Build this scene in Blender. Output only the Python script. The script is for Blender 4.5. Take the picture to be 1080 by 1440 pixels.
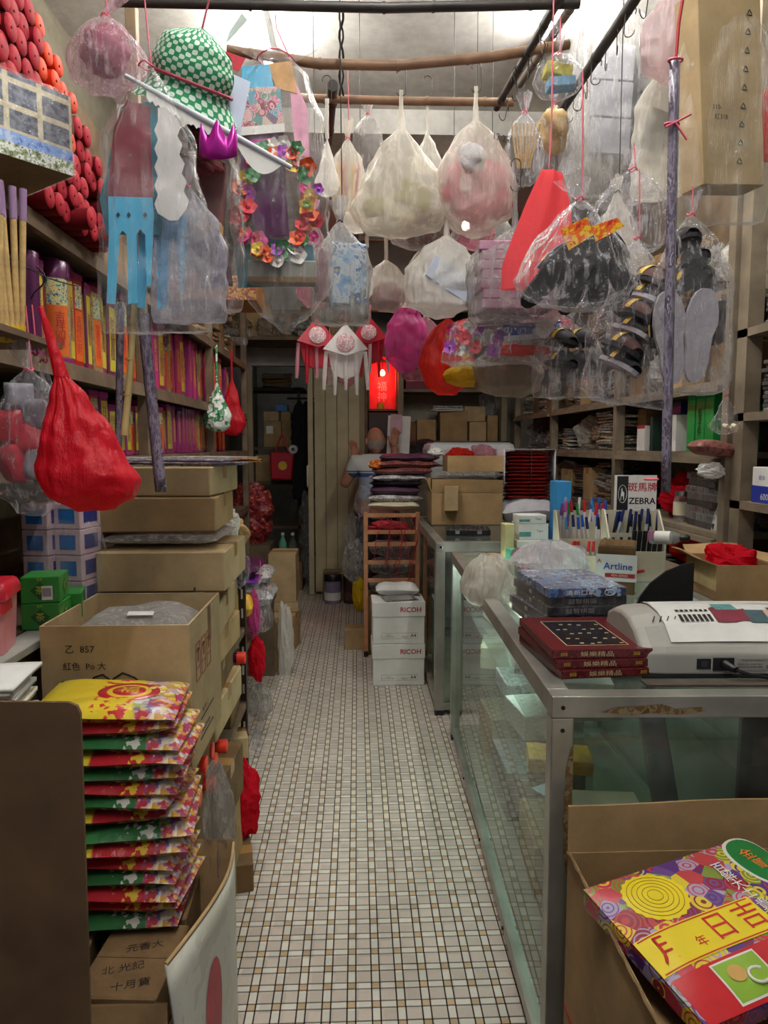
import bpy, bmesh, math, random
from mathutils import Vector, Matrix, Euler, noise
PI = math.pi
rnd = random.Random(7)
for _o in list(bpy.data.objects):
    bpy.data.objects.remove(_o)
SC = bpy.context.scene
COL = SC.collection
V = Vector

# ---------------------------------------------------------------- camera
F_PX = 1000.0
CAM = V((0.0, 0.0, 1.40))
_th = math.atan(0.094)
_ps = math.atan(0.038 * math.cos(_th))
FW = V((math.sin(_ps) * math.cos(_th), math.cos(_ps) * math.cos(_th), -math.sin(_th)))
RT = V((math.cos(_ps), -math.sin(_ps), 0))
UP = RT.cross(FW)
cam_d = bpy.data.cameras.new('camera')
cam_d.sensor_fit = 'VERTICAL'
cam_d.sensor_height = 36.0
cam_d.lens = F_PX / 1440.0 * 36.0
cam_d.clip_start = 0.02
cam = bpy.data.objects.new('camera', cam_d)
COL.objects.link(cam)
_R = Matrix((RT, UP, -FW)).transposed()
cam.matrix_world = Matrix.Translation(CAM) @ _R.to_4x4()
SC.camera = cam

def ray(px, py):
    return FW * F_PX + RT * (px - 540.0) + UP * (720.0 - py)
def at(px, py, Y):
    d = ray(px, py); return CAM + d * (Y / d.y)
def atx(px, py, X):
    d = ray(px, py); return CAM + d * (X / d.x)
def atz(px, py, Z):
    d = ray(px, py); return CAM + d * ((Z - CAM.z) / d.z)

# ---------------------------------------------------------------- world, exposure
W = bpy.data.worlds.new('world'); SC.world = W; W.use_nodes = True
W.node_tree.nodes['Background'].inputs[0].default_value = (0.95, 0.97, 1.0, 1)
W.node_tree.nodes['Background'].inputs[1].default_value = 0.24
SC.view_settings.view_transform = 'Standard'
SC.view_settings.look = 'None'
SC.view_settings.gamma = 1.0
SC.view_settings.use_curve_mapping = False
SC.view_settings.exposure = 0.05
SC.cycles.transparent_max_bounces = 40
SC.cycles.max_bounces = 9
SC.cycles.diffuse_bounces = 4
SC.cycles.glossy_bounces = 3
SC.cycles.transmission_bounces = 6
SC.cycles.use_denoising = True
SC.cycles.caustics_reflective = False
SC.cycles.caustics_refractive = False
SC.cycles.sample_clamp_indirect = 6.0
TUBE_POWER = 165.0

# ---------------------------------------------------------------- materials
MATS = {}
def lin(c):
    if isinstance(c, str):
        c = c.lstrip('#'); c = [int(c[i:i+2], 16) / 255 for i in (0, 2, 4)]
    return tuple(x / 12.92 if x <= 0.04045 else ((x + 0.055) / 1.055) ** 2.4 for x in c) + (1.0,)
class NT:
    def __init__(s, name):
        s.m = bpy.data.materials.new(name); s.m.use_nodes = True
        s.t = s.m.node_tree; s.t.nodes.clear()
        s.out = s.n('ShaderNodeOutputMaterial')
    def n(s, typ, **kw):
        nd = s.t.nodes.new(typ)
        for k, v in kw.items():
            if k.startswith('i_'):
                nd.inputs[int(k[2:])].default_value = v
            else:
                setattr(nd, k, v)
        return nd
    def l(s, a, b):
        s.t.links.new(a, b)
    def coord(s, scale=1.0, kind='Object', rot=(0, 0, 0)):
        tc = s.n('ShaderNodeTexCoord'); mp = s.n('ShaderNodeMapping')
        sc = scale if isinstance(scale, (tuple, list)) else (scale,) * 3
        mp.inputs['Scale'].default_value = sc; mp.inputs['Rotation'].default_value = rot
        s.l(tc.outputs[kind], mp.inputs['Vector']); return mp.outputs['Vector']
    def ramp(s, fac, stops, interp='LINEAR'):
        r = s.n('ShaderNodeValToRGB'); r.color_ramp.interpolation = interp
        el = r.color_ramp.elements
        while len(el) < len(stops): el.new(0.5)
        for e, (p, c) in zip(el, stops):
            e.position = p; e.color = c if len(c) == 4 else lin(c)
        s.l(fac, r.inputs[0]); return r.outputs[0]
    def mix(s, fac, a, b, mode='MIX'):
        m = s.n('ShaderNodeMix', data_type='RGBA', blend_type=mode)
        for sock, val in ((m.inputs[0], fac), (m.inputs[6], a), (m.inputs[7], b)):
            if hasattr(val, 'is_output'): s.l(val, sock)
            else: sock.default_value = val
        return m.outputs[2]
    def bump(s, h, strength=0.3, dist=0.01):
        b = s.n('ShaderNodeBump'); b.inputs['Strength'].default_value = strength
        b.inputs['Distance'].default_value = dist; s.l(h, b.inputs['Height']); return b.outputs[0]
    def noise(s, vec, scale, detail=3, rough=0.6):
        nz = s.n('ShaderNodeTexNoise'); nz.inputs['Scale'].default_value = scale
        nz.inputs['Detail'].default_value = detail; nz.inputs['Roughness'].default_value = rough
        s.l(vec, nz.inputs['Vector']); return nz
def mat(name, col, rough=0.6, metal=0.0, var=0.12, vscale=12.0, bump=0.0, bscale=60.0, emit=None, spec=0.5, coat=0.0, rnd_hue=0.0):
    """plain surface: base colour with a little blotchy wear and relief"""
    if name in MATS: return MATS[name]
    t = NT(name); c = lin(col)
    p = t.n('ShaderNodeBsdfPrincipled')
    p.inputs['Roughness'].default_value = rough; p.inputs['Metallic'].default_value = metal
    p.inputs['Specular IOR Level'].default_value = spec; p.inputs['Coat Weight'].default_value = coat
    vec = t.coord()
    src = None
    if var > 0:
        nz = t.noise(vec, vscale)
        d = tuple(max(0, x * (1 - var * 1.6)) for x in c[:3]) + (1,)
        e = tuple(min(1, x * (1 + var * 0.7)) for x in c[:3]) + (1,)
        src = t.ramp(nz.outputs[0], [(0.3, d), (0.7, e)])
        if rnd_hue:
            oi = t.n('ShaderNodeObjectInfo'); hs = t.n('ShaderNodeHueSaturation')
            mr = t.n('ShaderNodeMapRange'); mr.inputs[3].default_value = 1 - rnd_hue; mr.inputs[4].default_value = 1 + rnd_hue
            t.l(oi.outputs['Random'], mr.inputs[0]); t.l(mr.outputs[0], hs.inputs['Value']); t.l(src, hs.inputs['Color'])
            src = hs.outputs[0]
        t.l(src, p.inputs['Base Color'])
    else:
        p.inputs['Base Color'].default_value = c
    if bump > 0:
        nb = t.noise(vec, bscale, 4)
        t.l(t.bump(nb.outputs[0], bump, 0.004), p.inputs['Normal'])
    if emit:
        p.inputs['Emission Color'].default_value = c; p.inputs['Emission Strength'].default_value = emit
    t.l(p.outputs[0], t.out.inputs[0]); MATS[name] = t.m
    return t.m
def film(name, tint='#ffffff', dens=0.14, gloss=0.5, rough=0.16, crinkle=0.55, cscale=26.0, whiten=0.35):
    """thin plastic film: mostly clear, milky where crinkled with streaks that also paint highlights, sharp highlights"""
    if name in MATS: return MATS[name]
    t = NT(name); c = lin(tint); vec = t.coord()
    n1 = t.noise(vec, cscale, 5, 0.65)
    n2 = t.noise(t.coord((cscale * 1.9, cscale * 1.9, cscale * 0.22)), 1.0, 5, 0.68)
    ad = t.n('ShaderNodeMath', operation='ADD'); t.l(n1.outputs[0], ad.inputs[0]); t.l(n2.outputs[0], ad.inputs[1])
    nrm = t.bump(ad.outputs[0], crinkle, 0.02)
    df = t.n('ShaderNodeBsdfDiffuse'); df.inputs[0].default_value = c
    tl = t.n('ShaderNodeBsdfTranslucent'); tl.inputs[0].default_value = c
    dm = t.n('ShaderNodeMixShader'); dm.inputs[0].default_value = 0.45
    t.l(df.outputs[0], dm.inputs[1]); t.l(tl.outputs[0], dm.inputs[2])
    t.l(nrm, df.inputs['Normal'])
    tr = t.n('ShaderNodeBsdfTransparent')
    tr.inputs[0].default_value = tuple(0.5 + 0.5 * x for x in c[:3]) + (1,)
    mr = t.n('ShaderNodeMapRange'); mr.inputs[1].default_value = 0.5; mr.inputs[2].default_value = 0.64  # narrow ramp: white streaks for opaque folds and painted crisp highlights
    mr.inputs[3].default_value = dens; mr.inputs[4].default_value = min(0.97, dens + whiten)
    t.l(n2.outputs[0], mr.inputs[0])
    fe = t.n('ShaderNodeFresnel'); fe.inputs[0].default_value = 1.45; g0 = t.n('ShaderNodeNewGeometry'); s0 = t.n('ShaderNodeMath', operation='SUBTRACT'); s0.inputs[0].default_value = 1.0; t.l(g0.outputs['Backfacing'], s0.inputs[1])
    e0 = t.n('ShaderNodeMath', operation='MULTIPLY'); t.l(fe.outputs[0], e0.inputs[0]); t.l(s0.outputs[0], e0.inputs[1])
    e1 = t.n('ShaderNodeMath', operation='MULTIPLY_ADD'); e1.inputs[1].default_value = 0.55; e1.use_clamp = True; t.l(e0.outputs[0], e1.inputs[0]); t.l(mr.outputs[0], e1.inputs[2])
    m1 = t.n('ShaderNodeMixShader'); t.l(e1.outputs[0], m1.inputs[0])
    t.l(tr.outputs[0], m1.inputs[1]); t.l(dm.outputs[0], m1.inputs[2])
    gl = t.n('ShaderNodeBsdfGlossy'); gl.inputs['Roughness'].default_value = rough; gl.inputs[0].default_value = (1, 1, 1, 1)
    t.l(nrm, gl.inputs['Normal'])
    fr = t.n('ShaderNodeFresnel'); fr.inputs[0].default_value = 1.45
    mu = t.n('ShaderNodeMath', operation='MULTIPLY_ADD'); mu.inputs[1].default_value = gloss * 0.8; mu.inputs[2].default_value = 0.012 * gloss; mu.use_clamp = True
    t.l(fr.outputs[0], mu.inputs[0])
    ge = t.n('ShaderNodeNewGeometry'); sb = t.n('ShaderNodeMath', operation='SUBTRACT'); sb.inputs[0].default_value = 1.0
    t.l(ge.outputs['Backfacing'], sb.inputs[1])
    mk = t.n('ShaderNodeMath', operation='MULTIPLY'); t.l(mu.outputs[0], mk.inputs[0]); t.l(sb.outputs[0], mk.inputs[1])
    m2 = t.n('ShaderNodeMixShader'); t.l(mk.outputs[0], m2.inputs[0])
    t.l(m1.outputs[0], m2.inputs[1]); t.l(gl.outputs[0], m2.inputs[2])
    t.l(m2.outputs[0], t.out.inputs[0]); MATS[name] = t.m
    return t.m
def glassmat(name, tint='#f3faf7', dens=0.03, rough=0.03):
    if name in MATS: return MATS[name]
    t = NT(name); c = lin(tint)
    tr = t.n('ShaderNodeBsdfTransparent'); tr.inputs[0].default_value = c
    gl = t.n('ShaderNodeBsdfGlossy'); gl.inputs['Roughness'].default_value = rough
    fr = t.n('ShaderNodeFresnel'); fr.inputs[0].default_value = 1.5
    df = t.n('ShaderNodeBsdfDiffuse'); df.inputs[0].default_value = (0.75, 0.8, 0.76, 1)
    nz = t.noise(t.coord(), 7.0, 4)
    mr = t.n('ShaderNodeMapRange'); mr.inputs[1].default_value = 0.4; mr.inputs[2].default_value = 0.75
    mr.inputs[3].default_value = dens * 0.3; mr.inputs[4].default_value = dens * 2.5
    t.l(nz.outputs[0], mr.inputs[0])
    m0 = t.n('ShaderNodeMixShader'); t.l(mr.outputs[0], m0.inputs[0]); t.l(tr.outputs[0], m0.inputs[1]); t.l(df.outputs[0], m0.inputs[2])
    ge = t.n('ShaderNodeNewGeometry'); sb = t.n('ShaderNodeMath', operation='SUBTRACT'); sb.inputs[0].default_value = 1.0; t.l(ge.outputs['Backfacing'], sb.inputs[1])
    mk = t.n('ShaderNodeMath', operation='MULTIPLY'); t.l(fr.outputs[0], mk.inputs[0]); t.l(sb.outputs[0], mk.inputs[1])
    m = t.n('ShaderNodeMixShader'); t.l(mk.outputs[0], m.inputs[0]); t.l(m0.outputs[0], m.inputs[1]); t.l(gl.outputs[0], m.inputs[2])
    t.l(m.outputs[0], t.out.inputs[0]); MATS[name] = t.m
    return t.m
def cardboard(name, col='#a98a63', wear=0.18):
    if name in MATS: return MATS[name]
    t = NT(name); c = lin(col); vec = t.coord()
    p = t.n('ShaderNodeBsdfPrincipled'); p.inputs['Roughness'].default_value = 0.85; p.inputs['Specular IOR Level'].default_value = 0.15
    nz = t.noise(vec, 9, 5)
    d = tuple(x * (1 - wear * 1.5) for x in c[:3]) + (1,); e = tuple(min(1, x * (1 + wear * 0.6)) for x in c[:3]) + (1,)
    src = t.ramp(nz.outputs[0], [(0.3, d), (0.7, e)])
    n2 = t.noise(vec, 130, 2); src = t.mix(0.12, src, n2.outputs[1], 'SOFT_LIGHT')
    oi = t.n('ShaderNodeObjectInfo'); hs = t.n('ShaderNodeHueSaturation'); mr = t.n('ShaderNodeMapRange')
    mr.inputs[3].default_value = 0.86; mr.inputs[4].default_value = 1.12
    t.l(oi.outputs['Random'], mr.inputs[0]); t.l(mr.outputs[0], hs.inputs['Value']); t.l(src, hs.inputs['Color'])
    t.l(hs.outputs[0], p.inputs['Base Color'])
    w = t.n('ShaderNodeTexWave'); w.inputs['Scale'].default_value = 55; w.inputs['Distortion'].default_value = 1.0; w.bands_direction = 'X'
    t.l(vec, w.inputs['Vector'])
    t.l(t.bump(w.outputs[1], 0.05, 0.002), p.inputs['Normal'])
    t.l(p.outputs[0], t.out.inputs[0]); MATS[name] = t.m
    return t.m
def printed(name, cols, scale=30.0, kind='voronoi', rough=0.35, seedpos=None, stretch=(1, 1, 1)):
    """many-coloured print: flat cells of the given colours with rings"""
    if name in MATS: return MATS[name]
    t = NT(name); vec = t.coord(stretch)
    p = t.n('ShaderNodeBsdfPrincipled'); p.inputs['Roughness'].default_value = rough
    if kind == 'voronoi':
        vo = t.n('ShaderNodeTexVoronoi'); vo.inputs['Scale'].default_value = scale; t.l(vec, vo.inputs['Vector'])
        sp = t.n('ShaderNodeSeparateColor'); t.l(vo.outputs['Color'], sp.inputs[0]); fac = sp.outputs[0]
        st = [(i / len(cols), lin(c)) for i, c in enumerate(cols)]
        base = t.ramp(fac, st, 'CONSTANT')
        mth = t.n('ShaderNodeMath', operation='MULTIPLY'); mth.inputs[1].default_value = 0.24
        si = t.n('ShaderNodeMath', operation='SINE'); ml = t.n('ShaderNodeMath', operation='MULTIPLY'); ml.inputs[1].default_value = 26
        t.l(vo.outputs['Distance'], ml.inputs[0]); t.l(ml.outputs[0], si.inputs[0])
        gt = t.n('ShaderNodeMath', operation='GREATER_THAN'); gt.inputs[1].default_value = 0.55; t.l(si.outputs[0], gt.inputs[0])
        sp2 = t.ramp(sp.outputs[1], [(i / len(cols), lin(c)) for i, c in enumerate(reversed(cols))], 'CONSTANT')
        col = t.mix(gt.outputs[0], base, sp2)
    elif kind == 'noise':
        nz = t.noise(vec, scale, 3, 0.7)
        st = [(0.28 + 0.44 * i / len(cols), lin(c)) for i, c in enumerate(cols)]
        col = t.ramp(nz.outputs[0], st, 'CONSTANT')
    elif kind == 'wave':
        w = t.n('ShaderNodeTexWave'); w.inputs['Scale'].default_value = scale; w.bands_direction = 'Z'; w.inputs['Distortion'].default_value = 2.5
        t.l(vec, w.inputs['Vector'])
        col = t.ramp(w.outputs[1], [(i / len(cols), lin(c)) for i, c in enumerate(cols)], 'CONSTANT')
    t.l(col, p.inputs['Base Color']); t.l(p.outputs[0], t.out.inputs[0]); MATS[name] = t.m
    return t.m

# ---------------------------------------------------------------- geometry helpers
class G:
    def __init__(s): s.v = []; s.f = []; s.m = []; s.s = []
    def add(s, vs, fs, mi=0, smooth=False):
        b = len(s.v); s.v += [tuple(v) for v in vs]
        for f in fs: s.f.append([b + i for i in f]); s.m.append(mi); s.s.append(smooth)
        return s
    def box(s, x0, x1, y0, y1, z0, z1, mi=0, M=None):
        vs = [V((x, y, z)) for z in (z0, z1) for y in (y0, y1) for x in (x0, x1)]
        if M is not None: vs = [M @ v for v in vs]
        return s.add(vs, [(0, 2, 3, 1), (4, 5, 7, 6), (0, 1, 5, 4), (2, 6, 7, 3), (0, 4, 6, 2), (1, 3, 7, 5)], mi)
    def cyl(s, a, b, r0, r1=None, n=12, mi=0, caps=True, smooth=True):
        r1 = r0 if r1 is None else r1; a, b = V(a), V(b); d = (b - a).normalized()
        x = d.orthogonal().normalized(); y = d.cross(x)
        vs = [p + (x * math.cos(2 * PI * i / n) + y * math.sin(2 * PI * i / n)) * r for p, r in ((a, r0), (b, r1)) for i in range(n)]
        s.add(vs, [(i, (i + 1) % n, n + (i + 1) % n, n + i) for i in range(n)], mi, smooth)
        if caps:
            s.add(vs[:n][::-1], [tuple(range(n))], mi); s.add(vs[n:], [tuple(range(n))], mi)
        return s
    def tube(s, pts, r, n=6, mi=0, closed=False):
        pts = [V(p) for p in pts]; k = len(pts); rings = []
        ref = None
        for i, p in enumerate(pts):
            d = (pts[(i + 1) % k] - pts[i - 1]) if closed else (pts[min(i + 1, k - 1)] - pts[max(i - 1, 0)])
            d = d.normalized() if d.length > 1e-9 else V((0, 0, 1))
            if ref is None: ref = d.orthogonal().normalized()
            ref = (ref - d * ref.dot(d)); ref = ref.normalized() if ref.length > 1e-6 else d.orthogonal().normalized()
            y = d.cross(ref); rr = r[i] if isinstance(r, (list, tuple)) else r
            rings += [p + (ref * math.cos(2 * PI * j / n) + y * math.sin(2 * PI * j / n)) * rr for j in range(n)]
        fs = []
        for i in range(k if closed else k - 1):
            a, b = i * n, ((i + 1) % k) * n
            fs += [(a + j, a + (j + 1) % n, b + (j + 1) % n, b + j) for j in range(n)]
        s.add(rings, fs, mi, True)
        if not closed: s.add(rings[:n][::-1], [tuple(range(n))], mi); s.add(rings[-n:], [tuple(range(n))], mi)
        return s
    def lathe(s, prof, c=(0, 0, 0), n=20, mi=0):
        c = V(c); vs = []
        for r, z in prof: vs += [c + V((r * math.cos(2 * PI * j / n), r * math.sin(2 * PI * j / n), z)) for j in range(n)]
        fs = [(i * n + j, i * n + (j + 1) % n, (i + 1) * n + (j + 1) % n, (i + 1) * n + j) for i in range(len(prof) - 1) for j in range(n)]
        s.add(vs, fs, mi, True)
        if prof[0][0] > 1e-5: s.add(vs[:n][::-1], [tuple(range(n))], mi)
        if prof[-1][0] > 1e-5: s.add(vs[-n:], [tuple(range(n))], mi)
        return s
    def prism(s, poly, d, mi=0, M=None):
        """polygon in XZ extruded by d along Y"""
        n = len(poly); vs = [V((x, 0, z)) for x, z in poly] + [V((x, d, z)) for x, z in poly]
        if M is not None: vs = [M @ v for v in vs]
        return s.add(vs, [tuple(range(n)), tuple(range(2 * n - 1, n - 1, -1))] + [(i, i + n, (i + 1) % n + n, (i + 1) % n) for i in range(n)], mi)
    def grid(s, fn, nu, nv, mi=0, smooth=True):
        vs = [fn(u / nu, v / nv) for v in range(nv + 1) for u in range(nu + 1)]
        return s.add(vs, [(v * (nu + 1) + u, v * (nu + 1) + u + 1, (v + 1) * (nu + 1) + u + 1, (v + 1) * (nu + 1) + u) for v in range(nv) for u in range(nu)], mi, smooth)
    def mesh(s, name):
        me = bpy.data.meshes.new(name); me.from_pydata([tuple(v) for v in s.v], [], s.f)
        me.polygons.foreach_set('material_index', s.m); me.polygons.foreach_set('use_smooth', s.s); me.update(); return me
    def obj(s, name, mats, parent=None, loc=(0, 0, 0), rot=(0, 0, 0), bev=0, solid=0):
        o = link(name, s.mesh(name), mats, parent, loc, rot)
        if solid: md = o.modifiers.new('thick', 'SOLIDIFY'); md.thickness = solid; md.offset = 0
        if bev: md = o.modifiers.new('edge', 'BEVEL'); md.width = bev; md.segments = 2; md.limit_method = 'ANGLE'
        return o
def link(name, me, mats, parent=None, loc=(0, 0, 0), rot=(0, 0, 0)):
    if me is not None and len(me.materials) == 0:
        for m in (mats if isinstance(mats, (list, tuple)) else [mats]): me.materials.append(m)
    o = bpy.data.objects.new(name, me); COL.objects.link(o)
    o.location = loc; o.rotation_euler = rot
    if parent is not None: o.parent = parent
    return o
def T(o, label, cat, group=None, kind=None):
    o['label'] = label; o['category'] = cat
    if group: o['group'] = group
    if kind: o['kind'] = kind
    return o
def thing(name, label, cat, loc=(0, 0, 0), rot=(0, 0, 0), group=None):
    return T(link(name, None, None, None, loc, rot), label, cat, group)
def struct(o):
    o['kind'] = 'structure'; return o
def copy_tree(root, loc=None, rot=None, label=None, group=None, scale=None):
    r = root.copy(); COL.objects.link(r)
    if loc is not None: r.location = loc
    if rot is not None: r.rotation_euler = rot
    if scale is not None: r.scale = scale
    if label: r['label'] = label
    if group: r['group'] = group
    for c0 in list(root.children):
        c = c0.copy(); COL.objects.link(c); c.parent = r; c.matrix_parent_inverse = c0.matrix_parent_inverse.copy()
        for d0 in list(c0.children):
            d = d0.copy(); COL.objects.link(d); d.parent = c
    return r
BOXC = {}
def boxmesh(sx, sy, sz, bev=0.002, key=''):
    """box centred in x,y with its base at z=0, softened edges, shared between alike boxes"""
    k = (round(sx, 4), round(sy, 4), round(sz, 4), round(bev, 4), key)
    if k not in BOXC:
        bm = bmesh.new(); bmesh.ops.create_cube(bm, size=1)
        bmesh.ops.scale(bm, vec=(sx, sy, sz), verts=bm.verts); bmesh.ops.translate(bm, vec=(0, 0, sz / 2), verts=bm.verts)
        if bev: bmesh.ops.bevel(bm, geom=list(bm.edges), offset=min(bev, min(sx, sy, sz) * 0.4), segments=1, affect='EDGES')
        me = bpy.data.meshes.new('box'); bm.to_mesh(me); bm.free(); BOXC[k] = me
    return BOXC[k]
def bx(name, sx, sy, sz, m, parent=None, loc=(0, 0, 0), rot=(0, 0, 0), bev=0.002):
    return link(name, boxmesh(sx, sy, sz, bev, m.name), m, parent, loc, rot)
FONTC = {}
def text(body, size, m, parent, loc, rot=(PI / 2, 0, 0), sx=1.0, name='lettering', ext=0.0003, off=0.0, align='CENTER', vertical=False):
    """flat lettering as a mesh, shared between equal words"""
    k = (body, m.name, off, align, vertical)
    if k not in FONTC:
        cu = bpy.data.curves.new(name, 'FONT'); cu.body = '\n'.join(body) if vertical else body
        cu.align_x = align; cu.align_y = 'CENTER'; cu.extrude = 0.006; cu.offset = off; cu.resolution_u = 2
        if vertical: cu.space_line = 0.82
        tmp = bpy.data.objects.new('tmp', cu); me = bpy.data.meshes.new_from_object(tmp)
        bpy.data.objects.remove(tmp); bpy.data.curves.remove(cu)
        me.materials.clear(); me.materials.append(m); FONTC[k] = me
    o = link(name, FONTC[k], m, parent, loc, rot); o.scale = (size * sx, size, size * .1); return o
def rz(a): return (0, 0, math.radians(a))
def lerp(a, b, t): return a + (b - a) * t
def interp(pts, t):
    for (a, x), (b, y) in zip(pts, pts[1:]):
        if t <= b:
            k = (t - a) / (b - a) if b > a else 0
            k = k * k * (3 - 2 * k)
            return x + (y - x) * k
    return pts[-1][1]
def sub(a, m, name='', **kw): pass
# ---------------------------------------------------------------- common materials
M_card = cardboard('cardboard_brown', '#b0936a')
M_cardd = cardboard('cardboard_dark', '#7d6446', 0.25)
M_cardl = cardboard('cardboard_light', '#bda57e', 0.15)
M_alu = mat('aluminium_worn', '#b4b4ab', 0.42, 0.75, 0.22, 5, 0.15, 90)
M_alud = mat('aluminium_dark', '#787872', 0.5, 0.6, 0.25, 6)
M_wood = mat('old_wood_shelf', '#6d5a45', 0.75, 0, 0.3, 9, 0.2, 60)
M_woodg = mat('grey_painted_wood', '#8f8a7c', 0.7, 0, 0.2, 5, 0.1, 50)
M_black = mat('black_plastic', '#17171a', 0.4, 0, 0.1)
M_white = mat('white_card', '#e4e4e0', 0.6, 0, 0.06)
M_ink = mat('black_ink', '#1d1714', 0.8, 0, 0)
M_redink = mat('red_ink', '#b02630', 0.7, 0, 0)
M_goldink = mat('gold_print', '#e0b52c', 0.5, 0, 0.1)
M_pinkstr = mat('pink_raffia_string', '#e86a80', 0.5, 0, 0.1)
M_wire = mat('dark_wire', '#2b2725', 0.5, 0.6, 0.2)
M_steel = mat('bright_steel', '#c4c6c8', 0.25, 0.9, 0.05)
F_clear = film('clear_film', '#ffffff', 0.02, 1.0, 0.15, 0.6, 26, 0.18)
F_clear2 = film('clear_film_crisp', '#fafaff', 0.04, 1.1, 0.14, 0.9, 38, 0.36)
F_milk = film('milky_film', '#f4f1e8', 0.42, 0.35, 0.3, 0.5, 18, 0.30)
F_white = film('white_bag_film', '#f6f5f0', 0.66, 0.3, 0.35, 0.5, 18, 0.25)
F_grey = film('grey_film', '#d8d6d4', 0.25, 0.45, 0.22, 0.6, 20, 0.3)
F_pink = film('pink_film', '#e2a3b4', 0.25, 0.45, 0.2, 0.6, 24, 0.3)
F_red = film('red_bag_film', '#e02436', 0.90, 0.4, 0.25, 0.5, 20, 0.07)
F_coral = film('coral_bag_film', '#f4666e', 0.92, 0.25, 0.35, 0.3, 12, 0.05)
F_yellow = film('yellow_bag_film', '#d8b62a', 0.85, 0.35, 0.25, 0.5, 24, 0.1)
F_magenta = film('magenta_film', '#e263b0', 0.55, 0.4, 0.25, 0.5, 20, 0.2)
M_glass = glassmat('showcase_glass')

# ---------------------------------------------------------------- the room
def plaster(name, c1, c2, sc=1.6):
    t = NT(name); vec = t.coord()
    p = t.n('ShaderNodeBsdfPrincipled'); p.inputs['Roughness'].default_value = 0.85
    a = t.noise(vec, sc, 6, 0.7); b = t.noise(vec, sc * 9, 4, 0.7)
    c = t.ramp(a.outputs[0], [(0.3, lin(c1)), (0.66, lin(c2))])
    c = t.mix(0.3, c, t.ramp(b.outputs[0], [(0.35, lin(c1)), (0.6, lin(c2))]))
    t.l(c, p.inputs['Base Color']); t.l(t.bump(b.outputs[0], 0.15, 0.01), p.inputs['Normal'])
    t.l(p.outputs[0], t.out.inputs[0]); return t.m
M_ceil = plaster('stained_plaster', '#a5a19a', '#d8d6d0', 1.8)
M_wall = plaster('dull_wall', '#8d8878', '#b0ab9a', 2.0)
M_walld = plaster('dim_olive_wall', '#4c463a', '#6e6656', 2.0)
M_wallw = plaster('white_wall', '#86877f', '#a8a9a2', 2.0)
XL, XR, YB, ZC = -1.28, 1.78, 9.3, 3.22
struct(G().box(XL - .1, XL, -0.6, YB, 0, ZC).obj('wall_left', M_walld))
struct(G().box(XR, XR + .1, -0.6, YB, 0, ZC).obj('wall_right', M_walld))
struct(G().box(XL, XR, YB, YB + .1, 0, ZC).obj('wall_back', M_wall))
struct(G().box(XL - .1, XR + .1, -0.6, YB + .1, ZC, ZC + .1).obj('ceiling', M_ceil))
struct(G().box(XL, XR, 4.05, 4.3, ZC - .13, ZC - .001).obj('beam', M_ceil))

# floor: grout bed with real tiles on it. A module is a square tile, two strips and a small insert
grout = mat('dark_grout', '#241f1a', 0.9, 0, 0.3, 30)
def tilemat(name, col, var):
    t = NT(name); vec = t.coord(kind='Object')
    g = t.n('ShaderNodeNewGeometry')
    p = t.n('ShaderNodeBsdfPrincipled'); p.inputs['Roughness'].default_value = 0.38
    n1 = t.noise(g.outputs['Position'], 3.0, 4); n2 = t.noise(g.outputs['Position'], 90, 3)
    c = lin(col); d = tuple(x * (1 - var) for x in c[:3]) + (1,)
    k = t.ramp(n1.outputs[0], [(0.35, d), (0.62, c)])
    k = t.mix(0.25, k, t.ramp(n2.outputs[0], [(0.3, d), (0.6, c)]))
    wn = t.n('ShaderNodeTexWhiteNoise'); sn = t.n('ShaderNodeVectorMath', operation='SNAP'); sn.inputs[1].default_value = (0.031, 0.031, 1)
    t.l(g.outputs['Position'], sn.inputs[0]); t.l(sn.outputs[0], wn.inputs['Vector'])
    hs = t.n('ShaderNodeHueSaturation'); mr = t.n('ShaderNodeMapRange'); mr.inputs[3].default_value = 0.86; mr.inputs[4].default_value = 1.08
    t.l(wn.outputs['Value'], mr.inputs[0]); t.l(mr.outputs[0], hs.inputs['Value']); t.l(k, hs.inputs['Color'])
    t.l(hs.outputs[0], p.inputs['Base Color']); t.l(p.outputs[0], t.out.inputs[0]); return t.m
M_tsq = tilemat('beige_square_tile', '#c9bcb0', 0.2)
M_tst = tilemat('white_strip_tile', '#d8d3c8', 0.16)
M_tin = tilemat('ochre_insert_tile', '#c8ac88', 0.3)
floor = struct(G().box(XL, XR, -0.6, YB, -0.05, 0.0).obj('floor', grout))
MOD, SQ, GAP, TH = 0.0626, 0.0410, 0.0034, 0.003
SM = MOD - SQ
def tilebox(sx, sy, key, m):
    me = boxmesh(sx - GAP, sy - GAP, TH, 0.0008, key)
    if not me.materials: me.materials.append(m)
    return me
me_sq, me_sa, me_sb, me_in = tilebox(SQ, SQ, 'sq', M_tsq), tilebox(SM, SQ, 'sa', M_tst), tilebox(SQ, SM, 'sb', M_tst), tilebox(SM, SM, 'in', M_tin)
def vis_tile(x, y):
    if y < 1.56: return False
    return -0.50 - 0.02 * y < x < 0.44 + 0.02 * y or (y > 3.0 and -0.9 < x < 0.45)
cnt = {'sq': 0, 'st': 0, 'in': 0}
rest = {'sq': G(), 'st': G(), 'in': G()}
X0 = 0.0 - 14 * MOD - SM / 2
j = 0
y = 1.36
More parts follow.
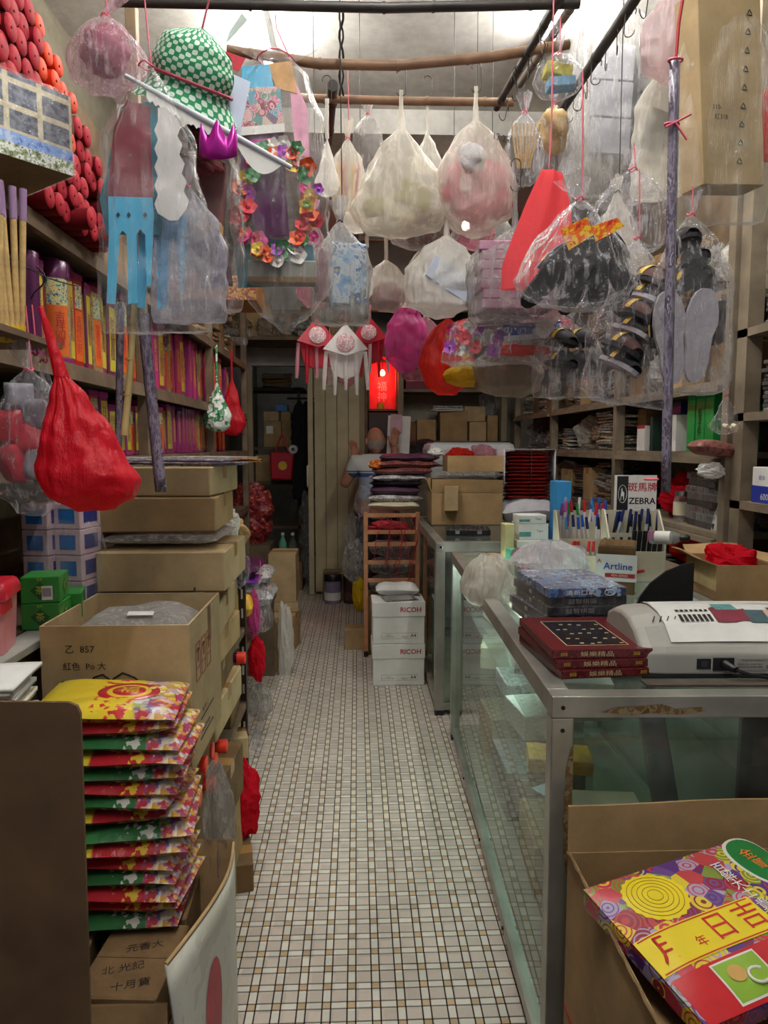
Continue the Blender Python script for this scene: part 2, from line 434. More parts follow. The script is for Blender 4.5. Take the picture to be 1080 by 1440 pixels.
while y < 8.9:
    for i in range(0, 46):
        x = XL + 0.02 + i * MOD
        if x > 1.66: break
        zj = 0.0006 * noise.noise(V((x * 40, y * 40, 0)))
        for key, me, cx, cy, sx, sy in (('sq', me_sq, x + SQ / 2, y + SQ / 2, SQ, SQ), ('st', me_sa, x + SQ + SM / 2, y + SQ / 2, SM, SQ),
                                        ('st', me_sb, x + SQ / 2, y + SQ + SM / 2, SQ, SM), ('in', me_in, x + SQ + SM / 2, y + SQ + SM / 2, SM, SM)):
            if vis_tile(cx, cy) and cnt[key] < 290 and cx < 0.46 and cx > -0.47:
                cnt[key] += 1
                link({'sq': 'tile', 'st': 'strip_tile', 'in': 'insert_tile'}[key], me, None, floor, (cx, cy, zj))
            else:
                a, b = (sx - GAP) / 2, (sy - GAP) / 2
                rest[key].box(cx - a, cx + a, cy - b, cy + b, 0, TH + zj)
    y += MOD
for key, m, nm in (('sq', M_tsq, 'tile_field'), ('st', M_tst, 'strip_tile_field'), ('in', M_tin, 'insert_tile_field')):
    o = rest[key].obj(nm, m, floor); o['kind'] = 'stuff'

# fluorescent battens on the ceiling
M_tube = mat('lit_tube', '#fdfaf3', 0.5, 0, 0, emit=TUBE_POWER)
M_batten = mat('white_batten', '#d2d4d2', 0.5, 0, 0.08)
def batten(x, y0, y1, label, z=ZC, along='Y', lit=True):
    L = y1 - y0
    t = thing('fluorescent_light', label, 'ceiling light', (x, y0, z) if along == 'Y' else (y0, x, z), (0, 0, 0) if along == 'Y' else (0, 0, -PI / 2), 'fluorescent battens on the ceiling')
    G().prism([(-.035, -.001), (.035, -.001), (.022, -.055), (-.022, -.055)], L).obj('batten_housing', M_batten, t)
    G().box(-.02, .02, 0, .03, -.1, -.05).obj('lamp_holder', M_batten, t); G().box(-.02, .02, L - .03, L, -.1, -.05).obj('lamp_holder', M_batten, t)
    G().cyl((0, .03, -.082), (0, L - .03, -.082), .016, n=12).obj('tube', M_tube if lit else mat('unlit_tube', '#c8d0c8', .3), t)
    return t
batten(-.40, 2.3, 3.5, 'lit fluorescent batten above the paper dress bag')
batten(.84, 2.1, 3.3, 'lit fluorescent batten above the grey plastic sheet bag')
batten(.12, .45, 1.65, 'unseen batten light added to brighten the aisle floor near the shop entrance')  # added above the view, centred to light the aisle floor
batten(.12, -.55, .4, 'unseen batten light added at the shop entrance to brighten the aisle')  # second added lamp out of view, more light for the aisle floor
batten(6.2, .02, .85, 'unlit fluorescent batten running crosswise before the folding door', along='X', lit=False)
# ---------------------------------------------------------------- near showcase counter (turned 1.6 degrees)
CO = V((0.388, 1.365, 0)); CA = math.radians(-1.6)
CW, CL, CH = 0.74, 1.93, 0.90
def cpt(u, v, z=CH):           # u across (to the wall), v along the aisle
    return CO + Matrix.Rotation(CA, 3, 'Z') @ V((u, v, z))
def showcase(name, label, loc, rz_, w, l, h, shelf=None, post=0.045):
    t = thing(name, label, 'showcase', loc, (0, 0, rz_))
    p = post
    for x in (0, w - p):
        for y in (0, l - p):
            G().box(x, x + p, y, y + p, 0.03, h - p).obj('post', M_alu, t, bev=.003)
            G().box(x + .002, x + p - .002, y + .002, y + p - .002, 0, .03).obj('foot', M_black, t)
    for nm, b in (('top_rail', (0, w, 0, p, h - p, h)), ('top_rail', (0, w, l - p, l, h - p, h)), ('top_rail', (0, p, p, l - p, h - p, h)), ('top_rail', (w - p, w, p, l - p, h - p, h)),
                  ('base_rail', (p, w - p, .006, p - .006, .03, .065)), ('base_rail', (p, w - p, l - p, l - .006, .03, .065)), ('base_rail', (.006, p - .006, p, l - p, .03, .065)), ('base_rail', (w - p, w - .006, p, l - p, .03, .065))):
        G().box(*b).obj(nm, M_alu, t, bev=.002)
    G().box(p - .004, w - p + .004, p - .004, l - p + .004, h - .012, h - .004).obj('top_glass', M_glass, t)
    G().box(p, w - p, p * .45, p * .45 + .006, .065, h - p).obj('end_glass', M_glass, t)
    G().box(p * .45, p * .45 + .006, p, l - p, .065, h - p).obj('side_glass', M_glass, t)
    G().box(p, w - p, p, l - p, .045, .06).obj('base_board', M_woodg, t)
    G().box(w - p * .55, w - p * .45, p, l - p, .065, h - p).obj('back_panel', M_woodg, t)
    if shelf:
        for z, y0 in shelf: G().box(p, w - p - .01, y0, l - p, z, z + .008).obj('glass_shelf', M_glass, t)
    return t
sc1 = showcase('glass_showcase', 'worn aluminium and glass display counter holding game boxes and a white machine', CO, CA, CW, CL, CH, [(.46, .1), (.68, .3)])
for yy in (.12, .5, .95, 1.4, 1.8):
    G().cyl((-.0012, yy, .05), (.004, yy, .05), .005, n=8).obj('screw', M_wire, sc1)
for (x, z) in ((.022, .877), (.022, .83)):
    G().cyl((x, -.0015, z), (x, .004, z), .0045, n=8).obj('screw', M_wire, sc1)
M_rust = printed('rust_stain', ['#7a6a4c', '#6b4f2a', '#8a7a5c', '#5c4020'], 40, 'noise', 0.85)
def stain(pts, y):      # ragged flat stain with an outline of its own
    g = G(); n = len(pts); cx, cz = sum(p[0] for p in pts) / n, sum(p[1] for p in pts) / n
    g.add([(cx, y, cz)] + [(x, y, z) for x, z in pts], [(0, i + 1, (i + 1) % n + 1) for i in range(n)]).obj('rust_stain', M_rust, sc1)
stain([(.0445, .50), (.0445, .80), (.040, .795), (.034, .77), (.030, .745), (.031, .72), (.027, .70), (.029, .67), (.026, .64), (.031, .60), (.029, .57), (.036, .53)], -.0012)
stain([(.10, .868), (.16, .862), (.20, .866), (.26, .862), (.31, .87), (.30, .878), (.25, .874), (.22, .884), (.17, .88), (.13, .878)], -.0012)
# lamp tube inside the showcase
lt = thing('showcase_lamp', 'slim lit fluorescent tube under the counter top inside the near showcase', 'lamp', cpt(.09, .75, .80), (0, 0, CA))
G().box(-.02, .02, 0, 1.05, .02, .045).obj('housing', M_batten, lt)
G().cyl((0, .02, 0), (0, 1.03, 0), .009, n=10).obj('tube', mat('showcase_tube', '#f0fff8', .5, 0, 0, emit=50.0), lt)

# ---------------------------------------------------------------- far cabinet
FC = V((0.397, 3.56, 0))
sc2 = showcase('glass_showcase', 'far aluminium display cabinet beside the boxed copier paper', FC, 0, 0.82, 1.35, 0.91, [(.5, .1)], .05)
G().cyl((.025, -.004, .885), (.025, .002, .885), .012, n=14).obj('lock', M_steel, sc2)
G().cyl((.025, -.007, .885), (.025, -.003, .885), .006, n=10).obj('key_slot', M_wire, sc2)

# ---------------------------------------------------------------- shelving units
def shelving(name, label, x0, x1, ys, zs, top, mat_=M_wood, face=1, post=.04, base=0):
    t = thing(name, label, 'shelving')
    for y in ys:
        for x in ((x0, x0 + post), (x1 - post, x1)):
            G().box(x[0], x[1], y - post / 2, y + post / 2, base, top).obj('upright', mat_, t, bev=.003)
    for z in zs:
        for a, b in zip(ys, ys[1:]):
            G().box(x0 + .004, x1 - .004, a + post / 2, b - post / 2, z - .022, z).obj('shelf_board', mat_, t)
            xe = x1 if face > 0 else x0
            G().box(xe - .02, xe, a + post / 2, b - post / 2, z - .045, z - .0225).obj('shelf_edge', mat_, t)
    return t
LSX = -0.80       # front of the left shelving
shelf_l = shelving('incense_shelving', 'dark wooden shelving packed with purple incense packs', XL + .005, LSX, [.9, 2.8, 4.05, 5.28], [.955, 1.36, 1.63, 1.985], 3.0)
G().box(XL + .002, XL + .012, .9, 5.28, 0.1, 2.95).obj('back_board', M_wood, shelf_l)
RSX = 1.42        # front of the right shelving
M_woodr = mat('brown_grey_wood', '#7f725f', .7, 0, .25, 7, .15, 60)
shelf_r = shelving('stock_shelving', 'brown wooden shelving behind the counter packed with files and wrapped stock', RSX, XR - .005, [2.72, 3.9, 5.2, 6.4], [.62, 1.05, 1.37, 1.655, 2.0], 2.9, M_woodr, -1, .05)
G().box(XR - .015, XR - .006, 2.72, 6.4, 0.1, 2.85).obj('back_board', M_wood, shelf_r)
# white painted side cabinet at the counter's end, with shallow shelves
cab = thing('white_side_cabinet', 'white painted tall cabinet side with shallow shelves of black card packs', 'cabinet')
G().box(1.62, 1.775, 1.5, 2.69, 0, 3.0).obj('cabinet_side', M_wallw, cab)
for z in (1.83, 1.52, 1.19):
    G().box(1.44, 1.62, 1.9, 2.69, z - .03, z).obj('shelf_board', M_woodr, cab)
G().box(1.44, 1.50, 2.62, 2.69, 0, 3.0).obj('upright', M_woodr, cab)

# ---------------------------------------------------------------- partition at the back: opening, folding door, shrine recess
M_door = mat('beige_folding_door', '#b8ac8a', .55, 0, .15, 4, .05, 40)
M_doord = mat('beige_door_edge', '#8c8064', .6, 0, .2, 4)
PY = 6.6
struct(G().box(-1.27, .02, PY, PY + .08, 2.12, 2.62).obj('wall_partition', mat('grey_lintel', '#9a9692', .7, 0, .15)))
struct(G().box(-1.0, -.955, PY, PY + .08, 0, 2.12).obj('trim_1', M_doord))
struct(G().box(.02, .07, PY, PY + .08, 0, 2.62).obj('trim_2', M_doord))
struct(G().box(-1.27, 1.77, PY + .001, PY + .08, 2.62, ZC).obj('wall_partition_upper', M_ceil))
dr = struct(link('door_1', None, None, None, (-.42, PY - .03, 0)))
nf = 4; w = .42 / nf
G().box(-.03, .02, -.02, .05, .01, 2.12).obj('lead_post', M_door, dr, bev=.006)
for i in range(nf):
    a = 1 if i % 2 else -1
    x0 = .03 + i * w
    g = G(); g.prism([(x0, .03), (x0 + w - .008, .03), (x0 + w - .008, 2.1), (x0, 2.1)], .012)
    o = g.obj('fold_panel', M_door, dr, (0, 0.02, 0), (0, 0, 0), bev=.004)
    o.rotation_euler = (0, 0, a * .0)
    G().box(x0 + w - .008, x0 + w, .028, .034, .03, 2.1).obj('hinge_strip', M_doord, dr)
hd = G().tube([(-.03, -.02, 1.02), (-.03, -.06, 1.03), (-.03, -.06, 1.2), (-.03, -.02, 1.21)], .011).obj('door_handle', mat('cream_handle', '#d8d2bc', .4), dr)
struct(G().box(.07, 1.775, 7.15, 7.22, 0, 2.62).obj('wall_rear_shop', M_wall))
struct(G().box(.0705, .1, PY + .08, 7.15, 0, 2.62).obj('wall_shrine_side', M_wood))

# ---------------------------------------------------------------- hanging poles
M_pole = mat('black_bamboo', '#2e2926', .5, 0, .25, 12)
M_bam = mat('brown_bamboo', '#8a6a50', .5, 0, .25, 14)
def pole(pts, r, m, label, nodes=5, name='hanging_pole'):
    t = thing(name, label, 'pole', pts[0]); pp = [V(p) - V(pts[0]) for p in pts]
    fine = []
    for a, b in zip(pp, pp[1:]):
        fine += [a.lerp(b, k / 4) for k in range(4)]
    fine.append(pp[-1])
    G().tube(fine, r, 10).obj('pole_shaft', m, t)
    for k in range(nodes):
        p = fine[int((k + .5) * (len(fine) - 1) / nodes)]; q = fine[min(len(fine) - 1, int((k + .5) * (len(fine) - 1) / nodes) + 1)]
        d = (q - p).normalized() * .004
        G().cyl(p - d, p + d, r * 1.14, n=10).obj('node_ring', m, t)
    return t
ZP = 2.58
PA = [at(205, 8, 1.95), at(265, 12, 1.95), at(500, 12, 1.95), at(812, 6, 1.95)]
pole([at(160, 2, 1.93), at(540, 11, 1.95), at(815, 5, 1.95)], .0125, M_pole, 'black pole crossing the shop above the green hat')
pole([at(320, 70, 2.22), at(450, 90, 2.22), at(560, 92, 2.22), at(690, 80, 2.22), at(800, 62, 2.22)], .0145, M_bam, 'bowed brown bamboo pole crossing above the white bags')
pole([at(425, 138, 2.55), at(560, 142, 2.55), at(722, 144, 2.55)], .0135, M_bam, 'straight brown bamboo pole crossing behind the bowed one')
pole([at(905, -20, 1.86), at(790, 155, 2.52), at(682, 318, 3.9)], .015, M_pole, 'long black pole running down the shop with wire hooks')
pole([at(792, -10, 1.9), at(742, 75, 2.2), at(698, 152, 2.6)], .012, M_pole, 'short dark pole beside the yellow and blue bag')
pole([at(468, 120, 2.45), at(462, 200, 3.2)], .018, M_pole, 'dark pole stub wired up under the bamboo poles', 2)
pole([at(812, -4, 2.05), at(770, 60, 2.35), at(730, 120, 2.7)], .013, mat('grey_pole', '#6b645c', .5, 0, .2), 'grey pole running beside the short dark pole', 3)

ln = thing('hanging_line', 'thin dark line strung across the shop between the shelving posts', 'line', (-.8, 2.79, 2.02))
G().tube([(0, 0, 0), (1.1, -.03, -.012), (2.22, -.06, 0)], .0022, 5).obj('line_wire', M_wire, ln)
# ---------------------------------------------------------------- builders
SAG = [(0, .06), (.35, .5), (.72, 1.0), (.9, .88), (1, .4)]
BOXY = [(0, .08), (.1, .35), (.3, .85), (.45, .97), (.93, 1.0), (1, .9)]
DROP = [(0, .05), (.4, .5), (.78, 1.0), (.93, .85), (1, .35)]
LONG = [(0, .15), (.06, .55), (.15, .85), (.3, .95), (.9, 1.0), (1, .9)]
ROUND = [(0, .08), (.15, .5), (.4, .88), (.62, 1.0), (.84, .88), (1, .35)]
def plin(pts, t):
    for (a, x), (b, y) in zip(pts, pts[1:]):
        if t <= b: return x + (y - x) * (t - a) / max(1e-6, b - a)
    return pts[-1][1]
def bag_mesh(W_, H, depth, prof, seed, pleat=.16, sq=2.2, skew=(0, 0), n=72, m=34, crump=.06, tilt=0):
    r = random.Random(seed); ks = [(r.randint(5, 22), r.random() * 6.3, r.uniform(.4, 1)) for _ in range(7)]
    off = V((r.random() * 50, r.random() * 50, r.random() * 50)); g = G(); vs = []
    for i in range(m + 1):
        t = i / m; rad = .65 * plin(prof, t) + .35 * interp(prof, t); env = 1.5 * pleat * (1 - t) ** 1.2 + .03
        for j in range(n):
            a = 2 * PI * j / n; ca, sa = math.cos(a), math.sin(a)
            k = (abs(ca) ** sq + abs(sa) ** sq) ** (-1 / sq)
            pl = sum(w * (abs(math.cos(f * a / 2 + p + t * 1.5)) - .6) for f, p, w in ks) / 3.2
            rr = rad * k * (1 + env * pl)
            p = V((ca * rr * W_ / 2, sa * rr * W_ / 2 * depth, -t * H))
            nz = noise.noise_vector(p * (9 / max(.12, W_)) * .35 + off) * crump * W_ + noise.noise_vector(p * 38 + off) * .010 * W_ * 2
            q = p * (5.5 / max(.14, W_)) * .6 + off; rd = (1 - abs(noise.noise(q)) * 3.2) * .022 * W_; p += V((ca, sa, 0)) * max(-.01 * W_, rd) * min(1, t * 3)
            p += nz * min(1, t * 4 + .05)
            p.x += skew[0] * t; p.y += skew[1] * t
            p.z += tilt * p.x * t
            vs.append(p)
    fs = [(i * n + j, (i + 1) * n + j, (i + 1) * n + (j + 1) % n, i * n + (j + 1) % n) for i in range(m) for j in range(n)]
    b = len(vs); vs.append(V((skew[0], skew[1], -H * 1.005)))
    fs += [(m * n + j, b, m * n + (j + 1) % n) for j in range(n)]
    g.add(vs, fs, 0, True); return g
def tuft_mesh(r0, H, seed, flare=3.0, lean=0, n=26, m=7):
    r = random.Random(seed); ks = [(r.randint(3, 8), r.random() * 6.3) for _ in range(4)]; g = G(); vs = []
    for i in range(m + 1):
        t = i / m; rad = r0 * lerp(1, flare, t ** .6)
        for j in range(n):
            a = 2 * PI * j / n
            rr = rad * (1 + .38 * t * sum(math.cos(f * a + p) for f, p in ks) / 2)
            vs.append(V((rr * math.cos(a) + lean * t * H, rr * math.sin(a) * .7, t * H * (1 + .15 * math.cos(2 * a + ks[0][1])))))
    fs = [(i * n + j, i * n + (j + 1) % n, (i + 1) * n + (j + 1) % n, (i + 1) * n + j) for i in range(m) for j in range(n)]
    g.add(vs, fs, 0, True); return g
def hook_pts(h):
    """S-hook from the hung point (0,0,0) up to a pole at height h"""
    r = .014; pts = [(r * math.cos(a), 0, r * math.sin(a)) for a in [PI * 1.0 + k * PI / 6 for k in range(0, 7)]]
    pts += [(r, 0, h * .5)]
    pts += [(r * .0 + r * math.cos(a), 0, h + r * math.sin(a)) for a in [k * PI / 6 for k in range(0, 8)]]
    return pts
def bag(name, label, px, py, pyb, wpx, Y, film_, depth=.75, prof=SAG, style='tie', hang=0, seed=1, pleat=.16, sq=2.2, skew=0, crump=.05,
        tuft=.045, lean=0, cord=None, group=None, cat='bag', tilt=0, rot=0, flare=3.0):
    """a filled plastic bag: body, gathered neck, tie and the cord, handle or hook it hangs by. hang = height of that in metres"""
    P = at(px, py, Y); H = (pyb - py) * Y / 1000; W_ = wpx * Y / 1000
    t = thing(name, label, cat, P, (0, 0, rot), group)
    bag_mesh(W_, H, depth, prof, seed, pleat, sq, (skew * Y / 1000, 0), crump=crump, tilt=tilt).obj('bag_body', film_, t)
    r0 = max(.006, interp(prof, 0) * W_ / 2)
    if style in ('tie', 'tieonly'):
        tuft_mesh(r0 * .9, tuft, seed + 3, flare, lean).obj('bag_neck', film_, t)
        c = cord or M_pinkstr
        G().tube([(r0 * 1.25 * math.cos(a), r0 * 1.25 * math.sin(a), .003 * math.sin(3 * a)) for a in [2 * PI * k / 14 for k in range(14)]], .0018, 5, 0, True).obj('tie', c, t)
        if hang: G().tube([(r0, 0, 0), (r0 * .6, 0, hang * .3), (.002, 0, hang * .7), (0, 0, hang)], .0016, 5).obj('cord', c, t)
    elif style == 'handle':
        hw = r0 * .9
        def hf(u, v):
            a = 2 * PI * u; tw = .5 + .5 * math.cos(PI * min(1, v * 1.3)); rr = lerp(.0055, hw, tw ** 2) * (1 + .25 * math.cos(5 * a + v * 7))
            return V((rr * math.cos(a), rr * .6 * math.sin(a), hang * v))
        G().grid(hf, 16, 8).obj('bag_handle', film_, t)
        hk = G().tube([V(p) * 1.0 + V((0, 0, hang - .004)) for p in hook_pts(.06)], .0014, 5).obj('hook', M_wire, t)
    return t, P, H, W_
def carton(name, label, w, d, h, loc, rot=0, m=None, opened=False, flaps=None, tape=True, group=None, cat='carton', th=.005):
    """closed carton, or an open one of wall panels with flaps {side: angle above horizontal outwards}"""
    m = m or M_card; t = thing(name, label, cat, loc, (0, 0, math.radians(rot)), group)
    if not opened:
        bx('carton_body', w, d, h, m, t, bev=.004)
        for s in (-1, 1): G().box(-w / 2 + .003, w / 2 - .003, s * d * .002 - .0006 * (s > 0) - .0004, s * d * .002 + .0006, h, h + .0006).obj('flap_seam', M_cardd, t)
        if tape: G().box(-w / 2 - .0008, w / 2 + .0008, -.024, .024, h - .04, h + .0012).obj('packing_tape', mat('brown_tape', '#a5814f', .25, 0, .1), t)
    else:
        G().box(-w / 2, w / 2, -d / 2, d / 2, 0, th).obj('carton_base', m, t)
        for nm, b in (('f', (-w / 2, w / 2, -d / 2, -d / 2 + th, th, h)), ('b', (-w / 2, w / 2, d / 2 - th, d / 2, th, h)), ('l', (-w / 2, -w / 2 + th, -d / 2 + th, d / 2 - th, th, h)), ('r', (w / 2 - th, w / 2, -d / 2 + th, d / 2 - th, th, h))):
            G().box(*b).obj('carton_wall', m, t)
        for s, (ang, ln) in (flaps or {}).items():
            a = math.radians(ang); c_, s_ = math.cos(a), math.sin(a)
            base = {'f': ((-w / 2, -d / 2, h), (w / 2, -d / 2, h), (0, -1)), 'b': ((w / 2, d / 2, h), (-w / 2, d / 2, h), (0, 1)),
                    'l': ((-w / 2, d / 2, h), (-w / 2, -d / 2, h), (-1, 0)), 'r': ((w / 2, -d / 2, h), (w / 2, d / 2, h), (1, 0))}[s]
            p, q, o = V(base[0]), V(base[1]), V((base[2][0] * c_, base[2][1] * c_, s_)) * ln
            G().grid(lambda u, v: p.lerp(q, u) + o * v + V((0, 0, .004 * math.sin(u * 5) * v)), 6, 3, smooth=False).obj('carton_flap', m, t, solid=th)
    return t
def sole_poly(L=.24, w=.09):
    pts = []
    for k in range(22):
        a = 2 * PI * k / 22; y = math.sin(a) * L / 2
        ww = w / 2 * (1.0 if y > 0 else .82) * (1 - .16 * math.exp(-((y / L + .08) / .16) ** 2))
        x = math.copysign(abs(math.cos(a)) ** .75, math.cos(a)) * ww
        pts.append((x, y))
    return pts
_sl = {}
def slipper(label, loc, rot, sole, upper, band=None, L=.24, group='wrapped slippers', scale=1):
    """flat indoor slipper: sole lying in XZ plane, closed toe upper, paper band"""
    t = thing('slipper', label, 'slipper', loc, rot, group); t.scale = (scale,) * 3
    k = (sole.name, upper.name, band.name if band else '')
    if k not in _sl:
        a = G().prism(sole_poly(L), .014).mesh('sole')
        def up(u, v):
            an = PI * u; y = lerp(-.02, L / 2 * .98, v); ww = .047 * (1 - .75 * max(0, v - .45) ** 1.6 / .55 ** 1.6 * .8)
            return V((ww * math.cos(an), .014 + .05 * math.sin(an) * (1 - .7 * v * v), y))
        b = G().grid(up, 12, 8).mesh('upper')
        c = G().grid(lambda u, v: V((.0485 * math.cos(PI * u), .0145 + .052 * math.sin(PI * u) * .97, lerp(.01, .04, v))), 12, 2).mesh('paper_band')
        i = G().prism([(x * .9, y * .93) for x, y in sole_poly(L)], .004).mesh('insole')
        for me, mm in ((a, sole), (b, upper), (c, band or upper), (i, upper)): me.materials.append(mm)
        _sl[k] = (a, b, c, i)
    a, b, c, i = _sl[k]
    link('sole', a, None, t); link('insole', i, None, t, (0, .013, 0)); o = link('upper', b, None, t)
    if band: link('paper_band', c, None, t)
    return t
def sheets(name, label, n, w, d, th, loc, rot, mats, cat='stack', seed=0, jitter=.01, part='sheet', group=None):
    """a pile made of separate flat pieces"""
    r = random.Random(seed); t = thing(name, label, cat, loc, (0, 0, math.radians(rot)), group)
    for k in range(n):
        ww, dd = w * r.uniform(.92, 1.04), d * r.uniform(.92, 1.04)
        def fn(u, v, k=k, ph=r.random() * 6, am=r.uniform(.2, 1)):
            return V(((u - .5) * ww, (v - .5) * dd, th * (k + .5) + am * th * .35 * math.sin(u * 5 + ph) + am * th * .3 * math.cos(v * 4 + ph)))
        o = G().grid(fn, 6, 6).obj(part, mats[r.randrange(len(mats))], t, (r.uniform(-1, 1) * jitter, r.uniform(-1, 1) * jitter, 0), (0, 0, r.uniform(-.06, .06)), solid=th * .8)
    return t
def pillow(w, d, h, seed=0, n=14, puff=.8):
    r = random.Random(seed); off = V((r.random() * 9, r.random() * 9, 0)); g = G()
    for s in (1, -1):
        def fn(u, v, s=s):
            e = (1 - abs(2 * u - 1) ** 4) * (1 - abs(2 * v - 1) ** 4)
            x, y = (u - .5) * w, (v - .5) * d
            nz = noise.noise(V((x * 22, y * 22, s)) + off)
            return V((x, y, h / 2 + s * h / 2 * (e ** .5) * (1 + .25 * nz * puff) + .12 * h * noise.noise(V((x * 9, y * 9, 5)) + off)))
        g.grid(fn if s > 0 else (lambda u, v: fn(1 - u, v, -1)), n, n)
    return g
# ================================================================ LEFT SIDE
# ---- incense packs standing in rows on the wall shelves
M_pur = mat('purple_pack', '#6d2458', .35, 0, .15, 20, rnd_hue=.25)
M_mag = mat('magenta_pack', '#96286e', .35, 0, .12, 20, rnd_hue=.25)
M_redp = mat('red_pack', '#b02a28', .35, 0, .12, 20, rnd_hue=.2)
M_org = mat('orange_label', '#dd6a26', .4, 0, .1)
M_lime = mat('lime_label', '#c5b93a', .4, 0, .1)
M_stick = mat('incense_stick_ends', '#9c8052', .8, 0, .3, 80)
M_scene = printed('mountain_print', ['#2f5e44', '#86b0a0', '#d8c27a', '#5a7f94', '#31463a'], 60, 'noise', .4)
CJ = '富貴吉祥招財進寶檀香沉香壽福平安如意'
def incense(kind, w, d, h, lab, grp):
    t = thing('incense_pack', lab, 'incense pack', group=grp)
    body = {'p': M_pur, 'm': M_mag, 'r': M_redp, 's': M_stick}[kind]
    bx('pack_body', d, w, h, body, t, bev=.004)
    bx('pack_top', d + .003, w + .003, .018, M_mag if kind != 'm' else M_pur, t, (0, 0, h - .018), bev=.002)
    bx('pack_foot', d + .002, w + .002, .012, M_mag, t, bev=.002)
    lm = {'p': M_lime, 'm': M_mag, 'r': M_org, 's': M_org}[kind]
    im = {'p': M_pur, 'm': M_goldink, 'r': M_redink, 's': M_redink}[kind]
    n = 4; s = rnd.randrange(0, len(CJ) - n); cs = CJ[s:s + n]
    z0, z1 = h * .1, (h * .62 if kind in 'rs' else h * .86)
    lp2 = []
    for nm, x0, x1, y0, y1 in (('label_panel', d / 2, d / 2 + .0008, -w * .36, w * .36), ('label_panel', -d * .36, d * .36, -w / 2 - .0008, -w / 2)):
        o = G().box(x0, x1, y0, y1, z0, z1).obj(nm, lm, t); lp2.append(o)
    if kind in 'rs':
        G().box(d / 2, d / 2 + .0008, -w * .36, w * .36, h * .64, h * .88).obj('picture_panel', M_scene, t)
        G().box(-d * .36, d * .36, -w / 2 - .0008, -w / 2, h * .64, h * .88).obj('picture_panel', M_scene, t)
    sz = min(w * .6, (z1 - z0) / n * .92)
    text(cs, sz, im, lp2[0], (d / 2 + .0014, 0, (z0 + z1) / 2), (PI / 2, 0, PI / 2), vertical=True)
    text(cs, min(sz, d * .62), im, lp2[1], (0, -w / 2 - .0014, (z0 + z1) / 2), (PI / 2, 0, 0), vertical=True)
    return t
def row(z, y0, y1, hs, grp, where, seed, xf=LSX - .03):
    r = random.Random(seed); y = y0; protos = {}
    names = {'p': 'purple incense pack with lime label ', 'm': 'magenta incense pack with gold characters ', 'r': 'red incense pack with orange label and picture ', 's': 'bare incense stick bundle with orange label '}
    while y < y1:
        f = (y - y0) / (y1 - y0)
        k = r.choice('pppr') if f < .14 else r.choice('prrs') if f < .35 else (r.choice('mmmps') if f < .8 else r.choice('rms'))
        w = r.choice((.05, .06, .07))
        key = (k, w)
        if key not in protos:
            p = protos[key] = incense(k, w, r.choice((.055, .07)), hs, names[k] + where, grp)
        else: p = copy_tree(protos[key])
        s = r.uniform(.9, 1.12) * (1.12 if .35 < f < .8 else 1.0)
        s = min(s, 1.13)
        p.location = (xf - .05 - r.uniform(0, .02), y + w / 2, z); p.scale = (1, 1, s); p.rotation_euler = (0, r.uniform(-.03, .01), r.uniform(-.12, .12))
        y += w + r.uniform(.008, .02)
row(1.631, 1.98, 4.9, .28, 'incense packs on the upper shelf', 'on the upper shelf', 3)
row(1.361, 2.15, 4.6, .20, 'incense packs on the lower shelf', 'on the lower shelf', 9)
# deeper second row seen between and above the first
# tall tins at the near end
M_pt = mat('purple_tin', '#5a1f50', .25, .1, .12, 8)
for i, (px, h, r_) in enumerate(((48, .27, .03), (84, .285, .042))):
    P = atx(px, 500, LSX - .05)
    t = thing('incense_tin', ['slim dark purple incense tube at the end of the upper shelf', 'wide purple capped incense tin with orange picture label on the upper shelf'][i], 'incense tin', (LSX - .06, P.y, 1.631))
    G().lathe([(r_, 0), (r_, h - .04)], n=24).obj('tin_body', M_stick if i else M_pt, t)
    G().lathe([(r_ * 1.05, h - .05), (r_ * 1.05, h - .004), (r_ * .98, h)], n=24).obj('tin_cap', M_pt, t)
    G().lathe([(r_ * 1.05, 0), (r_ * 1.05, .015)], n=24).obj('tin_base', M_mag, t)
    if i:
        for nm, z0, z1, mm in (('label_panel', .02, .16, M_org), ('picture_panel', .16, .235, M_scene)):
            G().grid(lambda u, v: V((r_ * 1.012 * math.cos(lerp(-1.65, -.25, u)), r_ * 1.012 * math.sin(lerp(-1.65, -.25, u)), lerp(z0, z1, v))), 12, 1).obj(nm, mm, t)
        text('吉祥如意', .03, M_redink, t, (r_ * 1.03 * math.cos(-.85), r_ * 1.03 * math.sin(-.85), .09), (PI / 2, 0, PI / 2 - .85), vertical=True)
# loose incense sticks with purple tips, tied, standing at the near end
M_pale = mat('pale_bamboo_stick', '#c9a76c', .7, 0, .2, 60)
M_yel = mat('yellow_foot_wrap', '#d8b428', .4, 0, .1)
for i in range(5):
    px = 1 + i * 7.5; P = atx(px, 458, -.66)
    t = thing('incense_stick_bundle', 'pale incense stick bundle with violet tip and yellow foot', 'incense bundle', P, group='pale incense bundles by the wire hooks')
    G().cyl((0, 0, 0), (0, 0, .2), .0065, n=8).obj('stick_shaft', M_pale, t)
    G().cyl((0, 0, .2), (0, 0, .26), .0075, n=8).obj('violet_tip', mat('violet_tip', '#9a7aa0', .5), t)
    G().cyl((0, 0, -.03), (0, 0, .0), .0078, n=8).obj('foot_wrap', M_yel, t)
    t.rotation_euler = (0, rnd.uniform(-.06, .06), 0)
# ledge the bundles stand on
T(G().box(XL + .02, -.62, .95, 1.55, 1.60, 1.612).obj('plank_ledge', M_wood), 'short dark plank ledge carrying the pale incense bundles', 'ledge')
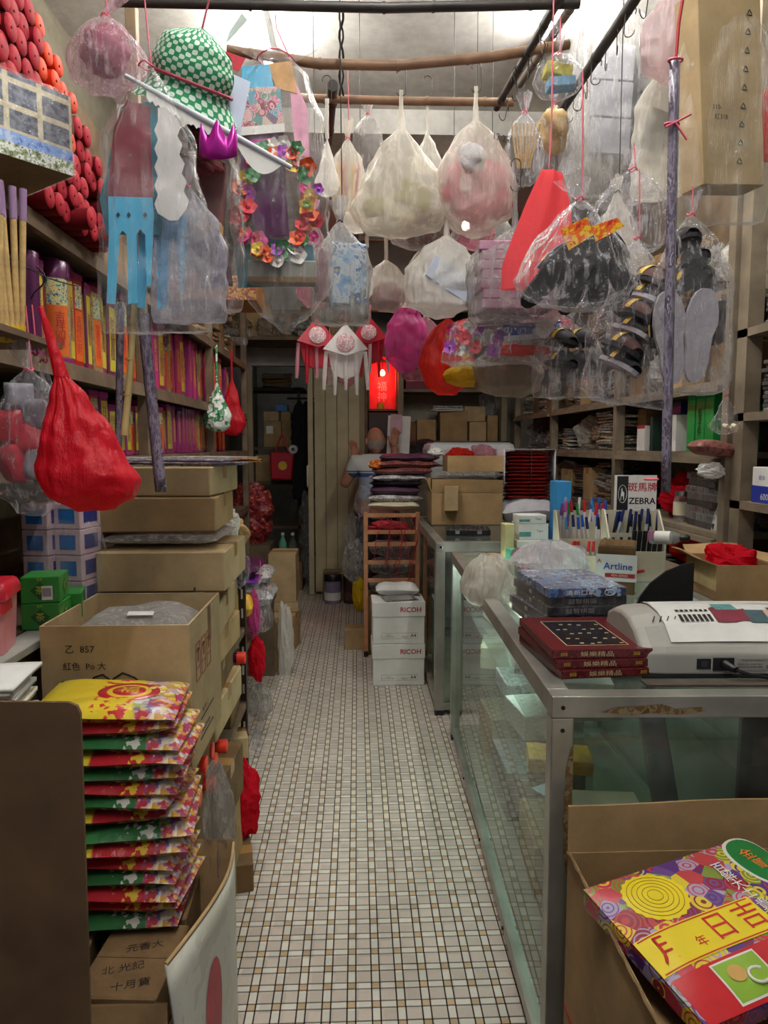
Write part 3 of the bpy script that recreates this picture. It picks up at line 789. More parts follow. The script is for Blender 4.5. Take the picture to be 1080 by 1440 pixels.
# wire with hooks along the shelf front
wr = thing('hook_wire', 'sagging dark wire with bent hooks along the incense shelf', 'wire')
a, b = atx(0, 352, -.70), atx(108, 402, -.70)
G().tube([a.lerp(b, k / 8) - V((0, 0, .012 * math.sin(PI * k / 8))) for k in range(9)], .0016, 5).obj('wire_strand', M_wire, wr)
for px, py in ((6, 400), (14, 415), (52, 420), (4, 430)):
    p = atx(px, py - 45, -.70)
    G().tube([p + V((.018 * math.sin(k * .9) * (k > 0), 0, -.014 * k)) for k in range(6)], .0018, 5).obj('bent_hook', M_wire, wr)

# ---- red candles piled on the top shelf, ends to the aisle
M_cand = mat('dark_red_candle', '#6a0f18', .6, 0, .12, 30, rnd_hue=.15, spec=.12)
M_cend = mat('candle_end', '#9c2430', .7, 0, .2, 50, spec=.1)
M_cor = mat('orange_red_candle', '#d0321c', .5, 0, .1, 30, spec=.12)
M_core = mat('orange_candle_end', '#dc4a2c', .6, 0, .15, 50, spec=.1)
def candle(r_, L, ends, lab, grp):
    t = thing('candle', lab, 'candle', group=grp)
    G().cyl((0, 0, 0), (-L, 0, 0), r_, n=20).obj('wax_body', ends[0], t)
    G().lathe([(r_ * .98, 0), (r_ * .9, .003), (.004, .002)], n=20).obj('end_disc', ends[1], t, (0, 0, 0), (0, PI / 2, 0))
    G().cyl((.002, 0, 0), (.004, 0, 0), .003, n=8).obj('wick_hole', M_cand, t)
    return t
cd = candle(.0285, .22, (M_cand, M_cend), 'dark red candle piled on the top shelf with its end to the aisle', 'dark red candles on the top shelf')
co = candle(.0255, .2, (M_cor, M_core), 'bright orange-red candle in the pile on the top shelf', 'orange-red candles on the top shelf')
first = {0: cd, 1: co}
rc_ = random.Random(12)
for row_ in range(11):
    z_ = 1.987 + .029 + row_ * .0502
    for cn in range(16):
        y_ = 1.40 + cn * .0582 + (.0291 if row_ % 2 else 0)
        top_ = 2.54 - max(0, y_ - 1.72) * .62
        if z_ > top_ or (z_ < 2.175 and y_ < 1.85) or rc_.random() < .05: continue
        k = 1 if 1.84 < y_ < 2.06 and z_ > 2.16 + rc_.uniform(-.06, .06) else 0
        o = first.pop(k, None) or copy_tree(cd if k == 0 else co)
        o.location = (-.765 + rc_.uniform(-.007, .007) + (.035 if rc_.random() < .12 else 0), y_, z_); o.rotation_euler = (rc_.uniform(0, 6), 0, 0)
# ---- paper house kit box, overhanging the top shelf
M_house = NT('house_print'); _t = M_house
_p = _t.n('ShaderNodeBsdfPrincipled'); _p.inputs['Roughness'].default_value = .2
_b = _t.n('ShaderNodeTexBrick'); _b.inputs['Scale'].default_value = 1.0; _b.inputs['Color1'].default_value = lin('#56607a'); _b.inputs['Color2'].default_value = lin('#3c4254'); _b.inputs['Mortar'].default_value = lin('#d8c9a0')
_b.inputs['Brick Width'].default_value = .07; _b.inputs['Row Height'].default_value = .05; _b.inputs['Mortar Size'].default_value = .006; _b.offset = 0
_t.l(_t.coord((1, 1, 1), rot=(PI / 2, 0, 0)), _b.inputs['Vector'])
_n = _t.noise(_t.coord(), 60, 4); _c = _t.mix(.35, _b.outputs[0], _t.ramp(_n.outputs[0], [(.35, lin('#2e3442')), (.65, lin('#c8ccd2'))]))
_t.l(_c, _p.inputs['Base Color']); _t.l(_p.outputs[0], _t.out.inputs[0]); MATS['house_print'] = _t.m
B = V((-.618, 1.642, 1.9855)); A = V((-.716, 1.52, 1.9855)); dirv = (B - A).normalized()
hb = thing('paper_house_box', 'plastic wrapped paper house kit box with printed windows on the top shelf edge', 'box', B, (0, 0, math.atan2(dirv.y, dirv.x)))
G().box(-.34, 0, 0, .235, 0, .165).obj('box_body', M_cardl, hb)
G().box(-.34, 0, -.001, 0, .05, .165).obj('house_picture', _t.m, hb)
G().box(-.34, 0, -.001, 0, .028, .05).obj('lake_picture', printed('lake_print', ['#4a6cc0', '#7fa2dc', '#aebfe0'], 40, 'noise', .3), hb)
G().box(-.34, 0, -.001, 0, .0, .028).obj('garden_picture', printed('garden_print', ['#5d6f50', '#dfe2dc', '#8b9a6d', '#40523a'], 70, 'noise', .3), hb)
G().box(-.345, .004, -.004, .24, -.0, .17).obj('film_wrap', F_clear, hb)

# ---- hanging bags at the near left
t, P, H, W_ = bag('clear_bag', 'crumpled clear bag of red and grey items hanging left of the red bag', 40, 520, 712, 118, 1.40, F_clear2, .8, ROUND, 'tie', .12, 21, .2, crump=.09, tuft=.05, lean=-.3)
M_redc = mat('red_content', '#c0283a', .5, 0, .15, 30)
M_gryc = mat('grey_content', '#8d8890', .6, 0, .25, 30)
for i, (px, py, r_, m) in enumerate(((20, 600, .032, M_redc), (35, 645, .038, M_redc), (60, 580, .03, M_gryc), (58, 655, .032, M_gryc), (25, 560, .026, M_gryc), (50, 620, .03, M_redc))):
    o = pillow(r_ * 2, r_ * 2, r_ * 1.2, i).obj('wrapped_sachet', m); o.location = at(px, py, 1.40); o.rotation_euler = (PI / 2 + rnd.uniform(-.4, .4), 0, rnd.uniform(-1, 1))
    T(o, 'red sachet inside the crumpled clear bag' if m is M_redc else 'grey sachet inside the crumpled clear bag', 'sachet', 'sachets in the crumpled clear bag')
for i, (px, py, pyb, w) in enumerate(((48, 498, 560, 34), (62, 508, 570, 26))):
    bag('small_clear_bag', ['small empty clear bag tied above the crumpled bag', 'tiny twisted clear bag tied beside the red bag neck'][i], px, py, pyb, w, 1.52, F_clear2, .7, SAG, 'tie', .1, 31 + i, .2, tuft=.03)
t, P, H, W_ = bag('red_bag', 'large knotted red plastic bag hanging before the incense shelf', 86, 530, 710, 134, 1.33, F_red, .8, [(0, .13), (.15, .34), (.45, .68), (.75, 1.0), (.9, .9), (1, .4)], 'none', 0, 5, .2, skew=42, crump=.05)
G().grid(lambda u, v: V((lerp(0, -.031, v) + lerp(.013, .0035, v) * math.cos(2 * PI * u) * (1 + .2 * math.cos(6 * PI * u)), lerp(.012, .004, v) * math.sin(2 * PI * u), .125 * v)), 14, 10).obj('bag_handle', F_red, t)
bag('carrier_bag', 'white and green carrier bag with red side hanging past the magenta packs', 305, 538, 605, 38, 3.92, printed('carrier_print', ['#c9cac6', '#d8d8d4', '#2f7a48', '#c4c8c2', '#b03038'], 11, 'noise', .35), .6, SAG, 'handle', .2, 8, .15)
bag('small_red_bag', 'small red bag hanging behind the white and green carrier bag', 326, 530, 610, 34, 4.35, F_red, .6, DROP, 'handle', .16, 9, .15)
M_grn = mat('green_print', '#2f7a48', .5, 0, .1)
# bamboo stick and grey wrapped strips
st = thing('bamboo_stick', 'pale bamboo stick hanging below the blue paper cutouts', 'stick')
G().tube([at(190, 415, 1.5), at(184, 510, 1.5), at(175, 612, 1.5)], [.0065, .007, .008], 8).obj('stick_shaft', mat('fresh_bamboo', '#c8b57c', .45, 0, .15), st)
for py in (455, 505, 555): p = at(190 - (py - 415) * .076, py, 1.5); G().cyl(p - V((0, 0, .002)), p + V((0, 0, .002)), .0088, n=8).obj('node_ring', M_pale, st)
M_strip = printed('grey_violet_wrapped_strip', ['#4c4456', '#6d6478', '#8f8698', '#5a5264', '#b0a8b8'], 60, 'noise', .3, stretch=(1, 1, .35))
def strip(label, p, q, w, m=M_strip):
    t = thing('wrapped_strip', label, 'strip', p); d = V(q) - V(p); n = 10
    def fn(u, v): return d * v + V(((u - .5) * w, .004 * math.cos(PI * (u - .5) * 2) * -1, 0))
    G().grid(fn, 4, n).obj('strip_body', m, t, solid=.004)
    return t
strip('long grey wrapped strip leaning in front of the incense packs', at(200, 440, 1.52), at(226, 692, 1.52), .022)
strip('straight dark wrapped strip hanging beside the bamboo stick', at(169, 425, 1.54), at(166, 640, 1.54), .013)
# ================================================================ LEFT, LOWER
# white table by the wall shelves
tb = thing('white_ledge', 'white painted ledge board under the green boxes', 'ledge', (-.765, 1.65, 0))
bx('ledge_board', .066, .84, .02, M_wallw, tb, (0, 0, .9345))
bx('ledge_bracket', .03, .6, .05, M_wood, tb, (-.01, 0, .884))
M_grn2 = mat('green_tea_box', '#2f8a36', .3, 0, .12, 20)
M_lime2 = mat('lime_line', '#b5c83c', .4, 0, 0)
def greenbox(lab, loc, rot):
    t = thing('green_box', lab, 'box', loc, rz(rot), 'green boxes on the white table'); w, d, h = .088, .1, .064
    bx('box_body', w, d, h, M_grn2, t)
    for y, r_ in ((-d / 2 - .0006, 0),):
        G().prism([(0, .008), (.022, h / 2), (0, h - .012), (-.022, h / 2)], .0006).obj('diamond_label', mat('dark_green', '#1c5a2a', .4), t, (0, y, 0))
        text('茶', .022, M_lime2, t, (0, y - .0008, h / 2 - .001)); text('香茶', .007, M_lime2, t, (0, y - .0008, h - .006))
    G().prism([(0, .008), (.022, h / 2), (0, h - .012), (-.022, h / 2)], .0006).obj('diamond_label', MATS['dark_green'], t, (w / 2 + .0006, 0, 0), rz(90))
    text('茶', .022, M_lime2, t, (w / 2 + .0012, 0, h / 2), (PI / 2, 0, PI / 2))
    return t
p = V((-.768, 1.72, 0))
greenbox('lower green box of the stack beside the pink tub', (p.x, p.y + .04, .956), 6)
g2 = greenbox('upper green box with barcode beside the pink tub', (p.x - .004, p.y + .045, 1.0205), 10)
G().box(.004, .028, -.0518, -.0506, .008, .042).obj('barcode', M_white, g2)
for k in range(7): G().box(.006 + k * .0029, .0074 + k * .0029, -.0524, -.0517, .016, .037).obj('barcode_line', M_ink, g2)
greenbox('green box behind the stack against the big open carton', (p.x + .0, p.y + .155, .956), 16)
# pink tub with red lid
pk = thing('pink_tub', 'pink plastic tub with bright red clip lid', 'tub', (-.815, 1.55, .956))
G().lathe([(.075, 0), (.083, .11), (.085, .12)], n=4).obj('tub_body', mat('pink_plastic', '#e89aa2', .35, 0, .08), pk, rot=rz(45 + 12), bev=.01)
G().lathe([(.092, .118), (.092, .132), (.085, .15), (.05, .155)], n=4).obj('lid', mat('red_lid', '#dd2238', .3, 0, .06), pk, rot=rz(45 + 12), bev=.008)
G().prism([(-.035, .09), (.035, .09), (.028, .112), (-.028, .112)], .008).obj('clip', MATS['red_lid'], pk, (.066, -.02, 0), rz(57 + 45))
# pink and blue boxes bundled in plastic
M_pb = mat('pale_pink_box', '#cdb2bd', .35, 0, .1); M_bl = mat('blue_print', '#2c74bd', .35, 0, .15, 40)
for i in range(2):
    for j in range(4):
        t = thing('pink_box', 'pale pink carton with blue square print bundled in plastic', 'box', (-.865 + i * .083, 2.0 + i * .01, .956 + j * .072), rz(-12), 'pink and blue boxes in a plastic bundle')
        bx('box_body', .079, .1, .07, M_pb, t); G().box(-.024, .024, -.0512, -.05, .015, .055).obj('print_panel', M_bl, t); G().box(.0395, .0405, -.032, .032, .015, .055).obj('print_panel', mat('navy_print', '#28307a', .35, 0, .15, 40), t)
bag('plastic_bundle', 'clear plastic bundle round the pink and blue boxes', 87, 698, 852, 104, 2.0, F_clear, .62, BOXY, 'tieonly', 0, 44, .15, 3.5, tuft=.03)
T(bx('small_pink_box', .02, .03, .04, printed('pink_gold_print', ['#d88a98', '#e0b080', '#c86a80'], 120, 'noise', .4), None, (-.83, 1.62, 1.3605)), 'tiny pink and gold box on the lower shelf by the clear bag', 'box')

# big open carton
bc = carton('open_carton', 'big open brown carton with handwriting and shipping marks', .335, .36, .355, (-.552, 1.785, .637), 0, M_cardl, True, {}, False)
carton('carton', 'closed carton under the big open carton', .33, .36, .634, (-.57, 1.785, .001), 0, M_cardd)
f = -.1805
tx = lambda s, z, x, y, m=M_ink: text(s, z, m, bc, (x, f - .0004, y))
G().tube([(.0, f, .18), (.01, f, .205), (.03, f, .212), (.045, f, .2), (.05, f, .178), (.052, f, .2), (.075, f, .215), (.1, f, .205), (.13, f, .18), (.155, f, .16)], .0022, 5).obj('marker_squiggle', M_ink, bc, (-.06, 0, .03))
for s, z, x, y in (('乙  857', .022, -.08, .30), ('紅色  Po 大', .02, -.07, .26), ('5m  200', .02, -.09, .22), ('貨 單 記', .036, -.02, .115)): tx(s, z, x, y)
sd = .1682
for s, z, y, zz_ in (('N.W. 2', .022, -.03, .11), ('60×50×42cm', .018, -.02, .06)): text(s, z, M_ink, bc, (sd, y, zz_), (PI / 2, 0, PI / 2))
for y0, zz_ in ((-.08, .092), (-.09, .044)): G().box(sd - .0004, sd + .0004, y0, y0 + .15, zz_, zz_ + .003).obj('underline', M_ink, bc)
M_mark = mat('faded_red_mark', '#8c3a30', .8, 0, 0)
for y0 in (-.12, -.06, .0):
    g = G()
    for a in ((0, .045, 0, .002), (0, .045, .09, .092), (0, .002, 0, .092), (.043, .045, 0, .092), (0, .045, .03, .032), (.018, .027, .045, .078), (.01, .035, .07, .076)): g.box(sd - .0003, sd + .0005, y0 + a[0], y0 + a[1], .2 + a[2], .2 + a[3])
    g.obj('shipping_mark', M_mark, bc)
G().box(sd - .0003, sd + .0004, .02, .055, .26, .352).obj('tape_strip', M_cardd, bc)
o = pillow(.27, .3, .1, 4).obj('wrapped_goods', film('thick_clear_film', '#dcdad8', .45, .7, .15, .9, 30, .3), None, (-.552, 1.785, .885)); T(o, 'clear plastic wrapped goods lying in the big open carton', 'goods')
T(G().box(-.03, .03, -.02, .02, 0, .001).obj('paper_slip', M_white, None, (-.53, 1.73, .990), (0, .05, .2)), 'white paper slip on the wrapped goods in the open carton', 'slip')
T(pillow(.26, .28, .23, 14).obj('goods_bundle', M_gryc, None, (-.557, 1.785, .66)), 'grey goods bundle lower down in the big open carton', 'goods')

# slotted angle rack and what it holds
M_ang = mat('brown_angle_steel', '#4d3b30', .5, .4, .2)
rk = thing('angle_rack', 'brown slotted angle rack with plank shelves along the aisle', 'rack')
for y in (2.02, 2.9):
    for x in (-.46, -.79):
        G().box(x - .03, x, y - .0015, y + .0015, 0, 1.0).box(x - .0015, x + .0015, y - .03, y, 0, 1.0).obj('rack_post', M_ang, rk)
        if x == -.46 and y == 2.9:
            for k in range(11): G().box(x - .019, x - .011, y - .0022, y - .0014, .05 + k * .08, .09 + k * .08).obj('slot', M_white, rk)
for z, y0 in ((.34, 2.5), (.655, 2.55), (.985, 2.02), (.52, 2.02)):
    G().box(-.79, -.462, y0, 2.895 if z != .52 else 2.5, z - .025, z).obj('plank_shelf', M_wood, rk)
cset = [('long flat carton on top of the rack with creased lid', .36, .37, .115, (-.555, 2.19, .9855), 0, M_cardl),
        ('flat carton third from the top of the rack pile', .34, .36, .10, (-.585, 2.24, 1.150), 2, M_card),
        ('shallow tray carton at the top of the rack pile', .32, .36, .085, (-.575, 2.26, 1.252), -3, M_cardl),
        ('upright narrow carton at the edge of the rack shelf', .13, .42, .10, (-.485, 2.27, .8275), 3, M_cardl),
        ('second narrow carton in the rack edge pile', .16, .42, .10, (-.50, 2.26, .727), -2, M_card),
        ('third narrow carton in the rack edge pile with torn lid', .15, .4, .10, (-.505, 2.25, .6265), 2, M_cardd),
        ('bottom narrow carton in the rack edge pile', .17, .42, .105, (-.50, 2.26, .521), -1, M_cardl),
        ('carton standing on the middle rack plank', .2, .3, .2, (-.59, 2.74, .656), 0, M_card),
        ('carton on the low rack plank', .2, .3, .16, (-.58, 2.74, .341), 3, M_cardd),
        ('dark brown carton under the rack beside the package carton', .1, .3, .16, (-.425, 2.06, .30), -3, M_cardd),
        ('carton on the floor under the dark brown carton', .1, .34, .298, (-.43, 2.08, .001), 0, M_card),
        ('low carton on the floor under the far end of the rack', .24, .3, .13, (-.6, 2.78, .001), 5, M_cardd),
        ('cardboard box at the foot of the rack post', .1, .18, .09, (-.515, 2.87, .135), 15, M_cardl)]
for lb, w, d, h, loc, r_, m in cset: carton('carton', lb, w, d, h, loc, r_, m)
T(pillow(.34, .34, .035, 6).obj('film_pack', F_grey, None, (-.57, 2.2, 1.112)), 'flat plastic film pack between the rack cartons', 'film pack')
M_shp = printed('wrapped_sheet_print', ['#6d6478', '#8a8296', '#b8b2bc', '#7a3038'], 26, 'noise', .3)
sheets('poster_sheets', 'thin pile of wrapped grey poster sheets over the top tray carton', 4, .40, .34, .006, (-.55, 2.3, 1.339), -4, [M_shp, F_grey, M_shp], 'sheets', 3, .02)
sheets('orange_leaflets', 'small orange and yellow leaflets drooping over the cartons', 3, .09, .12, .004, (-.37, 2.31, 1.345), 20, [printed('orange_leaf', ['#e2732a', '#e8b23a', '#c03a28'], 40, 'noise', .3)], 'leaflets', 5, .01)
# crumpled kraft paper and white tissue on the rack end
def crumple(w, d, h, seed, n=22):
    r = random.Random(seed); off = V((r.random() * 99, r.random() * 99, 3)); g = G()
    def fn(u, v):
        a, b = u * 2 * PI, v * PI; d0 = V((math.sin(b) * math.cos(a), math.sin(b) * math.sin(a), math.cos(b)))
        k = 1 + .35 * noise.noise(d0 * 2 + off) + .22 * abs(noise.noise(d0 * 5 + off)) + .1 * noise.noise(d0 * 13 + off)
        p = d0 * k; return V((p.x * w / 2, p.y * d / 2, h / 2 + p.z * h / 2))
    g.grid(fn, n, n, smooth=False); return g
M_kraft = mat('kraft_paper', '#a8824e', .7, 0, .2, 20)
def crump(name, label, cat, px, py, Y, wpx, hpx, m, seed, d=None, group=None):
    s = Y / 1000; o = crumple(wpx * s, (d or wpx * s * .8), hpx * s, seed).obj(name, m, None, at(px, py + hpx / 2, Y)); return T(o, label, cat, group)
crump('kraft_paper', 'crumpled brown kraft paper on the rack end', 'paper', 325, 752, 2.72, 46, 52, M_kraft, 3)
crump('white_tissue', 'crumpled white plastic sack standing on the rack end', 'sack', 322, 738, 2.6, 30, 46, F_white, 8)
crump('clear_wrap', 'crumpled clear wrap tucked under the kraft paper', 'wrap', 338, 800, 2.85, 26, 50, F_clear2, 12)
# red-capped tubes lying with caps to the aisle
M_cap = mat('orange_red_cap', '#f0402a', .35, 0, .08)
def capt(lab, grp):
    t = thing('capped_tube', lab, 'tube', group=grp)
    G().cyl((-.15, 0, 0), (-.03, 0, 0), .019, n=16).obj('tube_body', M_pt, t)
    G().cyl((-.03, 0, 0), (0, 0, 0), .0225, n=20).obj('cap', M_cap, t)
    G().cyl((-.005, 0, 0), (.0012, 0, 0), .017, n=18).obj('cap_face', mat('cap_face', '#f05a40', .4), t)
    return t
ct = None
caps = [(343, 925, -.43), (336, 948, -.44), (302, 1070, -.405), (313, 1082, -.405), (290, 1100, -.40), (279, 1122, -.395), (311, 1112, -.41), (323, 1138, -.41), (331, 1146, -.405), (318, 1172, -.41), (300, 1102, -.40), (288, 1075, -.395), (328, 1108, -.42), (297, 1055, -.405), (317, 1050, -.41)]
pp = [[atx(a, b, x).y, atx(a, b, x).z, x] for a, b, x in caps]
for _ in range(80):
    for i in range(len(pp)):
        for j in range(i):
            dy, dz = pp[i][0] - pp[j][0], pp[i][1] - pp[j][1]; d = math.hypot(dy, dz) or 1e-4
            if d < .046:
                e = (.046 - d) / d * .3; pp[i][0] += dy * e; pp[i][1] += dz * e; pp[j][0] -= dy * e; pp[j][1] -= dz * e
for i, (y_, z_, x_) in enumerate(pp):
    ct = copy_tree(ct) if ct else capt('purple tube with orange-red cap lying under the rack', 'red-capped tubes under the rack')
    ct.location = (x_ + .005, y_, z_)
T(crumple(.1, .16, .24, 31).obj('red_bag', F_red, None, (-.385, 2.3, .10)), 'crumpled red plastic bag on the floor beside the tubes', 'bag')
carton('cardboard_bundle', 'tied brown cardboard bundle on the floor under the red bag', .11, .17, .095, (-.40, 2.2, .001), 12, M_cardd)
T(crumple(.07, .1, .28, 41).obj('grey_plastic', F_grey, None, (-.335, 1.65, .35)), 'crumpled grey plastic sheet beside the package pile', 'plastic sheet')

# package carton in front: open printed carton, small cartons, stack of joss paper packs, cardboard sheet
M_sick = printed('white_red_print', ['#cfcdbf', '#d6d4c8', '#c9c7b8', '#c4bfae'], 6, 'noise', .6)
pc = thing('printed_carton', 'open white printed carton with red emblem holding the joss paper packs', 'carton', (-.53, 1.36, 0))
def bowed(u, v):
    y = lerp(-.155, .25, u); return V((.235 + .035 * math.sin(PI * u) * v - .05 * (1 - u) * v, y, lerp(0, .475, v) + .012 * math.sin(u * 4)))
G().grid(bowed, 14, 8).obj('carton_wall', M_sick, pc, solid=.006)
G().tube([V(bowed(k / 14, 1)) for k in range(15)], .0045, 5).obj('torn_rim', M_card, pc)
G().grid(lambda u, v: V((lerp(-.25, .235, u), .25, lerp(0, .475, v))), 2, 2).obj('carton_wall', M_cardd, pc, solid=.006)
G().grid(lambda u, v: V((-.25, lerp(-.155, .25, u), lerp(0, .45, v))), 2, 2).obj('carton_wall', M_cardd, pc, solid=.006)
G().grid(lambda u, v: V((lerp(-.25, .185, u), -.155, lerp(0, .40, v))), 2, 2).obj('carton_wall', M_cardd, pc, solid=.006)
G().box(-.25, .235, -.155, .25, 0, .006).obj('carton_base', M_cardd, pc)
def emb(u, v):
    a = 2 * PI * u; q = bowed(.36 + .12 * v * math.cos(a), .5 + .26 * v * math.sin(a)); return q + V((.0045, 0, 0))
G().grid(emb, 20, 3).obj('red_emblem', mat('pink_red_emblem', '#c4545c', .6, 0, .15, 20), pc)
for lb, w, d, h, loc, r_ in (('small carton with black handwriting under the joss paper packs', .155, .2, .10, (-.435, 1.31, .31), -4), ('small carton wedged beside the handwritten one', .13, .2, .10, (-.60, 1.33, .305), 6), ('small carton behind the handwritten one under the packs', .15, .16, .10, (-.44, 1.5, .31), 2)):
    t = carton('small_carton', lb, w, d, h, loc, r_, M_cardd, tape=False)
    for s, x, y in (('元香大', .01, .03), ('北 光記', -.01, -.03), ('十月貨', .02, -.07)): text(s, .024, M_ink, t, (x, y, h + .0012), (0, 0, .3))
for i, (x, w) in enumerate(((-.435, .16), (-.61, .14))):
    carton('carton', ['carton filling the bottom of the printed carton', 'second carton at the bottom of the printed carton'][i], w, .27, .296, (x, 1.37, .008), 0, M_cardd)
# joss paper packs: crinkled plastic bags with a many-coloured print
def josscover(name, front):
    t = NT(name); vec = t.coord()
    p = t.n('ShaderNodeBsdfPrincipled'); p.inputs['Roughness'].default_value = .28
    se = t.n('ShaderNodeSeparateXYZ'); t.l(vec, se.inputs[0])
    vo = t.n('ShaderNodeTexVoronoi'); vo.inputs['Scale'].default_value = 38; t.l(vec, vo.inputs['Vector'])
    sp = t.n('ShaderNodeSeparateColor'); t.l(vo.outputs['Color'], sp.inputs[0])
    fl = t.ramp(sp.outputs[0], [(0, lin('#b8323c')), (.25, lin('#c9c2d0')), (.45, lin('#d9c23c')), (.6, lin('#7d6a9a')), (.75, lin('#4f7a50')), (.88, lin('#d8d4d2'))], 'CONSTANT')
    v2 = t.n('ShaderNodeTexVoronoi'); v2.inputs['Scale'].default_value = 110; t.l(vec, v2.inputs['Vector'])
    s2 = t.n('ShaderNodeSeparateColor'); t.l(v2.outputs['Color'], s2.inputs[0])
    fl = t.mix(.5, fl, t.ramp(s2.outputs[0], [(0, lin('#a8283a')), (.3, lin('#e3e0da')), (.55, lin('#6a5a94')), (.75, lin('#dccb4a'))], 'CONSTANT'))
    # front half plain colour with a gold motif, end with flowers
    nz = t.noise(t.coord((60, 60, 60)), 1.0, 2); gt = t.n('ShaderNodeMath', operation='GREATER_THAN'); gt.inputs[1].default_value = .56; t.l(nz.outputs[0], gt.inputs[0])
    w1 = t.n('ShaderNodeMapRange'); w1.interpolation_type = 'STEPPED' if False else 'LINEAR'; w1.inputs[1].default_value = -.025; w1.inputs[2].default_value = -.02; t.l(se.outputs[0], w1.inputs[0])
    w2 = t.n('ShaderNodeMapRange'); w2.inputs[1].default_value = .035; w2.inputs[2].default_value = .04; t.l(se.outputs[0], w2.inputs[0])
    w3 = t.n('ShaderNodeMath', operation='SUBTRACT'); t.l(w1.outputs[0], w3.inputs[0]); t.l(w2.outputs[0], w3.inputs[1])
    mm = t.n('ShaderNodeMath', operation='MULTIPLY'); t.l(w3.outputs[0], mm.inputs[0]); t.l(gt.outputs[0], mm.inputs[1])
    cc = {'red': ('#b3242f', '#d9b53a'), 'green': ('#2f6a3c', '#c9c6c0'), 'yellow': ('#d9bf2e', '#c02c30')}[front]
    base = t.mix(mm.outputs[0], lin(cc[0]), lin(cc[1]))
    w4 = t.n('ShaderNodeMapRange'); w4.inputs[1].default_value = .045; w4.inputs[2].default_value = .055
    nx = t.noise(vec, 18, 1); ax = t.n('ShaderNodeMath', operation='MULTIPLY_ADD'); ax.inputs[1].default_value = .05; t.l(nx.outputs[0], ax.inputs[0]); t.l(se.outputs[0], ax.inputs[2]); t.l(ax.outputs[0], w4.inputs[0])
    w4.inputs[1].default_value = .07; w4.inputs[2].default_value = .075
    col = t.mix(w4.outputs[0], base, fl)
    w5 = t.n('ShaderNodeMapRange'); w5.inputs[1].default_value = -.075; w5.inputs[2].default_value = -.07; t.l(se.outputs[0], w5.inputs[0])
    col = t.mix(w5.outputs[0], lin('#d9c436') if front != 'green' else lin('#3a7a46'), col)
    t.l(col, p.inputs['Base Color']); nb = t.noise(vec, 30, 4); t.l(t.bump(nb.outputs[0], .35, .01), p.inputs['Normal'])
    t.l(p.outputs[0], t.out.inputs[0]); return t.m
JR = mat('joss_pack_red_disc', '#b3242f', .28, 0, .1)
JM = {k: josscover('joss_pack_' + k, k) for k in ('red', 'green', 'yellow')}
seq = ['green', 'red', 'red', 'green', 'red', 'red', 'green', 'red', 'green', 'red', 'green', 'red', 'green', 'red', 'yellow']
jp = [pillow(.225, .20, .036, 60 + k, 18, 1.4) for k in range(4)]
jl = {'red': 'red joss paper pack in the tall pile', 'green': 'green fronted joss paper pack in the tall pile', 'yellow': 'yellow and red joss paper pack lying on top of the pile'}
mcache = {}
for k, c in enumerate(seq):
    key = (k % 4, c)
    if key not in mcache: me = jp[k % 4].mesh('joss_pack'); me.materials.append(JM[c]); mcache[key] = me
    z = .412 + k * .0315; top = k == len(seq) - 1
    o = link('joss_pack', mcache[key], None, None, (-.468 + .012 * math.sin(k * 1.3) - (.035 if top else 0) - (.012 if k < 3 else 0), 1.468 + .006 * math.sin(k * 2.1), z), (rnd.uniform(-.06, .06), rnd.uniform(-.05, .05), rnd.uniform(-.12, .12)))
    T(o, jl[c], 'joss pack', 'joss paper packs in the pile'); o.scale = (1.25 if top else 1, 1, 1)
    if top:
        for nm, rr, zz_, mm in (('red_ground', .05, .0395, JR), ('gold_medallion', .036, .0405, M_goldink), ('red_medallion', .027, .0412, JR)):
            G().lathe([(rr, 0), (rr * .98, .0008), (.0001, .0008)], n=28).obj(nm, mm, o, (.025, 0, zz_ - .004))
        text('福', .036, M_goldink, o, (.025, 0, .0388), (0, 0, 0))
# brown sheet standing in front
pn = T(G().prism([(p.x, p.z) for p in (at(-160, 985, 1.03), at(96, 988, 1.03), at(108, 993, 1.03), at(113, 1004, 1.03), at(127, 1440, 1.03))] + [(-.37, .002), (-.80, .002)], .006).obj('cardboard_sheet', mat('brown_hardboard', '#6b5036', .8, 0, .28, 5, .2, 25), None, (0, 1.03, 0)), 'tall brown hardboard sheet standing before the joss paper packs', 'sheet')
# pile of white paper by the sheet
T(bx('packing_case', .24, .13, .94, M_cardd, None, (-.65, 1.115, .001)), 'dark packing case under the white paper pile', 'case')
sheets('white_paper_pile', 'bagged pile of white joss paper behind the hardboard sheet', 12, .13, .13, .008, (-.595, 1.115, .943), 8, [M_white, mat('cream_paper', '#dcd5c2', .7, 0, .08)], 'paper', 4, .008)

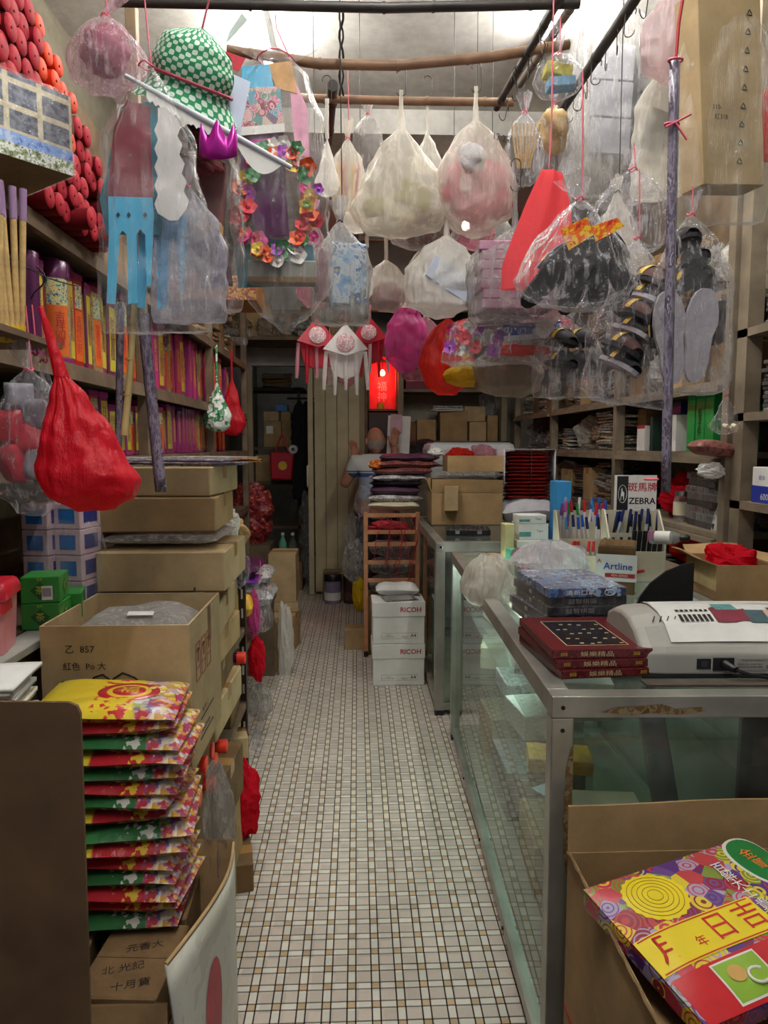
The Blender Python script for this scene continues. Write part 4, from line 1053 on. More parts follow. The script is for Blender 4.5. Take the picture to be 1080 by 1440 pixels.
# packs and boxes along the aisle beyond the rack
lo = thing('low_bench', 'low dark bench under the wrapped packs along the aisle', 'bench', (-.64, 3.7, 0))
bx('bench_top', .29, 1.2, .025, M_wood, lo, (0, 0, .48))
for y in (-.55, .55): bx('bench_leg', .27, .04, .48, M_wood, lo, (0, y, 0))
M_pp = film('purple_wrap', '#6a1f5c', .75, .5, .2, .6, 24, .2); M_ylw = mat('yellow_wrap', '#e2b030', .4, 0, .15, 40); M_prp = mat('violet_card', '#6d2a92', .4, 0, .1)
M_gw = printed('grey_white_packs', ['#bdbabf', '#d5d4d6', '#8d8a90', '#e4e3e0'], 24, 'noise', .35)
for lb, w, d, h, loc, m, nm in (('white flat pack in the wrapped pile by the aisle', .22, .3, .06, (-.6, 3.5, .68), M_gw, 'white_pack'), ('grey flat pack in the wrapped pile by the aisle', .24, .3, .07, (-.6, 3.5, .61), M_gw, 'grey_pack'),
                                ('yellow wrapped pack bulging beside the rack', .1, .14, .1, (-.52, 3.2, .62), M_ylw, 'yellow_pack'), ('violet card pack in the wrapped pile', .18, .2, .03, (-.56, 3.42, .742), M_prp, 'violet_pack'),
                                ('purple film wrapped pack on top of the aisle pile', .26, .34, .06, (-.6, 3.5, .775), M_pp, 'purple_pack'), ('clear bagged pink pack in the aisle pile', .16, .2, .1, (-.53, 3.3, .51), F_pink, 'pink_pack'),
                                ('grey wrapped pack at the far end of the aisle bench', .24, .3, .12, (-.58, 3.95, .51), M_gw, 'grey_pack'), ('white magazine pack at the far end of the aisle bench', .22, .28, .09, (-.58, 3.95, .64), M_gw, 'magazine_pack')):
    T(pillow(w, d, h, int(abs(loc[1] * 100)), 12, .8).obj(nm, m, None, loc), lb, 'pack')
bag('clear_bag', 'limp clear bag with white roll hanging off the aisle pile', 366, 806, 890, 36, 3.3, F_clear2, .6, DROP, 'tie', .06, 61, .2, tuft=.03)
for px, py, Y, w, h, m, lb in ((362, 925, 3.25, 22, 60, F_red, 'crumpled red film stuffed under the aisle bench'), (365, 985, 3.35, 34, 50, F_grey, 'torn grey film lying on the floor under the bench'), (402, 900, 4.25, 22, 100, F_white, 'white crumpled sack standing before the floor carton'), (358, 860, 3.2, 16, 60, F_magenta, 'dark magenta film hanging at the rack post'), (362, 1040, 3.1, 14, 40, F_clear2, 'pale blue tipped film lying by the rack post')):
    crump('plastic_film', lb, 'plastic film', px, py, Y, w, h, m, px, group='loose film along the aisle')
carton('carton', 'brown floor carton beside the white crumpled sack', .2, .25, .31, (-.60, 4.42, .001), 0, M_card)
carton('carton', 'strapped tan carton on the floor before the back room opening', .2, .3, .36, (-.55, 5.3, .25), 0, M_cardl)
carton('carton', 'worn tan carton under the strapped carton', .22, .32, .249, (-.56, 5.28, .001), 6, M_cardl)
carton('carton', 'squat brown carton on the floor behind the white sack', .2, .22, .25, (-.52, 4.86, .001), -8, M_card)
# ================================================================ HANGING GOODS
def ibox(name, label, px, py, Y, w, d, h, m, rot=(0, 0, 0), cat='box', group=None):
    p = at(px, py, Y); t = bx(name, w, d, h, m, None, (0, 0, 0), rot)
    R = Euler(rot).to_matrix(); t.location = p - R @ V((0, 0, h / 2)); return T(t, label, cat, group)
def plush(name, label, px, py, Y, r_, m, seed, cat='soft toy', group=None, sx=1, sz=1):
    o = crumple(r_ * 2 * sx, r_ * 1.6, r_ * 2 * sz, seed, 16).obj(name, m, None, at(px, py, Y) - V((0, 0, r_))); 
    for p in o.data.polygons: p.use_smooth = True
    return T(o, label, cat, group)
M_cream = mat('cream_card', '#d8cfb4', .6, 0, .1)
M_olive = mat('olive_box', '#9a9440', .5, 0, .1)
M_rose = mat('rose_plush', '#cf5a78', .8, 0, .15, 60, .4, 200)
M_fluff = mat('white_plush', '#e2e0e2', .9, 0, .08, 60, .6, 250)
M_maroon = mat('maroon_paper', '#7c2236', .6, 0, .15, 20)
M_sky = mat('sky_blue_paper', '#4fb4e0', .6, 0, .08, 10)
M_teal = mat('teal_paper', '#2b7f94', .6, 0, .15, 10)
M_mgn = mat('magenta_foil', '#b8209c', .25, .3, .12, 20)
M_blkf = mat('black_felt', '#1f1e22', .85, 0, .2, 40)
M_gfelt = mat('grey_felt_sole', '#aaa4aa', .9, 0, .12, 60, .25, 200)
M_brnf = mat('brown_felt', '#5a3f3c', .85, 0, .15, 40)
M_band = printed('yellow_red_band', ['#e2bd28', '#d8b020', '#e6c838', '#b83a20'], 55, 'noise', .4)
M_oband = printed('orange_red_band', ['#e2481c', '#f0c030', '#e86a20', '#c8281c'], 45, 'noise', .35)
def cut(name, label, poly, Y, m, cat='paper cutout', th=.002, group=None):
    ps = [at(x, y, Y) for x, y in poly]; c = ps[0]
    return T(G().prism([(p.x - c.x, p.z - c.z) for p in ps], th).obj(name, m, None, c), label, cat, group)
# --- middle group on the cross poles
bag('white_bag', 'large white plastic bag with olive boxes hanging from the bowed bamboo', 564, 184, 322, 130, 2.30, F_milk, .7, [(0, .1), (.2, .42), (.55, .85), (.8, 1.0), (.93, .8), (1, .3)], 'handle', .12, 101, .3, 2.6)
for i, (px, py, a, m) in enumerate(((582, 277, .35, M_olive), (535, 290, -.3, M_olive), (560, 300, .1, M_cream))):
    ibox('olive_box', ['olive box tilted in the large white bag', 'olive flat box low in the large white bag', 'cream box at the bottom of the large white bag'][i], px, py, 2.30, .10, .05, .07 if i == 0 else .045, m, (0, a, .3))
bag('white_bag', 'grey tinted bag of goods sagging below the olive box bag', 595, 285, 346, 98, 2.42, F_grey, .7, ROUND, 'tieonly', 0, 103, .2, tuft=.03)
plush('goods_roll', 'dull rose roll inside the sagging bag', 600, 318, 2.42, .05, M_maroon, 7, 'roll', sx=1.7)
pb_, P, H, W_ = bag('white_bag', 'round white bag of pink plush with a white fluffy ball', 669, 170, 318, 106, 2.26, F_milk, .85, ROUND, 'handle', .10, 104, .25, 2.1)
text('17-24/', .028, M_ink, pb_, (.065, -.085, -.085), (PI / 2, 0, .5))
for i, (px, py, r_) in enumerate(((650, 250, .05), (690, 255, .055), (668, 285, .06), (640, 275, .04), (700, 285, .045))):
    plush('pink_plush', 'rose pink plush inside the round white bag', px, py, 2.27, r_, M_rose, i, group='pink plush in the round white bag')
plush('fluffy_ball', 'white fluffy ball pressed against the round bag', 664, 222, 2.18, .038, M_fluff, 4)
bag('pink_bag', 'small pinkish bag hanging under the round plush bag', 668, 292, 348, 52, 2.5, F_pink, .7, ROUND, 'tie', ZC - at(668, 292, 2.5).z, 105, .2, tuft=.02, cord=M_wire)
bag('white_bag', 'narrow white bag beside the round plush bag', 601, 184, 240, 42, 2.55, F_milk, .7, DROP, 'handle', .11, 106, .25)
bag('clear_bag', 'puffed translucent bag behind the olive box bag', 517, 160, 232, 44, 2.6, F_grey, .6, ROUND, 'tieonly', .06, 107, .15, tuft=.03)
bag('cream_bag', 'cream bag of yellow and red sticks beside the dark pole stub', 489, 195, 290, 42, 2.4, F_milk, .6, BOXY, 'tie', .22, 108, .25, tuft=.06)
for i in range(5):
    o = ibox('paper_stick', 'yellow or red paper stick in the cream bag', 478 + i * 6, 255, 2.40, .009, .009, .12, (M_ylw, M_redc, M_cream)[i % 3], (0, .05 * i - .1, 0), 'stick', 'paper sticks in the cream bag')
bag('white_bag', 'slim white bag hanging against the dark pole stub', 460, 195, 270, 34, 2.35, F_white, .6, DROP, 'handle', .12, 109, .2)
bag('clear_bag', 'clear bag of wooden skewers hung on the dark pole', 738, 158, 254, 54, 2.25, F_clear2, .7, ROUND, 'tie', .05, 110, .2, tuft=.06, flare=4)
for i in range(8): ibox('wooden_skewer', 'thin wooden skewer in the clear bag', 724 + i * 4, 205, 2.25, .006, .006, .13, M_pale, (.1, .06 * i - .2, 0), 'skewer', 'wooden skewers in the clear bag')
bag('clear_bag', 'tied bag with yellow and blue sponges on a pink string', 786, 75, 132, 66, 2.1, F_clear2, .8, ROUND, 'tie', .13, 111, .25, tuft=.07)
ibox('yellow_sponge', 'yellow sponge in the tied string bag', 784, 102, 2.1, .075, .05, .032, mat('yellow_sponge', '#d9d04a', .8, 0, .15, 60), (0, .15, 0), 'sponge')
ibox('blue_sponge', 'blue sponge under the yellow one in the string bag', 788, 119, 2.1, .075, .05, .026, mat('blue_sponge', '#7fb4d4', .8, 0, .15, 60), (0, -.1, 0), 'sponge')
bag('clear_bag', 'clear bag of straw coloured goods below the sponge bag', 779, 145, 236, 52, 2.35, F_clear2, .7, BOXY, 'tie', .1, 112, .2)
plush('straw_bundle', 'straw coloured bundle in the clear bag under the sponges', 779, 195, 2.35, .045, M_pale, 9, 'bundle', sz=1.5)
# --- big grey sheets and the carton at the upper right
bag('grey_bag', 'long grey plastic bag of sheets hanging beside the black pole', 862, -5, 262, 112, 2.75, F_grey, .45, LONG, 'tie', .06, 113, .25, 2.6, tuft=.04)
ibox('black_board', 'black board standing in the long grey bag', 892, 170, 2.75, .045, .02, .46, M_black, (0, .08, 0), 'board')
for i in range(3): ibox('lavender_pack', 'pale lavender pack inside the long grey bag', 862 - i * 3, 90 + i * 52, 2.74, .15, .035, .125, mat('lavender_pack', '#a6a6b2', .5, 0, .2, 20), (0, .05, 0), 'pack', 'lavender packs in the grey bag')
bag('grey_bag', 'smaller grey bag hanging under the black pole hooks', 826, 128, 264, 74, 2.8, F_grey, .5, BOXY, 'tie', .06, 114, .25, 2.6)
bag('white_bag', 'pale pink tinted bag hanging behind the long wrapped strip', 946, -12, 104, 84, 1.75, film('blush_film', '#e6d2d4', .5, .35, .3, .5, 18, .3), .7, ROUND, 'tie', .05, 115, .2)
bag('clear_bag', 'wrinkled clear bag of cream goods behind the strip below the blush bag', 930, 95, 265, 70, 1.85, F_milk, .6, BOXY, 'tie', .05, 116, .25)
ibox('dark_box', 'dark box in the wrinkled bag behind the strip', 925, 185, 1.86, .07, .03, .09, M_black, (0, .3, 0))
bb, P, H, W_ = bag('clear_bag', 'clear bag round a long brown carton with recycling marks', 1020, 8, 290, 128, 1.62, F_clear, .5, LONG, 'tie', .12, 117, .22, 3.0, tuft=.05)
lc = thing('brown_carton', 'long brown carton with recycling marks inside the clear hanging bag', 'carton', at(1016, 268, 1.62), (0, -.09, .25))
bx('carton_body', .165, .07, .40, M_cardl, lc)
M_recy = mat('green_black_mark', '#2c3a2a', .7, 0, 0)
for k in range(9):
    z = .05 + k * .038; x = .015 + k * .0045
    for s in range(3):
        a = 2 * PI * s / 3; p0 = V((x + .0075 * math.sin(a), -.0358, z + .0075 * math.cos(a))); p1 = V((x + .0075 * math.sin(a + 2.0), -.0358, z + .0075 * math.cos(a + 2.0)))
        G().tube([p0, p0.lerp(p1, .8)], .0011, 4).obj('recycling_mark', M_recy, lc)
text('310-', .014, M_ink, lc, (-.04, -.0358, .16)); text('紅318', .014, M_ink, lc, (-.03, -.0358, .14))
bag('red_bag', 'bright red bag hanging beyond the carton bag', 1092, 105, 215, 44, 1.7, F_red, .6, BOXY, 'tie', ZC - at(1092, 105, 1.7).z, 118, .2)
# --- slippers in clear bags
bag('clear_bag', 'clear bag of dark slippers with orange bands on a pink string', 815, 280, 424, 164, 1.50, F_clear2, .75, [(0, .06), (.2, .35), (.5, .78), (.75, 1.0), (.9, .9), (1, .55)], 'tie', .25, 120, .3, 2.4, tuft=.035, lean=-.6, skew=-4, flare=4.5)
for i, (px, py, rx, ry, rzz) in enumerate(((776, 388, .75, .5, .35), (812, 392, .7, .1, .1), (842, 384, .75, -.2, -.1), (866, 372, .7, -.5, -.3))):
    slipper('dark slipper with orange band in the string hung clear bag', at(px, py, 1.50 + .015 * i), (rx, ry, rzz), M_blkf, mat('grey_blue_felt', '#6e7080', .85, 0, .2, 40), M_oband, group='dark slippers in the string hung bag', scale=.72)
bag('clear_bag', 'empty wide clear bag behind the string hung slippers', 890, 238, 350, 112, 1.72, F_clear2, .5, ROUND, 'tie', .06, 121, .25, crump=.1)
bag('clear_bag', 'slanting clear bag of stacked slippers with yellow bands', 896, 335, 562, 118, 1.64, F_clear2, .7, [(0, .06), (.15, .4), (.4, .72), (.7, .95), (.93, 1.0), (1, .8)], 'tie', .15, 122, .28, 3.0, skew=-12, tilt=-.18)
for i in range(6):
    slipper('grey and black slipper with yellow band stacked in the slanting bag', at(906 - i * 9 + (i % 2) * 6, 402 + i * 23, 1.64), (1.9, .55, .25), M_gfelt if i % 2 else M_blkf, M_blkf if i % 2 else M_brnf, M_band, group='slippers stacked in the slanting bag', scale=.74)
bag('clear_bag', 'broad clear bag of grey soled slippers tied at the top', 972, 302, 545, 116, 1.56, F_clear2, .8, [(0, .06), (.15, .5), (.35, .85), (.6, 1.0), (.93, .98), (1, .8)], 'tie', .06, 123, .25, 2.8)
for i, (px, py, Y, a) in enumerate(((944, 475, 1.515, -.12), (985, 472, 1.51, .08))):
    t = slipper('grey soled slipper standing upright facing out of the broad bag', at(px, py, Y), (.05, a, 0), M_gfelt, M_blkf, M_band, group='upright grey soled slippers', scale=.82)
for i, (px, py, Y, rx) in enumerate(((962, 352, 1.58, 1.45), (970, 378, 1.58, 1.5), (968, 402, 1.59, 1.45), (990, 425, 1.63, .2))):
    slipper('black slipper with yellow band packed behind the grey soles', at(px, py, Y), (rx, 0, .15 * i - .2), M_blkf, M_blkf, M_band, group='black slippers in the broad bag', scale=.64)
bag('clear_bag', 'clear bag of black slippers with yellow bands below the fan bag', 800, 452, 556, 98, 2.05, F_clear2, .7, BOXY, 'tieonly', 0, 124, .2)
for i in range(4): slipper('black slipper with yellow band in the bag below the fan', at(786 + (i % 2) * 26, 485 + (i // 2) * 30, 2.05), (1.7, .3, .2), M_blkf, M_blkf, M_band, group='black slippers below the fan bag', scale=.72)
bag('clear_bag', 'small clear bag of slippers with a yellow tag in between', 842, 378, 462, 68, 1.95, F_clear2, .7, DROP, 'tieonly', 0, 125, .2)
for i in range(2): slipper('black slipper with yellow tag in the small clear bag', at(838 + i * 10, 415 + i * 18, 1.95), (1.5, .3, .6), M_blkf, M_blkf, M_band, group='slippers in the small clear bag', scale=.62)
cb = thing('red_bag', 'flat coral red bag hanging behind the string hung slippers', 'bag', at(772, 238, 1.80))
LE = [at(x, y, 1.80) - cb.location for x, y in ((762, 238), (742, 280), (722, 330), (706, 372), (704, 408))]; RE = [at(x, y, 1.80) - cb.location for x, y in ((790, 242), (802, 285), (806, 330), (795, 368), (770, 404))]
def pl(L_, t): i = min(len(L_) - 2, int(t * (len(L_) - 1))); f = t * (len(L_) - 1) - i; return L_[i].lerp(L_[i + 1], f)
for sgn in (-1, 1): G().grid(lambda u, v: pl(LE, v).lerp(pl(RE, v), u) + V((0, sgn * (.018 * math.sin(PI * u) ** .5 * (.3 + .7 * v)) + .006 * math.sin(u * 9 + v * 3) * math.sin(PI * u), 0)), 22, 18).obj('bag_body', F_coral, cb)
G().tube([(0, 0, 0), (.004, 0, .1), (.0, 0, ZC - cb.location.z)], .0018, 5).obj('cord', M_pinkstr, cb)
for poly, lb in (([(788, 322), (826, 305), (835, 330), (800, 352)], 'orange red paper label inside the string hung slipper bag'), ([(832, 318), (868, 306), (878, 318), (838, 340)], 'second orange red paper label inside the string hung slipper bag')):
    cut('paper_label', lb, poly, 1.44, M_oband, 'label')
# --- lower middle row
bag('clear_bag', 'clear bag of stacked mauve boxes beside the coral bag', 724, 322, 448, 126, 2.05, F_grey, .6, BOXY, 'handle', .12, 130, .25, 3.5)
M_mauve = printed('mauve_box_print', ['#b08aa0', '#a87c98', '#c0a0b0', '#9a6c88'], 14, 'noise', .4)
for i in range(7): ibox('mauve_box', 'flat mauve box stacked in the clear bag', 722 + (i % 2) * 3, 432 - i * 13.5, 2.05, .205, .10, .0245, M_mauve, rz(3 - i), 'box', 'mauve boxes in the clear bag')
bag('white_bag', 'wide white bag of blue tinted papers tied at one corner', 628, 332, 442, 108, 2.25, F_white, .6, ROUND, 'handle', .1, 131, .3, skew=-6)
for i in range(3): ibox('paper_pad', 'blue white paper pad showing through the wide white bag', 622 + i * 14, 385 + i * 10, 2.2, .09, .02, .07, mat('blue_white_paper', '#c2cce0', .6, 0, .1), (0, .5, .2), 'pad', 'paper pads in the white bag')
bag('white_bag', 'small white bag with maroon bottom hanging on a hook', 543, 366, 434, 58, 2.4, F_milk, .8, ROUND, 'handle', .09, 132, .28)
plush('maroon_bundle', 'maroon bundle at the bottom of the small white bag', 543, 412, 2.4, .05, M_maroon, 3, 'bundle', sx=1.1, sz=.8)
bag('cream_bag', 'cream bag leaning behind the wide white bag', 612, 330, 425, 46, 2.55, F_milk, .6, BOXY, 'handle', .08, 133, .25, skew=-26)
bag('white_bag', 'thin white empty bag beside the blue box bag', 516, 348, 415, 18, 2.35, F_white, .5, DROP, 'handle', .06, 134, .2)
bag('clear_bag', 'clear bag with a big blue box and a flared knot', 478, 312, 448, 80, 2.0, F_grey, .7, BOXY, 'tie', ZC - at(478, 312, 2.0).z, 135, .2, 3.2, tuft=.06, flare=3.5, cord=M_wire)
bb2 = ibox('blue_box', 'blue printed box inside the flared knot bag', 488, 388, 2.0, .095, .06, .16, printed('blue_toy_print', ['#4f8fc4', '#7fb0d8', '#c9d6e0', '#3a6aa8', '#d8c86a'], 22, 'noise', .3), (0, 0, .2))
ibox('maroon_box', 'maroon box beside the blue box in the flared knot bag', 456, 385, 2.01, .05, .06, .14, M_maroon, (0, 0, .2))
bag('magenta_bag', 'pink bag of magenta balls above the shrine', 572, 420, 520, 60, 2.7, F_magenta, .8, ROUND, 'tie', .08, 136, .2)
for i, (px, py) in enumerate(((574, 440), (562, 468), (585, 470), (572, 498))): T(G().lathe([(.037 * math.sin(PI * q / 12) + .0001, -.037 * math.cos(PI * q / 12)) for q in range(13)], n=20).obj('magenta_ball', mat('magenta_ball', '#cf4a9c', .4, 0, .1), None, at(px, py, 2.7)), 'magenta ball in the pink bag', 'ball', 'magenta balls in the pink bag')
bag('clear_bag', 'clear bag with a pale rose box under the wide white bag', 598, 445, 532, 64, 2.74, F_pink, .7, BOXY, 'handle', .12, 137, .25)
ibox('rose_box', 'pale rose box in the pink tinted bag', 597, 500, 2.74, .12, .08, .10, mat('rose_box', '#b87a80', .5, 0, .15), (0, .2, .3))
F_redt = film('red_thin_film', '#e0301f', .62, .5, .2, .6, 24, .2)
bag('red_bag', 'glossy red bag hanging under the paper pads', 630, 448, 552, 74, 2.35, F_redt, .8, ROUND, 'handle', .08, 138, .3)
bag('yellow_bag', 'glossy yellow bag hanging beside the red bag', 654, 506, 543, 58, 2.28, F_yellow, .7, ROUND, 'tieonly', .04, 139, .2, tuft=.02)
fb, P, H, W_ = bag('clear_bag', 'wide clear bag of paper flowers and a folded fan', 712, 436, 508, 168, 2.12, F_clear2, .6, BOXY, 'tieonly', 0, 140, .2, 2.8)
bag('grey_bag', 'brownish grey bag bulging under the paper flowers', 714, 478, 556, 96, 2.25, film('brown_grey_film', '#a89a8c', .6, .35, .3, .5, 18, .2), .7, ROUND, 'tieonly', 0, 141, .2, tuft=.02)
def blossom_mesh(n=5, r_=.012):
    g = G(); g.lathe([(0.0001, .006), (r_ * .28, .005), (r_ * .3, 0)], n=8)
    for k in range(n):
        a = 2 * PI * k / n
        def fn(u, v, a=a):
            l = r_ * v; w = r_ * .62 * math.sin(PI * min(1, v * .92 + .06)) * (u - .5) * 2; c, s = math.cos(a), math.sin(a)
            return V((c * l - s * w, s * l + c * w, .35 * r_ * v * v - .2 * r_ * (u - .5) ** 2))
        g.grid(fn, 3, 4)
    return g
BL = {}
def blossom(m, parent, loc, rot, r_=.014, n=5, name='blossom'):
    k = (m.name, round(r_, 3), n)
    if k not in BL: BL[k] = blossom_mesh(n, r_).mesh('blossom'); BL[k].materials.append(m)
    return link(name, BL[k], None, parent, loc, rot)
FC_ = [mat('petal_' + n, c, .5, 0, .1) for n, c in (('pink', '#d83c8c'), ('orange', '#e8622c'), ('yellow', '#e6c62c'), ('red', '#c82838'), ('violet', '#a040b0'), ('white', '#e8e4e0'), ('green', '#2e7a44'))]
gl = thing('paper_flower_spray', 'spray of pink white and blue paper flowers in the wide clear bag', 'paper flowers', at(660, 480, 2.12))
for i in range(16): blossom(FC_[(0, 5, 3, 4)[i % 4]], gl, (rnd.uniform(-.06, .09), rnd.uniform(-.04, .0), rnd.uniform(-.03, .05)), (PI / 2 + rnd.uniform(-.5, .5), 0, rnd.uniform(-.6, .6)), .022)
bf = ibox('blue_fan', 'blue and silver folded fan in the wide clear bag', 748, 465, 2.1, .17, .012, .045, mat('royal_blue', '#2c4fa8', .4, 0, .1), (0, -.08, 0), 'fan')
G().box(-.085, .085, -.0075, -.006, -.003, .012).obj('silver_stripe', printed('silver_stripes', ['#d8dce0', '#8890a0', '#e8eaec'], 90, 'wave', .3), bf)
fl_ = blossom(FC_[5], None, at(765, 462, 2.06), (PI / 2, 0, 0), .03, 7, 'paper_flower'); T(fl_, 'single cream paper flower on the blue fan', 'paper flower')
T(crumple(.17, .05, .03, 77).obj('red_tinsel', F_redt, None, at(735, 500, 2.12)), 'strip of red tinsel under the blue fan', 'tinsel')
# --- embroidered hanging ornaments above the door
M_orr = mat('red_satin', '#c01c34', .35, 0, .15, 40); M_orw = mat('white_satin', '#e4e0de', .4, 0, .08, 40)
M_emb = printed('silver_embroidery', ['#d8cfd2', '#b86a78', '#e8e2e2', '#9a3a50'], 130, 'noise', .4)
def ornament(lab, px, py, Y, m, tm, s=1.0, rot=0):
    P = at(px, py, Y); t = thing('embroidered_ornament', lab, 'ornament', P, (0, 0, rot)); t.scale = (s,) * 3
    G().prism([(0, 0), (.085, -.10), (0, -.125), (-.085, -.10)], .012).obj('cap_panel', m, t, (0, -.03, 0), (-.15, 0, 0))
    G().prism([(-.07, -.10), (.07, -.10), (.05, -.19), (0, -.21), (-.05, -.19)], .02).obj('body_panel', m, t, (0, -.005, 0))
    a = G(); a.lathe([(.0001, .004), (.03, .002), (.036, 0)], n=16); a.obj('embroidery', M_emb, t, (0, -.047, -.075), (PI / 2 - .15, 0, 0))
    for k in range(5):
        x = -.075 + k * .0375
        G().tube([(x, -.01, -.105), (x * 1.08, -.016, -.19), (x * 1.12, -.012, -.25 - .02 * (k % 2))], [.007, .009, .006], 6).obj('tassel', tm if k % 2 == 0 else m, t)
    G().tube([(0, 0, 0), (.002, 0, (2.02 - P.z) / s)], .002, 5).obj('cord', M_pinkstr, t)
    return t
ornament('red embroidered ornament with pink tassels hanging before the lintel', 444, 448, 2.75, M_orr, mat('pink_tassel', '#d08a98', .6), .9, .2)
ornament('white embroidered ornament with white tassels between the red ones', 486, 456, 2.65, M_orw, M_orw, .95)
ornament('red embroidered ornament with white tassels above the shrine', 521, 446, 2.8, M_orr, M_orw, .85, -.2)
for i, (px, py) in enumerate(((464, 530), (488, 530))):
    t = thing('hanging_disc', ['clear round disc hanging under the white ornament', 'rose round disc hanging beside the clear one'][i], 'disc', at(px, py, 2.7)); G().lathe([(.032, 0), (.034, .004), (.032, .008)], n=24).obj('disc', [F_clear2, F_pink][i], t, rot=(PI / 2, 0, 0)); G().tube([(.034 * math.cos(a), -.004, .034 * math.sin(a)) for a in [2 * PI * k / 24 for k in range(24)]], .002, 5, 0, True).obj('rim', M_gryc, t)
    G().cyl((0, 0, .033), (0, 0, .20), .0015, n=5).obj('cord', M_pinkstr, t)
# --- upper left: hat, stick, paper dress, gloves
hat = thing('cloth_hat', 'green and white patterned cloth hat with pink band', 'hat', at(272, 100, 1.52), (.35, .35, 0))
tt = NT('green_white_flower_cloth'); uvn = tt.n('ShaderNodeUVMap'); mpp = tt.n('ShaderNodeMapping'); tt.l(uvn.outputs[0], mpp.inputs[0]); mpp.inputs['Scale'].default_value = (44, 14, 1)
ck = tt.n('ShaderNodeTexChecker'); ck.inputs['Scale'].default_value = 1.0; ck.inputs[1].default_value = lin('#1d8452'); ck.inputs[2].default_value = lin('#cfe4d6'); tt.l(mpp.outputs[0], ck.inputs[0])
vv = tt.n('ShaderNodeTexVoronoi'); vv.voronoi_dimensions = '2D'; vv.inputs['Scale'].default_value = 1.0; vv.inputs['Randomness'].default_value = 0; tt.l(mpp.outputs[0], vv.inputs['Vector'])
dot = tt.ramp(vv.outputs['Distance'], [(0, (1, 1, 1, 1)), (.17, (0, 0, 0, 1))], 'CONSTANT'); ff = tt.mix(dot, ck.outputs[0], lin('#2a8a5a'))
pp_ = tt.n('ShaderNodeBsdfPrincipled'); pp_.inputs['Roughness'].default_value = .8; tt.l(ff, pp_.inputs['Base Color']); tt.l(pp_.outputs[0], tt.out.inputs[0]); M_hat = tt.m
def uvgrid(o, nu, nv, v0=0, vs=1):
    me = o.data; ul = me.uv_layers.new(name='UVMap')
    for lp_ in me.loops: i = lp_.vertex_index; ul.data[lp_.index].uv = ((i % (nu + 1)) / nu, v0 + vs * (i // (nu + 1)) / nv)
def hatf(u, v):
    a = 2 * PI * u; r_ = .082 * interp([(0, .95), (.35, 1.0), (.7, .86), (.9, .45), (1, .02)], v) * (1 + .03 * math.cos(9 * a) * (1 - v)); return V((r_ * math.cos(a), r_ * .8 * math.sin(a), lerp(-.035, .075, v) + .006 * noise.noise(V((a * 2, v * 6, 1)))))
uvgrid(G().grid(hatf, 40, 16).obj('crown', M_hat, hat), 40, 16)
uvgrid(G().grid(lambda u, v: V((lerp(.078, .108, v) * math.cos(2 * PI * u), lerp(.078, .108, v) * .8 * math.sin(2 * PI * u), -.033 - .04 * v + .006 * math.sin(6 * PI * u) * v)), 40, 5).obj('brim', M_hat, hat), 40, 5, 0, .3)
G().tube([(.084 * math.cos(a), .068 * math.sin(a), -.022) for a in [2 * PI * k / 30 for k in range(30)]], .0038, 6, 0, True).obj('band', mat('dusty_pink_band', '#a83c52', .6), hat)
G().tube([(0, 0, .07), (.002, 0, .12), (.0, 0, .17)], .002, 5).obj('cord', M_pinkstr, hat)
sk = thing('paper_wrapped_stick', 'white paper wrapped stick slanting below the green hat', 'stick', at(176, 106, 1.44))
e = at(410, 236, 1.50) - at(176, 106, 1.44)
G().tube([(0, 0, 0), e * .5, e], [.004, .007, .005], 8).obj('stick_shaft', mat('grey_white_paper', '#c4c8d0', .5, 0, .1), sk)
G().grid(lambda u, v: e * lerp(.12, .6, u) + V((0, 0, -lerp(0, .02 + .012 * ((u * 14) % 1), v))), 28, 1).obj('paper_fringe', M_white, sk)
G().grid(lambda u, v: e * lerp(.62, .95, u) + V((0, 0, -lerp(0, .045 * math.sin(PI * u), v))), 10, 1).obj('paper_flap', M_white, sk)
for i, (poly, lb) in enumerate((([(300, 92), (352, 115), (335, 200), (318, 225), (290, 190)], 'blue white card strip tied behind the green hat'), ([(322, 45), (340, 18), (348, 28), (318, 60)], 'pale plaid ribbon end above the green hat'), ([(318, 72), (345, 82), (335, 100), (315, 92)], 'small red card tag beside the hat'))):
    Yq = 1.57 + .01 * i; ps = [at(x, y, Yq) for x, y in poly]
    o = G().prism([(p.x - ps[0].x, p.z - ps[0].z) for p in ps], .002).obj('card_strip', [mat('blue_white_card', '#ccd2ea', .5, 0, .06), mat('pale_plaid', '#c4d2ce', .6), M_redc][i], None, ps[0]); T(o, lb, 'card')
crn = thing('foil_crown', 'magenta foil crown hanging under the green hat', 'crown', at(308, 212, 1.44))
G().grid(lambda u, v: V((.045 * math.cos(PI * (1.15 - 1.3 * u)) , -.02 * math.sin(PI * u), lerp(-.028 * math.sin(PI * u), .02 + .045 * abs(((u * 4) % 1) - .5) * 2 * (.6 + .4 * math.sin(PI * u)), v))), 32, 2).obj('crown_band', M_mgn, crn, solid=.001)
crn.scale = (.8, .8, .8)
frl = T(crumple(.1, .05, .09, 88, 26).obj('paper_frill', mat('dark_red_frill', '#6a1c24', .6, 0, .25, 60), None, at(282, 212, 1.55) - V((0, 0, .045))), 'dark red paper frill beside the foil crown', 'frill')
# round pink wrapped coil
bag('pink_bag', 'round wrapped coil in pinkish film hanging at the ceiling edge', 148, 22, 120, 104, 1.56, film('pale_pink_crinkle', '#f2dce4', .22, .8, .16, .9, 40, .4), .6, ROUND, 'tie', .06, 150, .15, 2.0, lean=.8)
plush('plum_disc', 'plum paper disc inside the pinkish film', 148, 72, 1.57, .046, mat('plum_paper', '#8c2c50', .6, 0, .2, 40), 33, 'paper disc')
